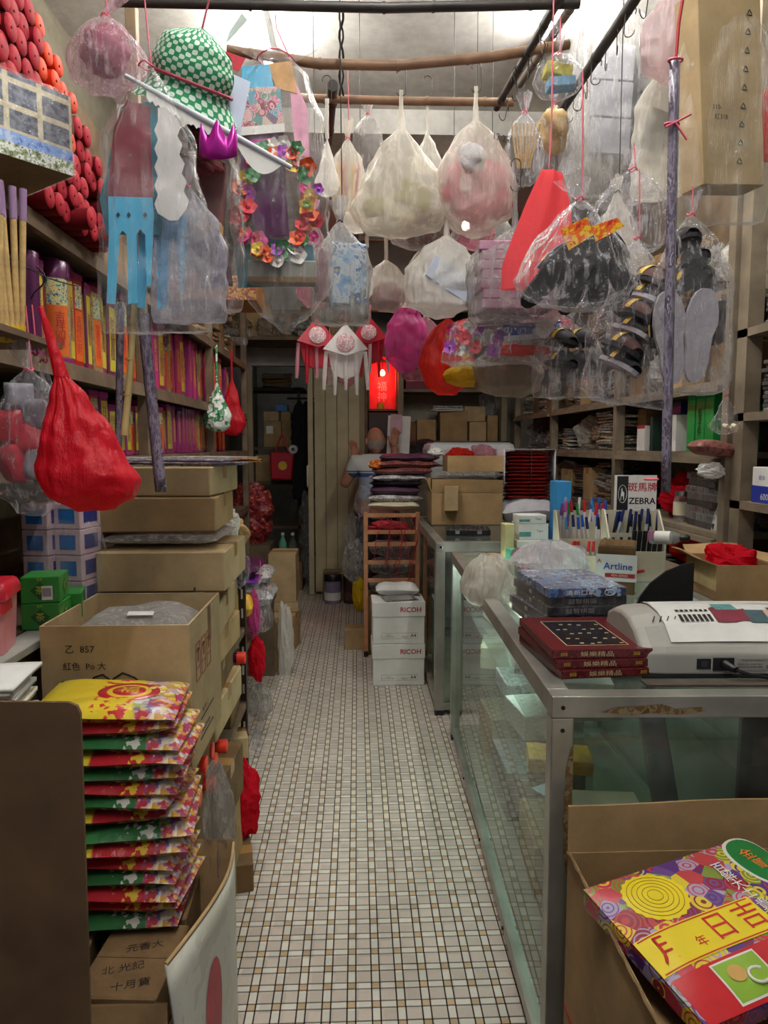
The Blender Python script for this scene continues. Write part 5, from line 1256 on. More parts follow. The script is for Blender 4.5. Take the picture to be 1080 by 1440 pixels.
# blue glove cutouts in a long bag
bag('clear_bag', 'long clear bag of maroon and sky blue paper cutouts', 205, 92, 436, 150, 1.45, F_clear, .4, [(0, .1), (.12, .45), (.3, .75), (.6, .92), (.95, 1.0), (1, .95)], 'tie', .16, 151, .3, 2.8, skew=8, tuft=.05)
bag('clear_bag', 'silvery crinkled clear bag beside the blue cutouts', 262, 262, 440, 98, 1.50, film('silver_crinkle_film', '#e4e4f0', .35, .8, .14, 1.0, 40, .4), .5, BOXY, 'tieonly', .02, 152, .25, 2.6)
cut('maroon_paper', 'tall maroon paper panel in the long clear bag', [(150, 282), (160, 180), (178, 140), (210, 150), (216, 282)], 1.452, M_maroon)
cut('blue_paper', 'dark blue paper panel edge behind the maroon panel', [(140, 280), (170, 150), (225, 140), (232, 300), (225, 330), (150, 330)], 1.46, M_teal)
fr = [(152, 276), (214, 278), (216, 300), (212, 402), (206, 402), (204, 330), (197, 322), (192, 330), (194, 426), (180, 428), (178, 330), (172, 324), (168, 330), (162, 428), (150, 426), (153, 330)]
cut('paper_glove', 'sky blue paper cutout with finger strips in the long bag', fr, 1.445, M_sky)
cut('paper_glove', 'second sky blue paper cutout with finger strips behind the first', [(x + 46, y + 12) for x, y in fr[:8]] + [(x + 42, y + 6) for x, y in fr[8:]], 1.475, M_sky)
zg = [(222, 152), (232, 150)] + [(246 + 6 * (k % 2) + k * 1.5, 165 + k * 13) for k in range(11)] + [(250, 310), (238, 310)] + [(222 - 5 * (k % 2), 300 - k * 13) for k in range(11)]
cut('paper_feather', 'white zigzag edged paper feather beside the maroon panel', zg, 1.43, mat('white_tissue_paper', '#d8d4d4', .7, 0, .06))
for i, (x0, m) in enumerate(((163, M_ink), (178, M_ink), (201, M_ink))): cut('diamond_hole', 'small dark diamond mark on the sky blue cutout', [(x0, 302), (x0 + 3, 298), (x0 + 6, 302), (x0 + 3, 306)], 1.4435, m, 'mark', .0008, 'diamond marks on the blue cutout')
# dark bag with brown goods
bag('clear_bag', 'dim clear bag of brown and red paper goods with yellow rim', 298, 200, 418, 78, 1.62, F_clear, .5, LONG, 'tie', .1, 153, .25, 2.6)
ibox('brown_pouch', 'brown red paper pouch in the dim clear bag', 292, 275, 1.62, .075, .03, .14, mat('red_brown_paper', '#6e3230', .6, 0, .2, 20), (0, .1, 0), 'pouch')
ibox('yellow_ribbon', 'yellow band under the brown red pouch', 298, 322, 1.61, .045, .03, .022, M_ylw, (0, .1, 0), 'band')
ibox('plum_pouch', 'dark plum pouch at the bottom of the dim bag', 300, 370, 1.62, .07, .03, .1, mat('dark_plum', '#4c2038', .6, 0, .2, 20), (0, -.1, 0), 'pouch')
# paper dress bag
bag('clear_bag', 'long clear bag of a floral paper dress and garland', 388, 84, 440, 132, 1.76, F_clear, .45, [(0, .3), (.06, .6), (.2, .8), (.5, .95), (.8, 1.0), (.92, .6), (1, .06)], 'tie', .1, 154, .2, 2.6, skew=10)
dp = thing('paper_dress', 'floral paper dress with sky blue top and purple skirt', 'paper dress', at(388, 250, 1.76))
def dq(name, poly, m, off=0):
    ps = [at(x, y, 1.755 + off) for x, y in poly]; c = dp.location; return G().prism([(p.x - c.x, p.z - c.z) for p in ps], .003).obj(name, m, dp, (0, off, 0))
dq('top_panel', [(340, 92), (378, 88), (390, 150), (338, 150)], M_sky); dq('gold_panel', [(376, 88), (410, 84), (418, 130), (388, 122)], mat('gold_cloth', '#b8863a', .4, .2, .2, 40), .004)
dq('peony_panel', [(334, 122), (394, 120), (398, 180), (330, 182)], printed('peony_print', ['#4f9cb8', '#c0788c', '#d8a0aa', '#8a3a4c', '#5a8a7a', '#c9b8a8'], 55, 'voronoi', .5), -.004)
dq('lace_hem', [(330, 178), (400, 172), (400, 184), (330, 190)], M_white, -.006)
dq('skirt_panel', [(336, 186), (398, 182), (406, 330), (345, 335)], mat('deep_purple_cloth', '#4a1048', .6, 0, .2, 20, spec=.1), .0)
dq('magenta_panel', [(350, 196), (388, 192), (388, 210), (352, 212)], M_mgn, -.005)
dq('side_ribbon', [(405, 92), (432, 150), (440, 330), (430, 330), (412, 180)], mat('pink_ribbon', '#d890b0', .4, 0, .2, 30), .006)
gd = thing('flower_garland', 'garland of bright paper flowers draped over the paper dress', 'garland', at(385, 290, 1.73))
for k in range(96):
    a = lerp(.55 * PI, 2.45 * PI, k / 95); r1, r2 = .088 - .012 * (k % 2), .128 - .014 * (k % 2)
    x, z = r1 * math.cos(a) + .005, r2 * math.sin(a) + .01
    blossom(FC_[rnd.randrange(7)], gd, (x + rnd.uniform(-.014, .014), rnd.uniform(-.008, .012), z + rnd.uniform(-.014, .014)), (PI / 2 + rnd.uniform(-.5, .5), 0, rnd.uniform(-.6, .6)), rnd.choice((.014, .018, .022)))
gb = ibox('paper_tray', 'grey green paper tray at the bottom of the dress bag', 398, 385, 1.76, .16, .05, .05, mat('grey_tray', '#76756c', .5, 0, .15), (0, 0, 0), 'tray')
G().box(-.082, .082, -.027, -.025, .0, .012).obj('tray_edge', M_cardd, gb)
cut('teal_cloth', 'teal paper cloth hanging behind the grey tray', [(330, 345), (345, 330), (440, 345), (446, 400), (335, 405)], 1.79, M_teal, 'cloth')
brc = ibox('brocade_pack', 'flat maroon and gold brocade pack lying on the shelf end', 300, 415, 3.3, .42, .3, .10, printed('maroon_gold_brocade', ['#5a1c20', '#7a2a28', '#b08a38', '#4a1418'], 60, 'noise', .4), (0, 0, 0), 'pack')
# --- long wrapped strip on the right with pink tie
ls = strip('long grey violet wrapped strip hanging by pink string before the carton bag', at(950, 85, 1.27), at(937, 692, 1.27), .016)
G().tube([(0, 0, 0), (.003, 0, .06), (.014, 0, .14)], .003, 5).obj('cord', mat('crimson_string', '#c0283c', .5), ls)
for z in (.0, -.105, -.72): G().tube([(.012 * math.cos(a) + (-.0177 * z / .77 * -1 if z else 0), .008 * math.sin(a), z) for a in [2 * PI * k / 10 for k in range(10)]], .0022, 5, 0, True).obj('tie', M_pinkstr, ls)
for q in ((-.018, -.01), (.02, -.03), (.025, .012)): G().tube([(0, -.008, -.105), (q[0], -.012, -.105 + q[1])], .0018, 5).obj('tie_end', M_pinkstr, ls)
# --- loose wire hooks on the poles
hk_me = G().tube(hook_pts(.045), .0015, 5).mesh('hook'); hk_me.materials.append(M_wire)
D0, D1, D2 = at(905, -20, 1.86), at(790, 155, 2.52), at(682, 318, 3.9)
for k in range(16):
    f = k / 16; p = D0.lerp(D1, f * 2) if f < .5 else D1.lerp(D2, (f - .5) * 1.6)
    o = link('wire_hook', hk_me, None, None, p - V((0, 0, .062)), (0, rnd.uniform(-.2, .2), rnd.uniform(0, 3))); T(o, 'loose bent wire hook on the long black pole', 'hook', 'wire hooks on the long black pole')
E0, E1 = at(792, -10, 1.9), at(698, 152, 2.6)
for k in range(8):
    p = E0.lerp(E1, .1 + k / 9); o = link('wire_hook', hk_me, None, None, p - V((0, 0, .06)), (0, rnd.uniform(-.3, .3), rnd.uniform(0, 3))); T(o, 'loose bent wire hook on the short dark pole', 'hook', 'wire hooks on the short dark pole')
tw = thing('twisted_wire', 'twisted wire holding up the dark pole stub', 'wire'); G().tube([at(480 + 3 * math.sin(k), 8 + k * 9, 2.0 + k * .03) for k in range(15)], .0035, 5).obj('wire_strand', M_wire, tw); G().tube([at(480 - 3 * math.sin(k), 8 + k * 9, 2.0 + k * .03) for k in range(15)], .0028, 5).obj('wire_strand', M_wire, tw)

# fuller row behind: dull bags in the gaps
for px, py, pyb, w, Y, m, lb, hg in ((442, 300, 425, 52, 2.75, F_pink, 'rose tinted bag hanging behind the dress bag', .3), (505, 235, 320, 46, 2.75, F_milk, 'cream sack hanging behind the stick bag', .25), (636, 345, 430, 44, 2.85, F_grey, 'grey bag hanging behind the mauve boxes', .35), (690, 255, 345, 60, 2.9, F_grey, 'dull grey bag hanging behind the plush bag', .25), (868, 270, 400, 90, 2.3, F_milk, 'cream bag hanging behind the slipper bags', .3), (770, 420, 470, 70, 2.6, F_pink, 'faint pink bag hanging behind the fan', .3)):
    bag('dull_bag', lb, px, py, pyb, w, Y, m, .6, SAG, 'tie', ZC - at(px, py, Y).z, int(px), .25, cord=M_wire)
# ================================================================ ON AND IN THE NEAR SHOWCASE
ZT = CH + .0005
M_gbx = printed('maroon_game_side', ['#5a1a1e', '#6a2024', '#521618', '#7a2c28'], 30, 'noise', .25)
M_gtop = mat('maroon_game_top', '#6a2326', .22, 0, .15, 12)
M_dtile = mat('dark_tile_print', '#1d1a1e', .25, 0, .2, 30)
def gamebox(label, x, y, z, rot, h=.0185, top=True):
    t = thing('game_box', label, 'game box', (x, y, z), rz(rot), 'maroon game boxes'); w, d = .222, .29
    bx('box_body', w, d, h, M_gbx, t, bev=.0015); bx('box_top', w * .995, d * .995, .0012, M_gtop, t, (0, 0, h), bev=0)
    text('娛樂精品', .0125, mat('pale_gold_ink', '#c9b48a', .4, 0, 0), t, (-.012, -d / 2 - .0006, h / 2), sx=1.5)
    for x0 in (-.085, .075): text('回', .008, M_goldink, t, (x0, -d / 2 - .0006, h / 2), sx=2)
    if top:
        G().box(-.07, .07, -.115, .10, h + .0012, h + .0018).obj('picture_panel', M_dtile, t)
        for i in range(4):
            g = G(); a, b = ((-.07, -.068, -.115, .10), (.068, .07, -.115, .10), (-.07, .07, -.115, -.113), (-.07, .07, .098, .10))[i], 0
            G().box(a[0], a[1], a[2], a[3], h + .0018, h + .0022).obj('picture_border', MATS['pale_gold_ink'], t)
        r = random.Random(3)
        for k in range(30):
            cx, cy = -.055 + (k % 6) * .0215 + r.uniform(-.003, .003), -.10 + (k // 6) * .04 + r.uniform(-.004, .004)
            G().box(cx, cx + .0085, cy, cy + .005, h + .0018, h + .0024).obj('printed_tile', MATS['pale_gold_ink'] if k % 4 else M_gtop, t)
    return t
for k in range(3): gamebox(['bottom maroon game box of three by the white machine', 'middle maroon game box of three by the white machine', 'top maroon game box with dark tile picture'][k], .527 + .006 * (k == 0), 1.62 + .004 * k, ZT + k * .0202, 5 - 2 * k, top=k == 2)
M_blu = printed('blue_box_art', ['#2c4a86', '#4a74b0', '#1f2f5c', '#8fb0d8', '#3a5a9c'], 16, 'noise', .18)
M_bks = printed('black_box_art', ['#17171c', '#22222a', '#2c2c34', '#101014'], 30, 'noise', .2)
for k in range(5):
    t = thing('game_box', ['black game box at the base of the second stack', 'black game box second from the base', 'black game box in the middle of the second stack', 'black game box just under the blue one', 'blue game box with white characters on top'][k], 'game box', (.600 - .012 * (k < 2), 1.98 + .008 * (k % 2), ZT + k * .0245), rz(4 + 3 * (k % 2)), 'black and blue game boxes')
    m = M_blu if k == 4 else M_bks; bx('box_body', .215, .29, .0235, m, t, bev=.0015)
    G().box(-.1085, .1085, -.146, .146, .001, .0245).obj('film_wrap', F_clear, t)
    text('清新口氣' if k == 4 else '益智棋盤', .015, M_white if k == 4 else M_gryc, t, (-.02, -.1468, .0118), sx=1.35)
    text('棋王', .012, M_white, t, (-.1092, 0, .012), (PI / 2, 0, -PI / 2))
    if k == 4:
        G().tube([(.06 + .014 * math.cos(a), -.1468, .012 + .008 * math.sin(a)) for a in [2 * PI * q / 12 for q in range(12)]], .0012, 4, 0, True).obj('swirl_mark', M_white, t)
# plastic bags on the counter edge
def limp(name, label, px, py, Y, wpx, hpx, m, seed, d=.12):
    k = Y / 1000; o = bag_mesh(wpx * k, hpx * k, d / (wpx * k), [(0, .25), (.25, .75), (.6, 1.0), (.9, .9), (1, .5)], seed, .6, 2.0, crump=.10).obj(name, m, None, at(px, py - hpx / 2, Y))
    return T(o, label, 'bag')
limp('limp_bag', 'limp translucent bag drooping over the counter edge', 688, 815, 2.38, 76, 72, F_milk, 5, .2)
limp('limp_bag', 'white bag lying crumpled behind the blue game box', 775, 782, 2.42, 104, 44, film('soft_white_film', '#f0f0f4', .5, .5, .2, .6, 22, .35), 9, .2)
limp('limp_bag', 'pinkish clear bag tucked behind the white crumpled bag', 758, 784, 2.62, 70, 40, F_pink, 15, .14)
T(G().box(-.06, .06, -.09, .09, 0, .0012).obj('paper_note', M_white, None, (.515, 2.78, ZT), rz(10)), 'white paper note on the far end of the counter', 'paper')
T(G().box(-.02, .02, -.025, .025, 0, .012).obj('yellow_tape_box', M_ylw, None, (.62, 3.15, ZT), rz(20)), 'small yellow box at the far end of the counter', 'box')
# white machine
M_mach = mat('grey_white_plastic', '#b2b0a8', .45, 0, .08, 8); M_machd = mat('dusty_dark_board', '#4a4038', .8, 0, .25, 20)
mc = thing('laminating_machine', 'grey white office machine with power socket and paper on top', 'machine', (.852, 1.60, ZT + .004), rz(-2))
def mprof(s, shrink=1.0):
    k = .86 + .14 * shrink
    pts = [(-.13, 0), (-.13, .046), (-.12, .06), (-.075, .094), (-.03, .112), (.02, .117), (.08, .11), (.13, .09), (.15, .05), (.15, 0)]
    return [(y * k, z * k) for y, z in pts]
g = G(); xs = [(-.232, .0), (-.228, .45), (-.21, .8), (-.18, 1.0), (.3, 1.0)]; rings = []
for x, sh in xs: rings += [V((x, y, z)) for y, z in mprof(0, sh)]
n = 10; fs = [(i * n + j, (i + 1) * n + j, (i + 1) * n + (j + 1) % n, i * n + (j + 1) % n) for i in range(len(xs) - 1) for j in range(n)] + [tuple(range(n))]
g.add(rings, fs, 0, False).obj('machine_body', M_mach, mc, bev=.006)
G().box(-.235, .3, -.14, -.02, -.004, .0).obj('machine_base', M_black, mc)
for k in range(4): G().tube([(-.188 + k * .016, -.064, .1015), (-.178 + k * .016, -.048, .109)], .0016, 4).obj('vent_slot', M_black, mc)
G().box(-.115, -.085, -.1325, -.13, .014, .036).obj('power_switch', M_black, mc); G().box(-.107, -.093, -.135, -.1325, .018, .032).obj('switch_rocker', mat('grey_switch', '#33333a', .3), mc)
so_ = G().box(-.08, -.035, -.133, -.13, .01, .038).obj('power_socket', M_black, mc)
G().cyl((-.055, -.133, .024), (-.045, -.163, .021), .0105, .007, 12).obj('power_plug', M_black, so_)
G().tube([(-.045, -.163, .021), (-.02, -.172, .014), (.03, -.165, .004), (.12, -.158, .0), (.3, -.15, .0)], .004, 8).obj('power_cord', M_black, mc)
rp_ = G().box(-.028, .055, -.1312, -.13, .01, .038).obj('rating_plate', mat('silver_plate', '#b4b2ac', .35, .3, .05), mc)
text('Kong Dee Industrial Co., Ltd', .0062, M_ink, rp_, (.018, -.1318, .033)); text('MODEL 320  AC220V 50Hz', .0045, M_ink, rp_, (.0, -.1318, .024)); text('LAMINATOR POWER 500W', .0045, M_ink, rp_, (.0, -.1318, .018)); text('CE', .013, M_ink, rp_, (.043, -.1318, .018))
T(G().box(-.2, .36, -.018, .018, 0, .004).obj('dusty_board', M_machd, None, (.80, 1.425, ZT), rz(-2)), 'dusty brown board strip along the counter front', 'board')
def psheet(label, y0, x0, x1, yend):
    t = thing('paper_sheet', label, 'paper', mc.location, mc.rotation_euler)
    pts = [(-.115, .0665), (-.075, .0965), (-.03, .1145), (.02, .1195), (.08, .1125), (.13, .0925)]
    G().grid(lambda u, v: V((lerp(x0, x1, u), interp([(i / 5, p[0]) for i, p in enumerate(pts)], lerp(y0, yend, v)), interp([(i / 5, p[1]) for i, p in enumerate(pts)], lerp(y0, yend, v)) + .0016 + .002 * math.sin(3 * u))), 6, 16).obj('sheet', M_white, t)
    return t, pts
ps, pts = psheet('white paper sheet with a printed doll figure over the machine', 0.0, -.165, .12, .66)
def onp(x, f, e=.004):
    return V((x, interp([(i / 5, p[0]) for i, p in enumerate(pts)], f), interp([(i / 5, p[1]) for i, p in enumerate(pts)], f) + e + .002 * math.sin(3 * (x + .165) / .285)))
def blot(name, x0, x1, f0, f1, m, sh=lambda u, v: 0): G().grid(lambda u, v: onp(lerp(x0, x1, u), lerp(f0, f1, v) + sh(u, v)), 8, 5).obj(name, m, ps)
M_tealp = mat('teal_print', '#5a9a98', .5, 0, .15, 60)
blot('printed_coat', -.045, .035, .22, .46, M_maroon, lambda u, v: .06 * math.sin(u * 6) * (v - .5)); blot('printed_skirt', .03, .075, .2, .4, mat('dark_teal_print', '#3c5a60', .5, 0, .2, 60)); blot('printed_cape', -.03, .02, .4, .54, M_tealp)
for k in range(7): blot('printed_stocking', -.125 + k * .011, -.118 + k * .011, .24, .32, M_ink); blot('printed_stocking', -.125 + k * .011, -.118 + k * .011, .36, .43, M_ink)
blot('printed_face', .075, .1, .26, .42, mat('printed_skin', '#d8b09c', .5)); blot('printed_hair', .09, .118, .22, .48, mat('printed_hair', '#2a1c1c', .5))
psheet('second paper sheet with grey heading behind the doll print', .62, -.16, .25, .98)[0]
# black curved divider
bd = T(G().prism([(0, 0), (-.17, 0), (-.168, .03), (-.155, .065), (-.125, .105), (-.08, .14), (-.03, .16), (0, .165)], .008).obj('curved_divider', M_black, None, (.965, 1.98, ZT)), 'black curved board standing behind the machine', 'divider')
# markers lying between the stacks and the divider
mk_cols = [('green', '#3aa04a'), ('sky blue', '#5aa8cc'), ('teal', '#2f8a9a'), ('orange red', '#e05a30'), ('pale green', '#8ac878'), ('blue', '#3a6ac0'), ('grey', '#90a8b0')]
for k, (nm, c) in enumerate(mk_cols):
    m = mat('marker_' + nm.replace(' ', '_'), c, .35, 0, .05); t = thing('marker_pen', nm + ' marker lying beside the black curved board', 'pen', (.742 + .006 * (k % 2), 1.975 + .012 * k, ZT + .009 + .0175 * (k % 4)), (0, 0, 1.9 + .12 * (k % 3)))
    G().cyl((0, 0, 0), (.1, 0, 0), .0082, n=10).obj('barrel', M_white if k == 6 else m, t); G().cyl((-.035, 0, 0), (0, 0, 0), .0088, n=10).obj('cap', m, t)
# pens ----------------------------------------------------------------
PENC = {}
def pen(label, P, body, cap, grp, tilt=(0, 0), L=.14, r_=.0058, fat=False):
    t = thing('pen', label, 'pen', P, (tilt[0], tilt[1], 0), grp)
    k = (body.name, cap.name, L, r_)
    if k not in PENC:
        a = G().cyl((0, 0, 0), (0, 0, L * .66), r_, n=8).mesh('barrel'); b = G().cyl((0, 0, L * .66), (0, 0, L), r_ * 1.12, r_ * (1.0 if not fat else 1.05), 8).mesh('cap'); c = G().box(-.0012, .0012, -r_ * 1.5, -r_ * 1.05, L * .7, L * .97).mesh('clip')
        a.materials.append(body); b.materials.append(cap); c.materials.append(cap); PENC[k] = (a, b, c)
    bo = None
    for nm, me in zip(('barrel', 'cap', 'clip'), PENC[k]): bo = link(nm, me, None, bo if nm == 'clip' else t)
    return t
PC = {n: mat('pen_' + n, c, .3, 0, .05) for n, c in (('blue', '#2a5ac0'), ('navy', '#1c2a6a'), ('red', '#c8242c'), ('black', '#18181c'), ('green', '#2c8a48'), ('violet', '#7a4a9a'), ('silver', '#b4b8c0'), ('white', '#dcdcdc'), ('pink', '#d85ab0'), ('brown', '#8a4a22'), ('sky', '#4a9ad8'))}
M_creamb = mat('cream_rack_board', '#cfcab2', .55, 0, .12, 8)
# first pen rack: stepped cream board stand
r1 = thing('pen_rack', 'stepped cream board pen rack with a sloping side', 'pen rack', (.915, 2.78, ZT), rz(-6))
for x in (-.115, .105):
    G().prism([(0, 0), (.16, 0), (.16, .235), (.12, .235), (0, .09)], .006).obj('side_board', M_creamb, r1, (x, -.08, 0), rz(90))
for y, z in ((-.075, .07), (-.015, .13), (.05, .19)): G().box(-.115, .1, y, y + .005, 0, z).obj('step_board', M_creamb, r1)
G().box(-.115, .1, .078, .083, 0, .235).obj('back_board', M_creamb, r1)
G().cyl((.1055, -.005, .16), (.1085, -.005, .16), .006, n=10).obj('bolt_hole', M_ink, r1)
R1 = Matrix.Rotation(math.radians(-6), 3, 'Z')
def in_r1(x, y, z): return r1.location + R1 @ V((x, y, z))
row1 = ['violet', 'pink', 'silver', 'green', 'red', 'white', 'green', 'red', 'blue', 'red', 'sky', 'blue', 'red', 'blue']
for k, c in enumerate(row1): pen(c + ' capped pen in the top tier of the cream rack', in_r1(-.1 + k * .0145, .062, .125 + .012 * (k % 3)), PC['white'] if k % 3 else PC['silver'], PC[c], 'pens in the top tier', (rnd.uniform(-.12, .05), rnd.uniform(-.12, .15)))
for k, c in enumerate(('blue', 'sky', 'blue')): pen(c + ' capped pen standing apart at the end of the top tier', in_r1(.1 + k * .03, .05 - .01 * k, .10), PC['white'], PC[c], 'pens at the end of the top tier', (-.05, .12 + .12 * k))
for k, c in enumerate(['silver', 'violet', 'sky', 'navy', 'blue', 'blue', 'navy', 'blue', 'black']): pen(c + ' capped pen in the middle tier of the cream rack', in_r1(-.105 + k * .02, .005, .075 + .01 * (k % 2)), PC['white'] if k > 2 else PC['silver'], PC[c], 'pens in the middle tier', (rnd.uniform(-.1, .1), rnd.uniform(-.2, .1)))
for k in range(6): pen('red capped pen in the low tier of the cream rack', in_r1(-.1 + k * .022, -.05, .005), PC['white'], PC['red'], 'red pens in the low tier', (0, rnd.uniform(-.15, .15)), .12)
# second rack with the sign
r2 = thing('pen_rack', 'cream pen rack with the horse sign board and black markers', 'pen rack', (1.055, 2.62, ZT), rz(-8))
for x in (-.115, .085): G().prism([(0, 0), (.14, 0), (.14, .255), (.10, .255), (0, .16)], .006).obj('side_board', M_creamb, r2, (x, -.07, 0), rz(90))
for y, z in ((-.07, .11), (-.005, .17)): G().box(-.113, .08, y, y + .005, 0, z).obj('step_board', M_creamb, r2)
G().box(-.113, .08, .066, .071, 0, .25).obj('back_board', M_creamb, r2)
R2 = Matrix.Rotation(math.radians(-8), 3, 'Z')
def in_r2(x, y, z): return r2.location + R2 @ V((x, y, z))
sg = thing('sign_board', 'white sign with black horse panel and red characters above the marker rack', 'sign', in_r2(.0, .068, .225), rz(-8))
sp_ = G().box(-.075, .082, 0, .005, 0, .16).obj('sign_panel', M_white, sg)
bp_ = G().box(-.066, -.024, -.0008, 0, .006, .156).obj('black_panel', M_black, sg)
G().tube([(-.045 + .0155 * math.cos(a), -.0012, .088 + .034 * math.sin(a)) for a in [2 * PI * k / 24 for k in range(24)]], .0011, 4, 0, True).obj('emblem_ring', M_white, bp_)
# small standing zebra: body, neck, head and legs as one flat outline
zb = [(-.007, .064), (-.005, .064), (-.004, .079), (.002, .08), (.0035, .064), (.0055, .064), (.0062, .083), (.0068, .09), (.004, .096), (.0005, .098), (-.001, .104), (-.0005, .109), (-.0025, .112), (-.003, .108), (-.0068, .104), (-.0062, .102), (-.0042, .103), (-.005, .094), (-.0062, .086)]
G().prism([(x - .045, z) for x, z in zb], .0006).obj('emblem_horse', M_white, bp_, (0, -.0014, 0))
text('斑馬牌', .037, M_redink, sp_, (.029, -.0008, .112), sx=.98, off=.012); text('ZEBRA', .034, M_ink, sp_, (.029, -.0008, .06), sx=.98, off=.02); text('ペン・マーカー', .009, M_gryc, sg, (.029, -.0008, .034)); text('Z', .007, M_redink, sg, (.01, -.0008, .15))
for k in range(14): pen(('navy' if k % 3 else 'black') + ' capped pen in the upper tier under the sign', in_r2(-.105 + k * .0135, .025, .10 + .01 * (k % 3)), PC['black'] if k % 2 else PC['silver'], PC['navy' if k % 3 else 'black'], 'pens under the sign', (rnd.uniform(-.15, .05), rnd.uniform(-.1, .25)))
for k, c in enumerate(('black', 'black', 'black', 'pink', 'brown', 'black')): pen('fat ' + c + ' marker in front of the sign rack', in_r2(-.03 + k * .019, -.05, .075), PC['black'], PC[c], 'fat markers before the sign', (.05, .05), .11, .0085, True)
for k in range(4): pen('slim black marker leaning at the rack corner', in_r2(-.1 + k * .018, -.045, .04), PC['silver'] if k % 2 else PC['black'], PC['black'], 'slim markers at the rack corner', (0, -.25 + .1 * k), .12, .006)
# display box with lettering
ab = thing('display_box', 'brown display box with white lettered panel holding pens', 'box', (.905, 2.42, ZT), rz(-22))
bx('box_body', .12, .2, .16, M_cardd, ab); lpn = G().box(-.066, .066, -.108, -.104, .045, .135).obj('lettered_panel', M_white, ab, (0, 0, 0), (0, 0, 0))
text('Artline', .033, mat('artline_blue', '#2a4aa8', .4, 0, 0), lpn, (.006, -.1095, .095), off=.01); G().box(-.035, .06, -.1098, -.109, .058, .072).obj('red_strip', M_redink, lpn); text('PEN SERIES', .011, M_white, lpn, (.012, -.1104, .065)); text('A', .02, M_redink, lpn, (-.054, -.1095, .112))
for k in range(5): G().box(-.055 + k * .022, -.037 + k * .022, -.09, .09, .16, .1625).obj('cell_divider', M_cardd, ab)
bt = thing('glue_bottle', 'clear glue bottle with black cap lying on the display box', 'bottle', (1.0, 2.38, ZT + .185), (PI / 2 * .96, 0, .9)); G().lathe([(.0001, 0), (.02, .001), (.022, .01), (.022, .085), (.012, .1)], n=16).obj('bottle_body', glassmat('clear_plastic', '#e8eef0', .2, .1), bt); G().lathe([(.011, .1), (.011, .125), (.006, .13)], n=12).obj('cap', M_black, bt); G().lathe([(.0224, .02), (.0224, .07)], n=16).obj('label_band', M_white, bt)
# loose pens lying by the racks
for k in range(9): pen('loose dark pen lying before the display box', (.80 + .012 * k, 2.5 + .014 * (k % 4), ZT + .006 + .010 * (k % 3)), PC['black'] if k % 2 else PC['white'], PC[('navy', 'black', 'red')[k % 3]], 'loose pens before the display box', (0, PI / 2 - .02 * k))
# tape boxes and blue folder box at the far end
for lb, w, d, h, x, y, z, m, nm in (('white tape carton with teal end at the base', .14, .12, .09, .755, 3.08, ZT, M_white, 'tape_box'), ('white tape carton in the middle of the pile', .13, .12, .07, .76, 3.09, ZT + .091, M_white, 'tape_box'), ('white printed tape carton on top of the pile', .12, .1, .035, .755, 3.08, ZT + .163, M_white, 'tape_box'), ('pale blue upright box beside the pen rack', .06, .1, .345, .885, 3.06, ZT, mat('bright_blue_card', '#3a96d8', .45, 0, .08), 'blue_box'), ('small blue box lying against the tape cartons', .06, .08, .06, .82, 3.0, ZT + .0, MATS['bright_blue_card'], 'blue_box'), ('pale yellow box at the end of the tape pile', .04, .07, .16, .655, 3.06, ZT, mat('pale_yellow', '#dcd6a0', .5, 0, .1), 'yellow_box'), ('small mint green box by the tape pile', .035, .06, .06, .66, 2.99, ZT, mat('mint', '#6ac0a0', .5), 'mint_box')):
    t = thing(nm, lb, 'box', (x, y, z), rz(4)); bx('box_body', w, d, h, m, t)
    if nm == 'tape_box': G().box(-w / 2, -w * .1, -d / 2 - .0008, -d / 2, h * .2, h * .5).obj('teal_stripe', MATS.get('teal_print'), t); text('Tape', .014, M_ink, t, (w * .2, -d / 2 - .001, h * .55))
# inside the showcase
def inb(name, label, u, v, z, w, d, h, m, rot=0, cat='box'):
    t = bx(name, w, d, h, m, None, cpt(u, v, z), (0, 0, CA + math.radians(rot))); return T(t, label, cat)
zs2, zs1, zs0 = .6885, .4685, .061
for k, (u, v, z, w, d, h, m, lb) in enumerate(((.2, .45, zs2, .17, .1, .03, M_cream, 'cream plastic tray box on the upper glass shelf'), (.22, .62, zs2, .2, .14, .05, M_white, 'white carton on the upper glass shelf'), (.2, .86, zs2, .2, .2, .04, M_gw, 'pack of white envelopes on the upper glass shelf'), (.24, 1.15, zs2, .22, .2, .07, M_white, 'white boxed pads on the upper glass shelf'), (.2, 1.45, zs2, .2, .2, .05, M_cream, 'cream ledger on the upper glass shelf'), (.22, 1.7, zs2, .2, .18, .06, M_gw, 'grey white pack at the far end of the upper glass shelf'),
        (.2, .3, zs1, .2, .14, .05, M_cream, 'cream flat box on the lower glass shelf'), (.18, .62, zs1, .18, .12, .04, M_ylw, 'yellow flat box on the lower glass shelf'), (.2, .9, zs1, .2, .2, .08, M_white, 'white box pile on the lower glass shelf'), (.22, 1.25, zs1, .2, .22, .06, M_gw, 'paper pack on the lower glass shelf'), (.2, 1.6, zs1, .2, .2, .09, M_cream, 'cream boxed stock on the lower glass shelf'),
        (.28, .3, zs0, .3, .3, .22, M_cardd, 'brown carton on the showcase floor'), (.25, .75, zs0, .26, .3, .16, M_card, 'tan carton on the showcase floor'), (.25, 1.2, zs0, .28, .3, .18, M_gryc, 'grey bundle on the showcase floor'), (.25, 1.62, zs0, .26, .26, .2, M_cardl, 'pale carton at the far end of the showcase floor'))):
    inb('stock_box', lb, u, v, z, w, d, h, m, rnd.uniform(-14, 14))
tr = inb('white_tray', 'white tray pack tilted inside the showcase end', .15, .16, zs1, .13, .11, .03, M_white, 20, 'tray'); inb('grey_case', 'grey plastic case inside the showcase end', .16, .17, zs1 + .032, .11, .08, .03, M_gw, 28, 'case')
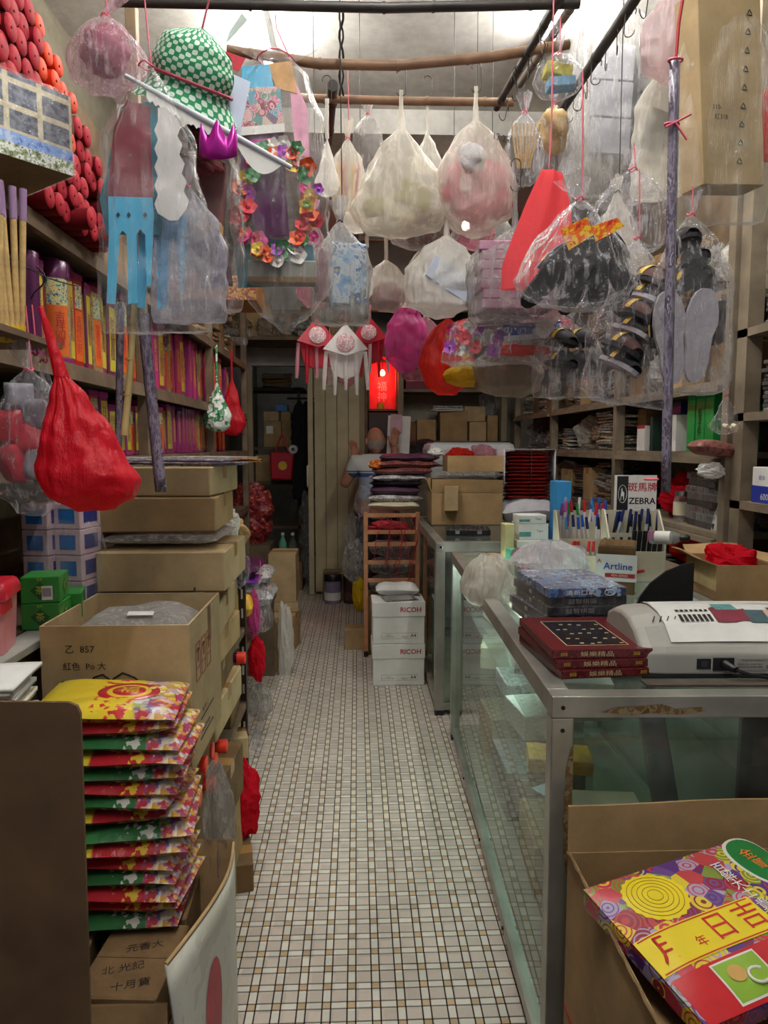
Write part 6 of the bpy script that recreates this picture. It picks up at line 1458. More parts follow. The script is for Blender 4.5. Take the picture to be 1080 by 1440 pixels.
rl = thing('poster_roll', 'grey plastic roll standing inside the showcase end', 'roll', cpt(.34, .2, zs1)); G().cyl((0, 0, 0), (-.06, .03, .36), .03, n=18).obj('roll_body', mat('grey_roll', '#8f8c90', .25, 0, .15, 10), rl)
inb('brown_board', 'dark brown board leaning inside the showcase end', .56, .1, zs1, .24, .02, .37, mat('dark_brown_board', '#3a2622', .6, 0, .2, 8), -8, 'board')
inb('blue_card', 'light blue price card on the lower glass shelf', .12, .48, zs1, .09, .05, .003, mat('blue_card', '#a8cbe4', .5), 30, 'card')
# open carton of joss paper in front of the counter
jc = carton('open_carton', 'open brown carton with raised back flap before the counter', .48, .47, .615, (.645, 1.06, .001), 0, M_card, True, {'b': (88, .095)}, False)
T(bx('filler_carton', .44, .42, .55, M_cardd, None, (.645, 1.06, .007)), 'flat packs filling the open carton under the joss paper', 'carton')
G().tube([(-.2400, -.235 + .47 * k / 24, .616 + .003 * math.sin(k * 2.3)) for k in range(25)], .0032, 5).obj('torn_rim', M_cardd, jc)
G().box(-.2415, -.2403, -.23, .23, .30, .306).obj('red_band', M_redink, jc)
# the big printed joss paper pack: flat print laid on a slab
jb = thing('joss_pack', 'large flowery red and yellow joss paper pack lying in the open carton', 'joss pack', (.590, 1.062, .606), (.12, -.05, .33)); jb.scale = (1.05, 1.05, 1)
M_flow = printed('purple_flower_print', ['#8a2c3c', '#6d4a8a', '#b8474a', '#d8c23c', '#7a8a3c', '#c03a50', '#a89ab8', '#5a3a7a'], 34, 'voronoi', .25)
pw, ph = .33, .26
G().grid(lambda u, v: V(((u - .5) * pw, (v - .5) * ph, .035 + .012 * (1 - abs(2 * u - 1) ** 4) * (1 - abs(2 * v - 1) ** 4))), 24, 20).obj('pack_face', M_flow, jb)
G().box(-pw / 2, pw / 2, -ph / 2, ph / 2, 0, .0352).obj('pack_body', M_flow, jb, bev=.006)
def tp(x, y): u, v = x / pw + .5, y / ph + .5; return .0352 + .012 * (1 - abs(2 * u - 1) ** 4) * (1 - abs(2 * v - 1) ** 4)
M_jy = mat('joss_yellow', '#e8d22c', .25, 0, .05); M_jr = mat('joss_red', '#c0242c', .25, 0, .08); M_jg = mat('joss_green', '#2a7a3e', .25, 0, .08); M_jo = mat('joss_lime', '#8ab03c', .25, 0, .1); M_jw = mat('joss_white', '#e4e0d8', .3)
def disc(name, cx, cy, rx, ry, m, e, n=32, scal=0):
    G().grid(lambda u, v: V((cx + rx * v * math.cos(2 * PI * u) * (1 + scal * math.cos(40 * PI * u) * v), cy + ry * v * math.sin(2 * PI * u) * (1 + scal * math.cos(40 * PI * u) * v), tp(cx + rx * v * math.cos(2 * PI * u), cy + ry * v * math.sin(2 * PI * u)) + e)), n, 5).obj(name, m, jb)
def quad(name, x0, x1, y0, y1, m, e, a=0):
    G().grid(lambda u, v: V((lerp(x0, x1, u), lerp(y0, y1, v), tp(lerp(x0, x1, u), lerp(y0, y1, v)) + e)), 10, 10).obj(name, m, jb)
quad('red_ground', -.16, .165, -.13, -.06, M_jr, .0004)
disc('gold_rosette', -.075, .068, .052, .05, M_jy, .0008, 80, .03); 
for q in range(5): 
    rr = .012 + q * .008; G().tube([(-.075 + rr * math.cos(a), .068 + rr * .96 * math.sin(a), tp(-.075 + rr * math.cos(a), .068 + rr * .96 * math.sin(a)) + .001) for a in [2 * PI * k / 28 for k in range(28)]], .0007, 4, 0, True).obj('rosette_ring', mat('gold_brown', '#a8861c', .4), jb)
quad('yellow_banner', -.165, .055, -.052, .012, M_jy, .0010); 
for y in (-.050, .008): quad('banner_line', -.160, .05, y, y + .002, M_jr, .0014)
text('吉', .05, M_jr, jb, (.028, -.02, tp(.02, -.02) + .0016), (0, 0, 0)); text('日', .05, M_jr, jb, (-.03, -.02, tp(-.03, -.02) + .0016), (0, 0, 0)); text('月', .05, M_jr, jb, (-.125, -.02, tp(-.125, -.02) + .0012), (0, 0, 0)); text('年', .02, M_jr, jb, (-.075, -.03, tp(-.07, -.03) + .0016), (0, 0, 0))
disc('green_patch', .15, .07, .05, .065, M_jw, .0007); disc('green_patch', .152, .07, .046, .06, M_jg, .0012); text('金\n寶', .026, mat('joss_orange', '#e07a2c', .3), jb, (.142, .075, tp(.14, .075) + .002), (0, 0, 0))
text('百解大士', .024, M_jw, jb, (.065, .045, tp(.06, .045) + .002), (0, 0, 0), vertical=True); text('貴人平安', .024, M_jw, jb, (.105, -.01, tp(.1, -.01) + .002), (0, 0, 0))
disc('white_ring', .06, -.085, .050, .042, M_jw, .0012); disc('yellow_medallion', .06, -.085, .046, .038, M_jy, .0018)
for a, l in ((.6, .033), (2.3, .030), (3.9, .026), (5.2, .030)): G().tube([(.06, -.085, tp(.06, -.085) + .003), (.06 + l * math.cos(a), -.085 + l * .85 * math.sin(a), tp(.06, -.085) + .003)], [.006, .003], 6).obj('printed_dragon', M_jr, jb)
quad('lime_patch', -.10, -.02, -.125, -.065, M_jw, .0012); quad('lime_patch', -.097, -.023, -.122, -.068, M_jo, .0016); G().tube([(-.045 + .014 * math.cos(a), -.1 + .012 * math.sin(a), tp(-.045, -.1) + .003) for a in [PI * .2 + k * .45 for k in range(11)]], .0025, 5).obj('printed_bracelet', M_jw, jb); disc('printed_fan', -.072, -.088, .014, .012, mat('fan_tan', '#c9a05a', .4), .003)
T(bx('pale_carton', .09, .1, .74, M_cardl, None, (.93, 1.27, .001)), 'upright pale carton beside the joss paper carton', 'carton')
# back counter and red carton
bkc = thing('back_counter', 'low dark counter between the showcase and the shelving', 'counter', (1.305, 2.55, 0)); bx('counter_top', .20, 2.0, .03, M_woodr, bkc, (0, 0, .85)); bx('counter_body', .18, 1.9, .85, M_wood, bkc)
rc = carton('open_carton', 'open brown carton with a red plastic bag on the back counter', .2, .26, .12, (1.305, 2.42, .881), -4, M_card, True, {'l': (25, .06), 'r': (20, .05), 'b': (40, .05)}, False)
T(crumple(.17, .2, .13, 23, 28).obj('red_bag', F_red, None, (1.305, 2.42, .92)), 'bright red plastic bag bulging out of the back counter carton', 'bag')
for k in range(3): T(bx('dark_pack', .16, .2, .04, (M_cardd, M_bks, M_brnf)[k], None, (1.29, 1.78 + .02 * k, .8805 + .041 * k), rz(8 * k - 6)), ['brown flat pack on the near end of the back counter', 'black flat pack on the near end of the back counter', 'dull brown pack on top at the near end of the back counter'][k], 'pack')
T(bx('yellow_ruler', .16, .03, .004, M_ylw, None, (1.02, 2.12, ZT), rz(10)), 'yellow ruler lying behind the black curved board', 'ruler')
# ================================================================ BACK OF THE SHOP
# copier paper boxes
def paperbox(label, z):
    t = thing('paper_box', label, 'box', (.236, 4.14, z), rz(1)); w, d, h = .30, .215, .245
    bx('box_body', w, d, h - .01, M_white, t); ldd = bx('lid', w + .008, d + .008, .085, M_white, t, (0, 0, h - .085))
    f = -d / 2 - .0045
    text('RICOH', .04, M_redink, ldd, (.07, f - .0004, .04), off=.02)
    G().box(-.10, .11, -d / 2 - .0006, -d / 2, .03, .064).obj('print_frame', M_ink, t); G().box(-.099, .109, -d / 2 - .001, -d / 2 - .0004, .0312, .0628).obj('print_field', M_white, t)
    text('A4', .028, M_ink, t, (.085, -d / 2 - .0016, .047), off=.01); text('80g/m²', .014, M_redink, t, (.038, -d / 2 - .0016, .041)); text('RICOH\nCOPY PAPER 500', .009, M_ink, t, (-.06, -d / 2 - .0016, .047)); return t
paperbox('lower white copier paper box with red lettering', .004); paperbox('upper white copier paper box with red lettering', .252)
M_grys = mat('grey_sheet', '#8d8a86', .6, 0, .12); sheets('grey_sheets', 'few grey sheets lying on the upper copier paper box', 3, .2, .13, .003, (.25, 4.11, .4985), 14, [M_grys, M_gw], 'sheets', 3, .01)
o = pillow(.26, .12, .07, 31).obj('white_paper_bag', M_white, None, (.24, 4.24, .5)); T(o, 'white paper bag with scribbles behind the grey sheets', 'bag')
# wooden ladder rack
M_cop = mat('copper_wood', '#b8805c', .5, 0, .15, 20)
ld = thing('wooden_rack', 'light wooden slatted rack tied with red strings', 'rack', (.225, 4.62, 0), rz(0))
for x in (-.17, .17): bx('upright', .028, .028, .965, M_cop, ld, (x, 0, 0)); bx('foot', .03, .034, .04, M_black, ld, (x, 0, 0), bev=0)
for z in (.93, .82, .74, .62, .5): bx('rung', .315, .02, .026, M_cop, ld, (0, 0, z))
for y in (.26,):
    for x in (-.17, .17): bx('rear_upright', .028, .028, .93, M_cop, ld, (x, y, 0))
M_rstr = mat('red_string', '#b02430', .6)
for k in range(7):
    x = -.06 + k * .03; G().tube([(x, -.018, .94), (x + rnd.uniform(-.05, .05), -.02, .8), (x + rnd.uniform(-.08, .08), -.02, .65 - .03 * k)], .0025, 5).obj('red_string', M_rstr, ld)
T(crumple(.26, .12, .09, 71).obj('red_string_tangle', M_rstr, None, (.22, 4.76, .80)), 'tangle of red string behind the slatted rack', 'string')
for k in range(3): T(pillow(.28, .2, .1, 80 + k).obj('clear_pack', F_grey, None, (.22, 4.76, .42 + .12 * k)), ['low clear pack inside the slatted rack', 'middle clear pack inside the slatted rack', 'upper clear pack inside the slatted rack'][k], 'pack')
bx_ = T(bx('brown_case', .3, .22, .40, M_cardd, None, (.22, 4.76, .001)), 'brown case standing inside the slatted rack', 'case')
# heap of wrapped fabrics and papers above the rack
M_fab = [printed('purple_gold_fabric', ['#4a1c38', '#5c2040', '#8a5a3c', '#3a1830'], 70, 'noise', .45), mat('orange_fabric', '#c86a20', .6, 0, .15), M_gw, mat('dull_purple', '#4c2a44', .6, 0, .2, 30), M_bks, M_cream]
for k, (w, d, h, x, z, m, lb) in enumerate(((.34, .3, .06, .25, .965, M_cream, 'bottom layer of cream paper in the fabric heap'), (.36, .3, .05, .25, 1.02, M_gw, 'grey paper layer in the fabric heap'), (.34, .3, .06, .26, 1.065, M_fab[3], 'dull purple fabric layer in the heap'), (.36, .3, .04, .27, 1.125, M_bks, 'black packed layer in the fabric heap'), (.36, .32, .04, .27, 1.16, M_gw, 'white edged paper layer in the fabric heap'), (.40, .32, .05, .30, 1.20, M_fab[0], 'purple gold fabric layer in the heap'), (.42, .32, .05, .33, 1.245, M_fab[0], 'upper purple gold fabric layer in the heap'), (.40, .30, .045, .35, 1.29, M_fab[3], 'topmost dark fabric layer in the heap'))):
    T(pillow(w, d, h * 1.15, 90 + k, 16, 1.5).obj('fabric_pack', m, None, (x, 4.82, z), rz(rnd.uniform(-6, 6))), lb, 'fabric pack', 'packs heaped above the slatted rack')
T(crumple(.1, .12, .06, 37).obj('orange_cloth', M_fab[1], None, (.13, 4.72, 1.24)), 'orange cloth corner sticking out of the fabric heap', 'cloth')
T(crumple(.09, .1, .06, 38).obj('white_tissue', M_white, None, (.52, 4.72, 1.32)), 'white tissue on the end of the fabric heap', 'tissue')
for k, (px, py, Y, w, h, m, lb) in enumerate(((500, 790, 4.9, 34, 60, F_grey, 'grey plastic bag hanging beside the slatted rack'), (500, 745, 5.0, 30, 44, F_clear2, 'clear plastic wad stuffed beside the fabric heap'), (512, 705, 4.8, 24, 46, F_clear2, 'clear plastic end of the fabric heap'), (505, 835, 4.85, 18, 44, F_yellow, 'dull yellow bag low beside the slatted rack'))): crump('plastic_wad', lb, 'plastic', px, py, Y, w, h, m, 140 + k)
carton('carton', 'small brown carton on the floor at the rack foot', .14, .16, .14, (-.02, 4.85, .001), 0, M_card)
# far showcase top
cs = thing('black_case', 'flat black studded case with clasps on the far cabinet', 'case', (.615, 3.92, .9105), rz(-6)); bx('case_body', .24, .2, .03, M_black, cs)
for i in range(8):
    for j in range(6): G().lathe([(.007, 0), (.005, .004), (.0001, .005)], n=6).obj('stud', M_bks, cs, (-.095 + i * .027, -.075 + j * .03, .03))
for x in (-.06, .06): G().box(x - .012, x + .012, -.104, -.1, .008, .026).obj('clasp', M_steel, cs)
oc = carton('open_carton', 'open brown carton with a folded flap on the far cabinet', .44, .28, .2, (.68, 4.5, .9105), 0, M_card, True, {'f': (80, .08), 'b': (85, .08), 'l': (70, .08)}, False)
T(bx('flap_box', .085, .05, .15, M_cardl, None, (.575, 4.32, 1.0), rz(-8)), 'narrow upright carton against the open carton', 'carton')
T(bx('filler_carton', .4, .24, .27, M_cardd, None, (.68, 4.5, .917)), 'goods filling the open carton on the far cabinet', 'carton')
T(pillow(.42, .28, .05, 55).obj('grey_wrap', F_grey, None, (.70, 4.5, 1.19)), 'grey film wrapped layer on the open carton', 'wrap')
tr2 = carton('tray_carton', 'shallow brown tray carton of wrapped flowers', .36, .26, .10, (.74, 4.52, 1.235), 0, M_card, True, {}, False)
T(crumple(.16, .16, .1, 66).obj('dark_red_wrap', F_redt, None, (.65, 4.52, 1.28)), 'dark red wrapped bundle in the tray carton', 'bundle'); T(crumple(.16, .16, .12, 67).obj('rose_wrap', F_pink, None, (.80, 4.52, 1.28)), 'pinkish wrapped bundle in the tray carton', 'bundle')
# stack of red packets wrapped in white paper
T(pillow(.34, .3, .16, 71).obj('white_bundle', mat('white_wrap_paper', '#d0d0d8', .6, 0, .1), None, (1.07, 4.5, .9105)), 'white wrapped bundle under the red packet stack', 'bundle')
M_rp = printed('dark_red_packet', ['#7a1a1c', '#8c2220', '#5a1416', '#a04a2a'], 40, 'noise', .3)
for k in range(13): T(pillow(.28, .24, .026, 100 + k % 3, 12, 1.6).obj('red_packet', M_rp, None, (1.07 + .004 * math.sin(k * 2), 4.5, 1.065 + k * .0225), rz(rnd.uniform(-3, 3))), 'dark red shiny packet in the tied stack', 'packet', 'dark red packets in the tied stack')
wp = T(G().grid(lambda u, v: V(((u - .5) * .33 if .15 < u < .85 else math.copysign(.118 + .04, u - .5), (v - .5) * .27, .012 - (0 if .15 < u < .85 else .22 * (abs(u - .5) - .35) / .15))), 20, 6).obj('white_wrap_sheet', MATS['white_wrap_paper'], None, (1.07, 4.5, 1.362), solid=.003), 'white paper sheet draped over the red packet stack', 'paper')
ts = thing('tie_string', 'dark string tied round the red packet stack', 'string', (1.07, 4.5, 1.22)); G().tube([(.0, -.16, -.14), (.0, -.16, .15), (.0, 0, .165)], .003, 5).obj('string', M_wire, ts); G().tube([(-.06, -.08, .165), (0, -.1, .168), (.06, -.11, .166)], .003, 5).obj('bow', M_wire, ts)
# photocopier
pr = thing('photocopier', 'pale grey photocopier with a rounded dark edged lid', 'photocopier', (.86, 5.55, 0)); bx('copier_body', .62, .5, 1.24, mat('grey_copier', '#a8a8a6', .5, 0, .08), pr, bev=.01); G().box(-.33, .33, -.27, .25, 1.24, 1.42).obj('lid', mat('pale_lid', '#c9cbce', .45, 0, .05), pr, bev=.05); G().box(-.29, .29, -.2, .24, 1.415, 1.43).obj('dark_pad', M_black, pr, bev=.005)
# ---------------- the man, standing with his back to the shop, hands raised
man = thing('person', 'elderly balding man in a pale polo shirt with blue stripe seen from behind', 'person', (.165, 5.95, 0), rz(8))
M_skin = mat('skin', '#b07a62', .6, 0, .12, 20); M_shirt = NT('striped_polo'); _t = M_shirt; _p = _t.n('ShaderNodeBsdfPrincipled'); _p.inputs['Roughness'].default_value = .8
_se = _t.n('ShaderNodeSeparateXYZ'); _t.l(_t.coord(), _se.inputs[0]); _t.l(_t.ramp(_se.outputs[2], [(0, lin('#9aa4b4')), (.385, lin('#9aa4b4'))], 'CONSTANT'), _p.inputs['Base Color'])
_mr = _t.n('ShaderNodeMapRange'); _mr.inputs[1].default_value = .8; _mr.inputs[2].default_value = 1.4; _t.l(_se.outputs[2], _mr.inputs[0])
_c = _t.ramp(_mr.outputs[0], [(0, lin('#98a2b4')), (.56, lin('#34558f')), (.615, lin('#c0c2c4')), (.63, lin('#34558f')), (.645, lin('#c8c8c6'))], 'CONSTANT'); _t.l(_c, _p.inputs['Base Color']); _t.l(_p.outputs[0], _t.out.inputs[0]); M_shirt = _t.m
def skin_obj(name, verts, edges, radii, m, parent, root=0, sub=2):
    me = bpy.data.meshes.new(name); me.from_pydata(verts, edges, []); o = link(name, me, m, parent)
    md = o.modifiers.new('skin', 'SKIN'); md.use_smooth_shade = True
    for i, (a, b) in enumerate(radii): me.skin_vertices[0].data[i].radius = (a, b)
    for i in range(len(verts)): me.skin_vertices[0].data[i].use_root = (i == root)
    s = o.modifiers.new('sub', 'SUBSURF'); s.levels = sub; s.render_levels = sub; return o
bv = [(0, 0, .86), (0, 0, 1.0), (0, .01, 1.14), (0, .02, 1.25), (0, .03, 1.31), (-.17, .02, 1.26), (-.27, .06, 1.06), (-.2, .24, 1.22), (-.16, .27, 1.3), (.17, .02, 1.26), (.26, .08, 1.08), (.20, .22, 1.30), (.19, .22, 1.40), (-.09, 0, .80), (-.1, .02, .45), (-.1, 0, .07), (.09, 0, .80), (.1, .02, .45), (.1, 0, .07)]
be = [(0, 1), (1, 2), (2, 3), (3, 4), (3, 5), (5, 6), (6, 7), (7, 8), (3, 9), (9, 10), (10, 11), (11, 12), (0, 13), (13, 14), (14, 15), (0, 16), (16, 17), (17, 18)]
brd = [(.15, .10), (.14, .10), (.155, .105), (.13, .09), (.055, .055), (.062, .062), (.045, .045), (.035, .035), (.03, .04), (.062, .062), (.045, .045), (.035, .035), (.03, .04), (.085, .085), (.06, .06), (.045, .045), (.085, .085), (.06, .06), (.045, .045)]
skin_obj('body', bv, be, brd, M_skin, man)
sv = bv[:4] + [bv[5], (-.235, .045, 1.13), bv[9], (.228, .062, 1.14), (0, .028, 1.285)]
skin_obj('polo_shirt', sv, [(0, 1), (1, 2), (2, 3), (3, 4), (4, 5), (3, 6), (6, 7), (3, 8)], [(.168, .12), (.16, .118), (.175, .125), (.15, .11), (.08, .08), (.07, .07), (.08, .08), (.07, .07), (.07, .07)], M_shirt, man)
tv = [(0, 0, .90), bv[13], bv[14], (-.1, 0, .1), bv[16], bv[17], (.1, 0, .1)]
skin_obj('trousers', tv, [(0, 1), (1, 2), (2, 3), (0, 4), (4, 5), (5, 6)], [(.16, .12), (.105, .105), (.08, .08), (.065, .065), (.105, .105), (.08, .08), (.065, .065)], mat('dark_trousers', '#2a2c34', .8, 0, .15), man)
for x in (-.1, .1): G().grid(lambda u, v: V((x + .048 * math.cos(2 * PI * u) * math.sin(PI * v), .05 + .13 * math.cos(PI * v), .04 + .04 * math.sin(2 * PI * u) * math.sin(PI * v))), 14, 10).obj('shoe', M_black, man)
def headf(u, v):
    a, b = 2 * PI * u, PI * v; d = V((math.sin(b) * math.cos(a), math.sin(b) * math.sin(a), math.cos(b)))
    w = .078 * (1 - .16 * max(0, -d.z)); x = d.x * w; y = d.y * (.098 if d.y < 0 else .094); z = d.z * .112
    fy = max(0, d.y)
    y += .02 * fy * math.exp(-((d.x) / .12) ** 2 - ((d.z + .12) / .2) ** 2)      # nose
    y -= .008 * fy * math.exp(-((abs(d.x) - .35) / .18) ** 2 - ((d.z - .05) / .15) ** 2)  # eye sockets
    y += .006 * fy * math.exp(-((d.x) / .3) ** 2 - ((d.z + .5) / .1) ** 2)       # mouth
    return V((x, y, z))
hdm = G().grid(headf, 32, 24).obj('head', M_skin, man, (-.005, .05, 1.435), (-.12, 0, .25))
for s in (-1, 1): G().grid(lambda u, v: V((.012 * math.cos(2 * PI * u) * math.sin(PI * v), .02 * math.sin(2 * PI * u) * math.sin(PI * v), .032 * math.cos(PI * v))), 10, 8).obj('ear', M_skin, hdm, (s * .082, -.002, -.005))
for s in (-1, 1):
    G().grid(lambda u, v: V((.010 * math.cos(2 * PI * u) * math.sin(PI * v), .006 * math.sin(2 * PI * u) * math.sin(PI * v), .006 * math.cos(PI * v))), 8, 6).obj('eye', M_white, hdm, (s * .03, .083, .012))
def hairf(u, v):
    a = lerp(PI * .98, PI * 2.02, u); b = PI * lerp(.52, .72, v); d = V((math.sin(b) * math.cos(a), math.sin(b) * math.sin(a), math.cos(b))); return V((d.x * .081, d.y * .1005, d.z * .114))
G().grid(hairf, 24, 8).obj('hair', mat('thin_grey_hair', '#968a82', .8, 0, .2, 80), hdm)
def hand(side, loc, rot):
    g = G()
    g.grid(lambda u, v: V((.036 * math.cos(2 * PI * u) * (1 - .5 * abs(2 * v - 1) ** 4), .014 * math.sin(2 * PI * u), lerp(-.045, .045, v))), 12, 6)
    for k, (x, l) in enumerate(((-.027, .06), (-.009, .072), (.009, .068), (.027, .052))):
        g.tube([(x, 0, .035), (x, .004, .045 + l * .45), (x, .016, .045 + l * .8), (x, .03, .045 + l * .95)], [.0095, .009, .008, .006], 7)
    g.tube([(side * .03, 0, -.02), (side * .052, .008, .01), (side * .055, .02, .035)], [.011, .010, .007], 7)
    return g.obj('hand', M_skin, man, loc, rot)
hand(1, (-.15, .275, 1.34), (-.3, 0, .2)); hand(-1, (.19, .215, 1.44), (-.1, .1, -.2))
# papers he holds up
T(G().box(-.1, .1, -.001, .001, 0, .36).obj('white_document', M_white, None, (.36, 6.3, 1.30), (-.1, .05, 0)), 'white document sheet hanging before the man', 'paper'); T(G().box(-.05, .05, -.001, .001, 0, .15).obj('pink_slip', mat('pink_slip', '#c8a0ac', .6), None, (.34, 6.27, 1.52), (-.05, .05, 0)), 'pink slip pinned over the white document', 'paper')
# shrine with red lamp
sh = thing('red_shrine', 'small red shrine with a glowing lamp and pale calligraphy', 'shrine', (.245, 6.78, 1.74)); M_shr = mat('shrine_red', '#b01018', .5, 0, .15)
G().box(-.13, .13, .2, .21, 0, .46).obj('back_panel', M_shr, sh); G().box(-.13, .13, -.02, .21, -.02, 0).obj('shelf_board', M_wood, sh)
for x in (-.14, .125): G().box(x, x + .015, -.02, .21, -.02, .5).obj('side_post', M_wood, sh)
G().box(-.14, .14, -.02, .21, .48, .5).obj('canopy', M_shr, sh)
G().lathe([(.0001, -.028), (.018, -.02), (.026, 0), (.018, .02), (.01, .032), (.0001, .034)], n=16).obj('lamp_bulb', mat('red_lamp', '#ff5a38', .4, 0, 0, emit=60), sh, (.0, .06, .34))
G().cyl((0, .06, .37), (0, .06, .48), .004, n=6).obj('lamp_cord', M_wire, sh)
text('福\n神', .10, mat('pale_calligraphy', '#d8b8b0', .5), sh, (0, .195, .17)); G().lathe([(.03, 0), (.038, .03), (.03, .06)], n=12).obj('incense_pot', M_goldink, sh, (-.02, .02, 0))
lp = bpy.data.lights.new('shrine_glow', 'POINT'); lp.energy = 6; lp.color = (1, .05, .04); lp.shadow_soft_size = .03; lo_ = bpy.data.objects.new('shrine_glow', lp); COL.objects.link(lo_); lo_.parent = sh; lo_.location = (0, .05, .30)
bl = T(bx('dark_altar', .26, .4, 1.70, mat('dark_altar_wood', '#2c1c18', .6, 0, .2), None, (.24, 6.88, .001)), 'dark altar cabinet under the red shrine', 'cabinet')
# rear shelves with boxes
rs = thing('rear_shelving', 'brown rear shelving of cartons behind the photocopier', 'shelving', (0, 6.7, 0))
for x in (.385, 1.36): G().box(x, x + .05, 0, .4, 0, 2.5).obj('upright', M_doord, rs)
for z in (1.0, 1.42, 1.92, 2.35): G().box(.435, 1.36, 0, .4, z - .025, z).obj('shelf_board', M_woodr, rs)
k = 0
for z, items in ((1.42, ((.5, .12, .2, M_cardd), (.66, .18, .22, M_card), (.92, .26, .30, M_card), (1.15, .16, .2, M_cardl), (1.29, .1, .26, M_card))), (1.92, ((.56, .2, .14, M_maroon), (.8, .22, .22, M_woodg), (1.1, .3, .2, M_cardd))), (1.0, ((.6, .24, .2, M_bks), (.95, .3, .24, M_cardd)))):
    for x, w, h, m in items:
        k += 1; T(bx('stock_carton', w, .26, h, m, None, (x, 6.9, z + .0005)), ['dark carton', 'brown carton', 'wide tan carton', 'pale carton', 'slim carton', 'maroon carton', 'grey box', 'long brown carton', 'black pack', 'dull carton'][k - 1] + ' on the rear shelving behind the photocopier', 'carton')
T(bx('stock_carton', .2, .2, .14, M_cardl, None, (1.12, 6.88, 1.625)), 'small pale carton on top of the others on the rear shelving', 'carton')
T(crumple(.2, .2, .26, 91).obj('clear_sack', F_clear2, None, (1.26, 6.8, 1.70)), 'clear sack with orange goods on the rear shelving', 'sack')
sheets('paper_stack', 'white paper sheets lying across the rear shelving cartons', 4, .28, .2, .012, (.86, 6.84, 1.722), 5, [M_white, M_gw], 'paper', 6)
T(crumple(.4, .25, .2, 93).obj('dark_clothes', M_blkf, None, (.62, 6.45, 1.25)), 'dark heap of cloth beside the photocopier', 'cloth')
T(bx('side_stand', .45, .3, 1.25, M_woodr, None, (.60, 6.45, .001)), 'brown stand under the dark heap of cloth', 'stand')
# bulb
bu = thing('light_bulb', 'small lit bulb hanging behind the bags', 'bulb', at(655, 318, 4.6)); G().lathe([(.0001, -.028), (.02, -.018), (.026, 0), (.018, .022), (.009, .032)], n=14).obj('glass_bulb', mat('lit_bulb', '#fff4e0', .4, 0, 0, emit=60), bu); G().cyl((0, 0, .03), (0, 0, .07), .012, n=10).obj('bulb_socket', M_black, bu); G().cyl((0, 0, .07), (0, 0, ZC - bu.location.z), .003, n=6).obj('bulb_cord', M_wire, bu)
# buckets by the door
for i, (x, r_, h, m) in enumerate(((-.22, .075, .2, mat('lilac_tin', '#8a7a9a', .4, 0, .15)), (-.06, .065, .22, mat('dark_brown_tin', '#3a2420', .4, 0, .15)))):
    t = thing('tin_drum', ['lilac and white tin with dark lid on the floor by the folding door', 'dark brown tin on the floor by the folding door'][i], 'tin', (x, 6.25, .004)); G().lathe([(r_, 0), (r_, h)], n=20).obj('tin_body', m, t); G().lathe([(r_ * 1.05, h), (r_ * 1.05, h + .05), (r_ * .95, h + .06)], n=20).obj('lid', M_black, t); G().lathe([(r_ * 1.01, .03), (r_ * 1.01, .1)], n=20).obj('label_band', M_white if i == 0 else M_brnf, t)
carton('carton', 'dark carton behind the tins at the folding door', .34, .2, .26, (-.14, 6.42, .001), 0, M_cardd)
# ---------------- back room seen through the opening
rb = thing('store_shelf', 'dark store shelf in the back room beyond the opening', 'shelving', (-.95, 7.5, 0))
for z in (.55, 1.02, 1.38): G().box(-.2, .36, 0, .5, z - .03, z).obj('shelf_board', M_wood, rb)
for x in (-.2, .33): G().box(x, x + .03, 0, .03, 0, 2.0).obj('upright', M_wood, rb)
c1 = carton('carton', 'sealed brown carton with white label in the back room', .29, .3, .27, (-.83, 7.7, 1.3805), 0, M_card); G().box(-.12, -.05, -.152, -.15, .14, .22).obj('shipping_label', M_white, c1)
carton('carton', 'small tan carton on the sealed carton in the back room', .16, .2, .1, (-.9, 7.68, 1.653), 0, M_cardl); carton('carton', 'second small tan carton on the sealed carton in the back room', .1, .2, .1, (-.75, 7.68, 1.653), 0, M_cardl); T(bx('blue_pack', .12, .2, .07, M_bl, None, (-.79, 7.68, 1.756)), 'blue pack on the small cartons in the back room', 'pack')
carton('carton', 'wide carton low on the store shelf in the back room', .3, .3, .28, (-.92, 7.7, 1.0205), 0, M_card)
tote = thing('red_tote', 'red tote bag with gold emblem hanging in the back room opening', 'tote bag', at(396, 652, 7.2)); G().prism([(-.12, .12), (.13, .11), (.1, -.17), (-.11, -.16)], .09).obj('bag_body', M_orr, tote, bev=.02); G().tube([(-.06, .04, .12), (-.02, .04, .25), (.0, .04, .29), (.03, .04, .25), (.07, .04, .12)], .012, 6).obj('bag_handle', M_orr, tote); G().lathe([(.045, 0), (.0001, .002)], n=14).obj('gold_emblem', M_goldink, tote, (.01, -.002, -.02), (PI / 2, 0, 0)); G().cyl((0, .04, .28), (0, .04, .42), .004, n=6).obj('cord', M_wire, tote)
tr_ = thing('paper_roll', 'white paper roll on a peg in the back room', 'roll', at(412, 632, 7.2)); G().lathe([(.018, 0), (.045, 0), (.045, .1), (.018, .1)], n=20).obj('roll_body', M_white, tr_, rot=(-PI / 2, 0, 0)); G().cyl((0, -.005, 0), (0, .001, 0), .018, n=14).obj('roll_core', M_black, tr_)
for i, (px, py, m, lb) in enumerate(((398, 770, MATS['mint'], 'teal detergent bottle on the back room floor crate'), (412, 768, glassmat('pet', '#e8eef0', .15, .1), 'clear drink bottle on the back room floor crate'))):
    t = thing('bottle', lb, 'bottle', (at(px, 790, 6.95).x, 6.95, .281)); G().lathe([(.038, 0), (.04, .02), (.04, .16), (.015, .22), (.015, .24)], n=16).obj('bottle_body', m, t); G().lathe([(.017, .24), (.017, .265)], n=12).obj('cap', M_white, t)
T(bx('floor_crate', .3, .3, .28, M_cardd, None, (-.68, 6.95, .001)), 'dark crate under the bottles in the back room', 'crate')
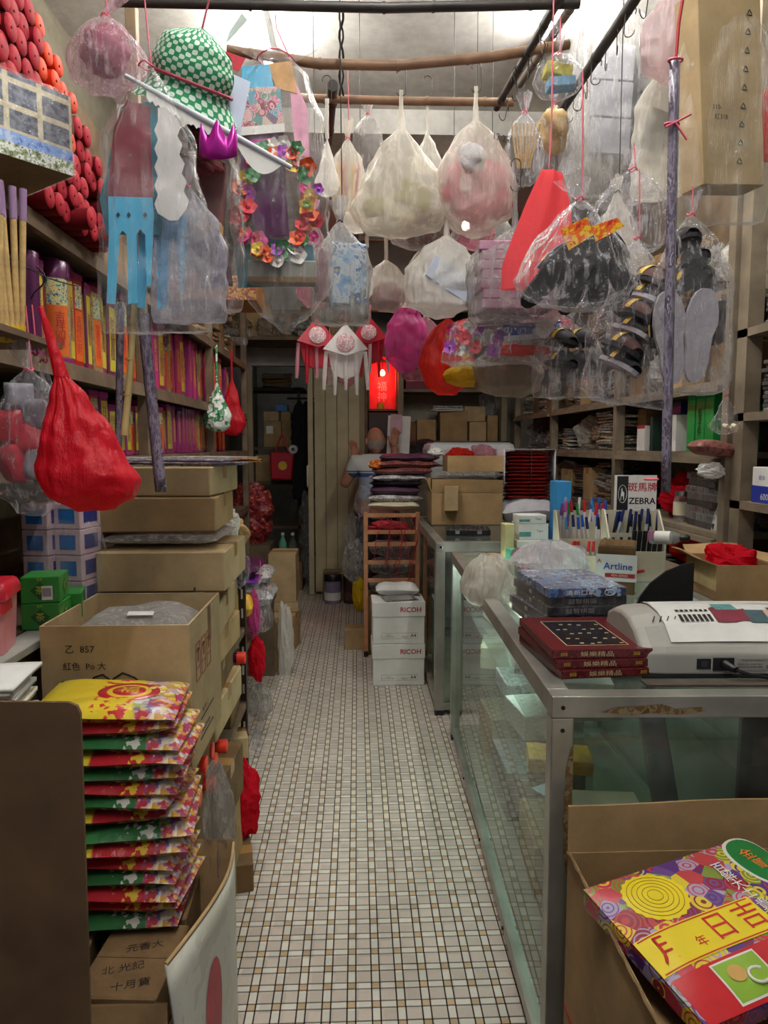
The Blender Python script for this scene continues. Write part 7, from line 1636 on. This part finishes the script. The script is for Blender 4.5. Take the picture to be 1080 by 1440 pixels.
T(crumple(.34, .3, .5, 95).obj('red_sack', printed('dark_red_goods', ['#5a1420', '#7a2030', '#a83a3a', '#c8a060'], 30, 'noise', .4), None, (-.9, 6.2, .55)), 'dark red wrapped goods at the end of the wall shelving', 'sack')
T(bx('low_cabinet', .36, .34, .55, M_wood, None, (-.92, 6.2, .001)), 'low cabinet under the dark red wrapped goods', 'cabinet')
cl_ = thing('hanging_clothes', 'dark clothes hanging in the back room doorway', 'clothes', (-.52, 7.3, 1.0)); 
for i in range(4): bag_mesh(.16, 1.0, .5, LONG, 200 + i, .3).obj('garment', mat('dark_garment', '#16181e', .9, 0, .2), cl_, (-.06 + i * .06, i * .1, .85))
G().cyl((-.2, .15, .88), (.3, .15, .88), .01, n=8).obj('rail', M_wire, cl_)
for i in range(3): crump('clear_pouch', ['top clear pouch hung at the folding door edge', 'middle clear pouch hung at the folding door edge', 'bottom clear pouch hung at the folding door edge'][i], 'pouch', 432, 715 + i * 38, 6.9, 18, 44, F_grey, 160 + i)
rm = thing('store_lamp', 'dim lit tube in the back room', 'lamp', (-.95, 8.2, 2.4)); G().cyl((0, 0, 0), (.4, 0, 0), .015, n=10).obj('tube', mat('dim_tube', '#f4f4ff', .5, 0, 0, emit=14), rm); G().box(0, .4, -.02, .02, .016, .04).obj('housing', M_batten, rm); G().cyl((.2, 0, .04), (.2, 0, ZC - 2.4), .004, n=6).obj('cord', M_wire, rm)
T(sheets('yellow_packs', 'pile of cream and yellow packs on the back room top shelf', 5, .3, .3, .03, (-.85, 7.7, 2.0), 8, [M_cream, M_ylw], 'packs', 8), 'pile of cream and yellow packs on the back room top shelf', 'packs')
T(G().box(-1.15, -.55, 7.5, 7.98, 1.965, 1.995).obj('wall_plank', M_wood), 'plank carrying the cream and yellow packs in the back room', 'plank')
# ================================================================ RIGHT SHELVING STOCK
r = random.Random(42)
BAY = ['of the white cabinet bay', 'of the middle bay', 'of the far bay']
SH = {.62: 'bottom shelf', 1.05: 'low shelf', 1.37: 'eye level shelf', 1.655: 'upper shelf', 2.0: 'top shelf'}
M_st = [printed('dusty_stock_' + n, c, 24, 'noise', .5) for n, c in (('brown', ['#6a5640', '#8a745a', '#54432f', '#a08c70']), ('grey', ['#7a7874', '#95938e', '#5c5a58', '#b0aea8']), ('cream', ['#a89c84', '#c4baa4', '#8c8068', '#d0c8b4']), ('dark', ['#2c2a2c', '#3c3838', '#4c4644', '#222022']))]
ADJ = ['dusty brown', 'dusty grey', 'dull cream', 'dark']
def fill(y0, y1, z, hmax, bay, kinds, seed, xs=RSX + .05, xd=.24):
    rr = random.Random(seed); y = y0; n = 0; ordn = ['first', 'second', 'third', 'fourth', 'fifth', 'sixth', 'seventh', 'eighth', 'ninth', 'tenth']
    while y < y1 - .1 and n < 10:
        k = kinds[rr.randrange(len(kinds))]; w = rr.uniform(.16, .28); w = min(w, y1 - y - .01); c = rr.randrange(4); h = rr.uniform(.5, .92) * hmax
        where = '%s on the %s %s' % (ordn[n], SH[z], BAY[bay])
        loc = (xs + xd / 2 + rr.uniform(-.01, .02), y + w / 2, z + .0005)
        if k == 'p':
            nn = max(3, int(h / .016)); sheets('flat_pile', ADJ[c] + ' pile of flat packs, ' + where, nn, xd * .95, w * .92, h / nn, loc, rr.uniform(-5, 5), [M_st[c], M_st[(c + 1) % 4], F_grey if nn % 3 == 0 else M_st[c]], 'pile', seed + n, .014, 'flat_pack')
        elif k == 'b':
            carton('stock_carton', ADJ[c] + ' carton, ' + where, xd * .95, w * .9, h, loc, rr.uniform(-4, 4), [M_cardd, M_card, M_cardl, M_cardd][c])
        elif k == 'c':
            T(crumple(xd * .95, w, h, seed + n).obj('wrapped_wad', [F_grey, F_clear2, F_milk, M_st[0]][c], None, loc), ['grey film', 'clear film', 'milky film', 'brown paper'][c] + ' wad, ' + where, 'wad')
        y += w + rr.uniform(.005, .03); n += 1
fill(3.95, 5.15, 1.05, .28, 1, 'ppcb', 1); fill(3.95, 5.15, 1.37, .25, 1, 'ppcc', 2); fill(3.95, 5.15, 1.655, .28, 1, 'ppcb', 3); fill(3.95, 5.15, 2.0, .4, 1, 'bbpc', 4)
fill(5.25, 6.35, 1.05, .28, 2, 'ppc', 5); fill(5.25, 6.35, 1.37, .25, 2, 'pbcc', 6); fill(5.25, 6.35, 1.655, .28, 2, 'pbc', 7); fill(5.25, 6.35, 2.0, .4, 2, 'bpc', 8)
fill(2.78, 3.85, 2.0, .4, 0, 'bbpc', 9); fill(2.78, 3.85, 1.655, .27, 0, 'bbpc', 10); fill(2.78, 3.85, .62, .3, 0, 'bbp', 11); fill(3.95, 5.15, .62, .3, 1, 'bbp', 12)
# eye level shelf by the cabinet: files
M_gfile = mat('green_file', '#1f9a4a', .4, 0, .08)
z = 1.3705
def file_(label, y, w, h, m, txt=None, name='box_file'):
    t = thing(name, label, 'file', (RSX + .15, y, z)); bx('file_body', .2, w, h, m, t)
    if txt: text(txt, min(.035, w * .7), M_ink, t, (-.1012, 0, h / 2), (PI / 2, 0, -PI / 2), vertical=True)
    return t
file_('green box file with black characters on the eye level shelf', 3.02, .075, .25, M_gfile, '帳簿文件'); file_('plain green box file with a pen mark on the eye level shelf', 3.105, .07, .25, M_gfile); file_('green box file nearest the tied clear bag', 2.94, .07, .25, M_gfile)
for i in range(3): T(bx('white_binder', .2, .04, .17 - .01 * i, M_white, None, (RSX + .15, 3.27 + .043 * i, z)), ['white binder beside the green files', 'white binder in the middle of three', 'white binder furthest from the green files'][i], 'binder')
T(bx('navy_box', .16, .1, .06, PC['navy'], None, (RSX + .15, 3.3, z + .172)), 'navy box lying on the white binders', 'box'); t = thing('white_carton', 'white medicine carton with red edge on the eye level shelf', 'box', (RSX + .12, 3.68, z)); bx('box_body', .12, .1, .13, M_white, t); G().box(-.0608, -.06, -.05, .05, .115, .13).obj('red_edge', M_redink, t); bx('dark_green_folder', .18, .03, .17, mat('dark_green_folder', '#1f3a30', .5), None, (RSX + .15, 3.55, z)); T(bpy.data.objects['dark_green_folder'], 'dark green folder upright on the eye level shelf', 'folder')
carton('stock_carton', 'brown carton behind the medicine carton', .2, .1, .22, (RSX + .2, 3.78, z), 0, M_cardd)
# low shelf by the cabinet: red bag, jars, clear trays
T(crumple(.22, .34, .2, 171, 28).obj('red_bag', F_red, None, (RSX + .17, 3.35, 1.0505)), 'dark red plastic bag on the low shelf by the sign', 'bag')
for i in range(8): T(bx('clear_tray', .19, .26, .028, F_grey if i % 3 else M_st[3], None, (RSX + .14, 2.97 + .01 * (i % 2), 1.0505 + .029 * i), rz(3 * (i % 3) - 3)), 'clear plastic tray stacked on the low shelf' if i % 3 else 'dark plastic tray stacked on the low shelf', 'tray', 'trays stacked on the low shelf')
jr = thing('glass_jar', 'lidded glass jar with cream label beside the trays', 'jar', (RSX + .07, 3.2, 1.0505)); G().lathe([(.035, 0), (.037, .1), (.028, .12)], n=16).obj('jar_body', MATS['clear_plastic'], jr); G().lathe([(.03, .12), (.03, .14)], n=16).obj('lid', M_steel, jr); G().lathe([(.0376, .03), (.0376, .09)], n=16).obj('label_band', M_cream, jr)
T(G().box(-.002, .002, -.06, .06, 0, .26).obj('clear_sheet', F_white, None, (RSX + .05, 2.80, 1.0505), (0, .2, .2)), 'pale sheet leaning at the end of the low shelf', 'sheet')
T(crumple(.2, .26, .16, 173).obj('red_film', F_redt, None, (RSX + .14, 3.2, .86)), 'red film stuffed under the low shelf', 'film')
# tied clear bag, brown pouch and paper on the near upright
b_, P, H, W_ = bag('clear_bag', 'tied clear bag of pale rods hanging on the shelf upright', 1022, 556, 610, 46, 2.68, F_clear2, .7, DROP, 'tie', .08, 175, .25, cord=MATS['crimson_string'], tuft=.1, flare=5, lean=-.35)
for k in range(3): T(G().cyl((0, 0, 0), (0, -.03, -.006), .008, n=8).obj('pale_rod', M_cream, None, at(1018 + k * 6, 598 + (k % 2) * 3, 2.64)), 'pale rod end in the tied clear bag', 'rod', 'pale rods in the tied clear bag')
T(pillow(.16, .1, .06, 177).obj('brown_pouch', printed('pink_brown_pouch', ['#7a4a44', '#8c5c54', '#6a3c38'], 20, 'noise', .4), None, at(1000, 630, 2.72) - V((0, 0, .03)), (.0, .1, 0)), 'brownish pouch jutting from the eye level shelf', 'pouch')
T(crumple(.1, .04, .06, 178).obj('torn_paper', M_white, None, at(1000, 662, 2.7) - V((0, 0, .03))), 'torn white paper hanging under the brownish pouch', 'paper')
# shallow shelves on the white cabinet: black card packs, blue white box
for z_, n, lb in ((1.8305, 9, 'black card pack on the upper shallow shelf'), (1.5205, 12, 'black card pack on the middle shallow shelf')):
    for k in range(n): T(bx('card_pack', .13, .22, .014, M_st[3] if k % 4 else M_st[1], None, (1.53 + .004 * (k % 3), 2.44 + .006 * (k % 2), z_ + k * .0155), rz(r.uniform(-5, 5))), lb, 'card pack', lb + 's')
T(crumple(.12, .16, .1, 180).obj('clear_wrap', F_clear2, None, (1.53, 2.4, 1.70)), 'clear wrap lying on the middle card packs', 'wrap')
bw = thing('blue_white_box', 'blue and white printed box on the lowest shallow shelf', 'box', (1.525, 2.5, 1.1905), rz(0)); bx('box_body', .12, .17, .13, M_white, bw); M_rb = mat('royal_box_blue', '#2a3aa0', .35, 0, .08)
G().box(-.0608, -.06, -.085, .085, 0, .062).obj('blue_band', M_rb, bw); G().box(-.06, .0, -.0858, -.085, .0, .13).obj('blue_side', M_rb, bw); text('600', .034, M_white, bw, (-.0616, 0, .022), (PI / 2, 0, -PI / 2)); text('C', .05, M_white, bw, (-.03, -.0862, .09)); text('紙巾', .02, M_rb, bw, (-.0612, .02, .09), (PI / 2, 0, -PI / 2)); text('▲', .014, M_redink, bw, (-.0612, -.05, .11), (PI / 2, 0, -PI / 2))
# left upper shelf stock beyond the candles
r = random.Random(5); y = 2.42; k = 0
nm_ = ['first', 'second', 'third', 'fourth', 'fifth', 'sixth', 'seventh', 'eighth', 'ninth', 'tenth', 'eleventh', 'twelfth']
while y < 5.0 and k < 12:
    c = r.randrange(4); w = r.uniform(.18, .26)
    if r.random() < .6: sheets('flat_pile', '%s flat pile, %s from the candles on the shelf above the incense' % (ADJ[c], nm_[k]), 6, .3, w * .9, r.uniform(.014, .03), (LSX - .18, y + w / 2, 1.9855), r.uniform(-4, 4), [M_st[c], M_st[0], M_cardd], 'pile', 50 + k, .02, 'flat_pack')
    else: carton('stock_carton', '%s carton, %s from the candles on the shelf above the incense' % (ADJ[c], nm_[k]), .3, w * .9, r.uniform(.12, .2), (LSX - .18, y + w / 2, 1.9855), r.uniform(-4, 4), M_cardd)
    y += w + .01; k += 1
for k in range(4): T(crumple(.2, .3, .12, 190 + k).obj('wrapped_wad', [F_clear2, M_st[0], F_grey, M_st[2]][k], None, (LSX - .06, 3.3 + .4 * k, 2.16)), ['clear film wad', 'brown paper wad', 'grey film wad', 'cream paper wad'][k] + ' on the piles above the incense shelf', 'wad')
# roll ends poking out by the incense
for k, (px, py) in enumerate(((345, 480), (352, 468))): T(G().cyl((0, 0, 0), (-.2, .12, .02), .028, n=14).obj('plastic_roll', F_grey, None, atx(px, py, LSX + .03)), ['grey plastic roll poking out above the magenta packs', 'second plastic roll poking out above the magenta packs'][k], 'roll')

# loft board above the doorway with packed stock
T(G().box(-1.26, .0, 6.1, 6.59, 2.28, 2.31).obj('loft_board', M_wood), 'loft board above the doorway carrying packed stock', 'board')
for k, (x, w, h, m, lb) in enumerate(((-1.1, .26, .22, M_cardd, 'dark'), (-.84, .22, .28, M_card, 'tan'), (-.6, .22, .2, M_cardd, 'dull brown'), (-.36, .22, .26, M_cardd, 'wide dark'), (-.13, .2, .2, M_card, 'plain brown'))):
    carton('stock_carton', lb + ' carton on the loft board above the doorway', w, .3, h, (x, 6.32, 2.3105), rnd.uniform(-5, 5), m)
for k in range(4): T(crumple(.24, .2, .16, 230 + k).obj('wrapped_wad', [M_st[0], F_grey, M_st[1], F_clear2][k], None, (-1.0 + .28 * k, 6.12 + .02 * k, 2.3105)), ['brown paper wad', 'grey film wad', 'dusty grey wad', 'clear film wad'][k] + ' on the loft board front', 'wad')
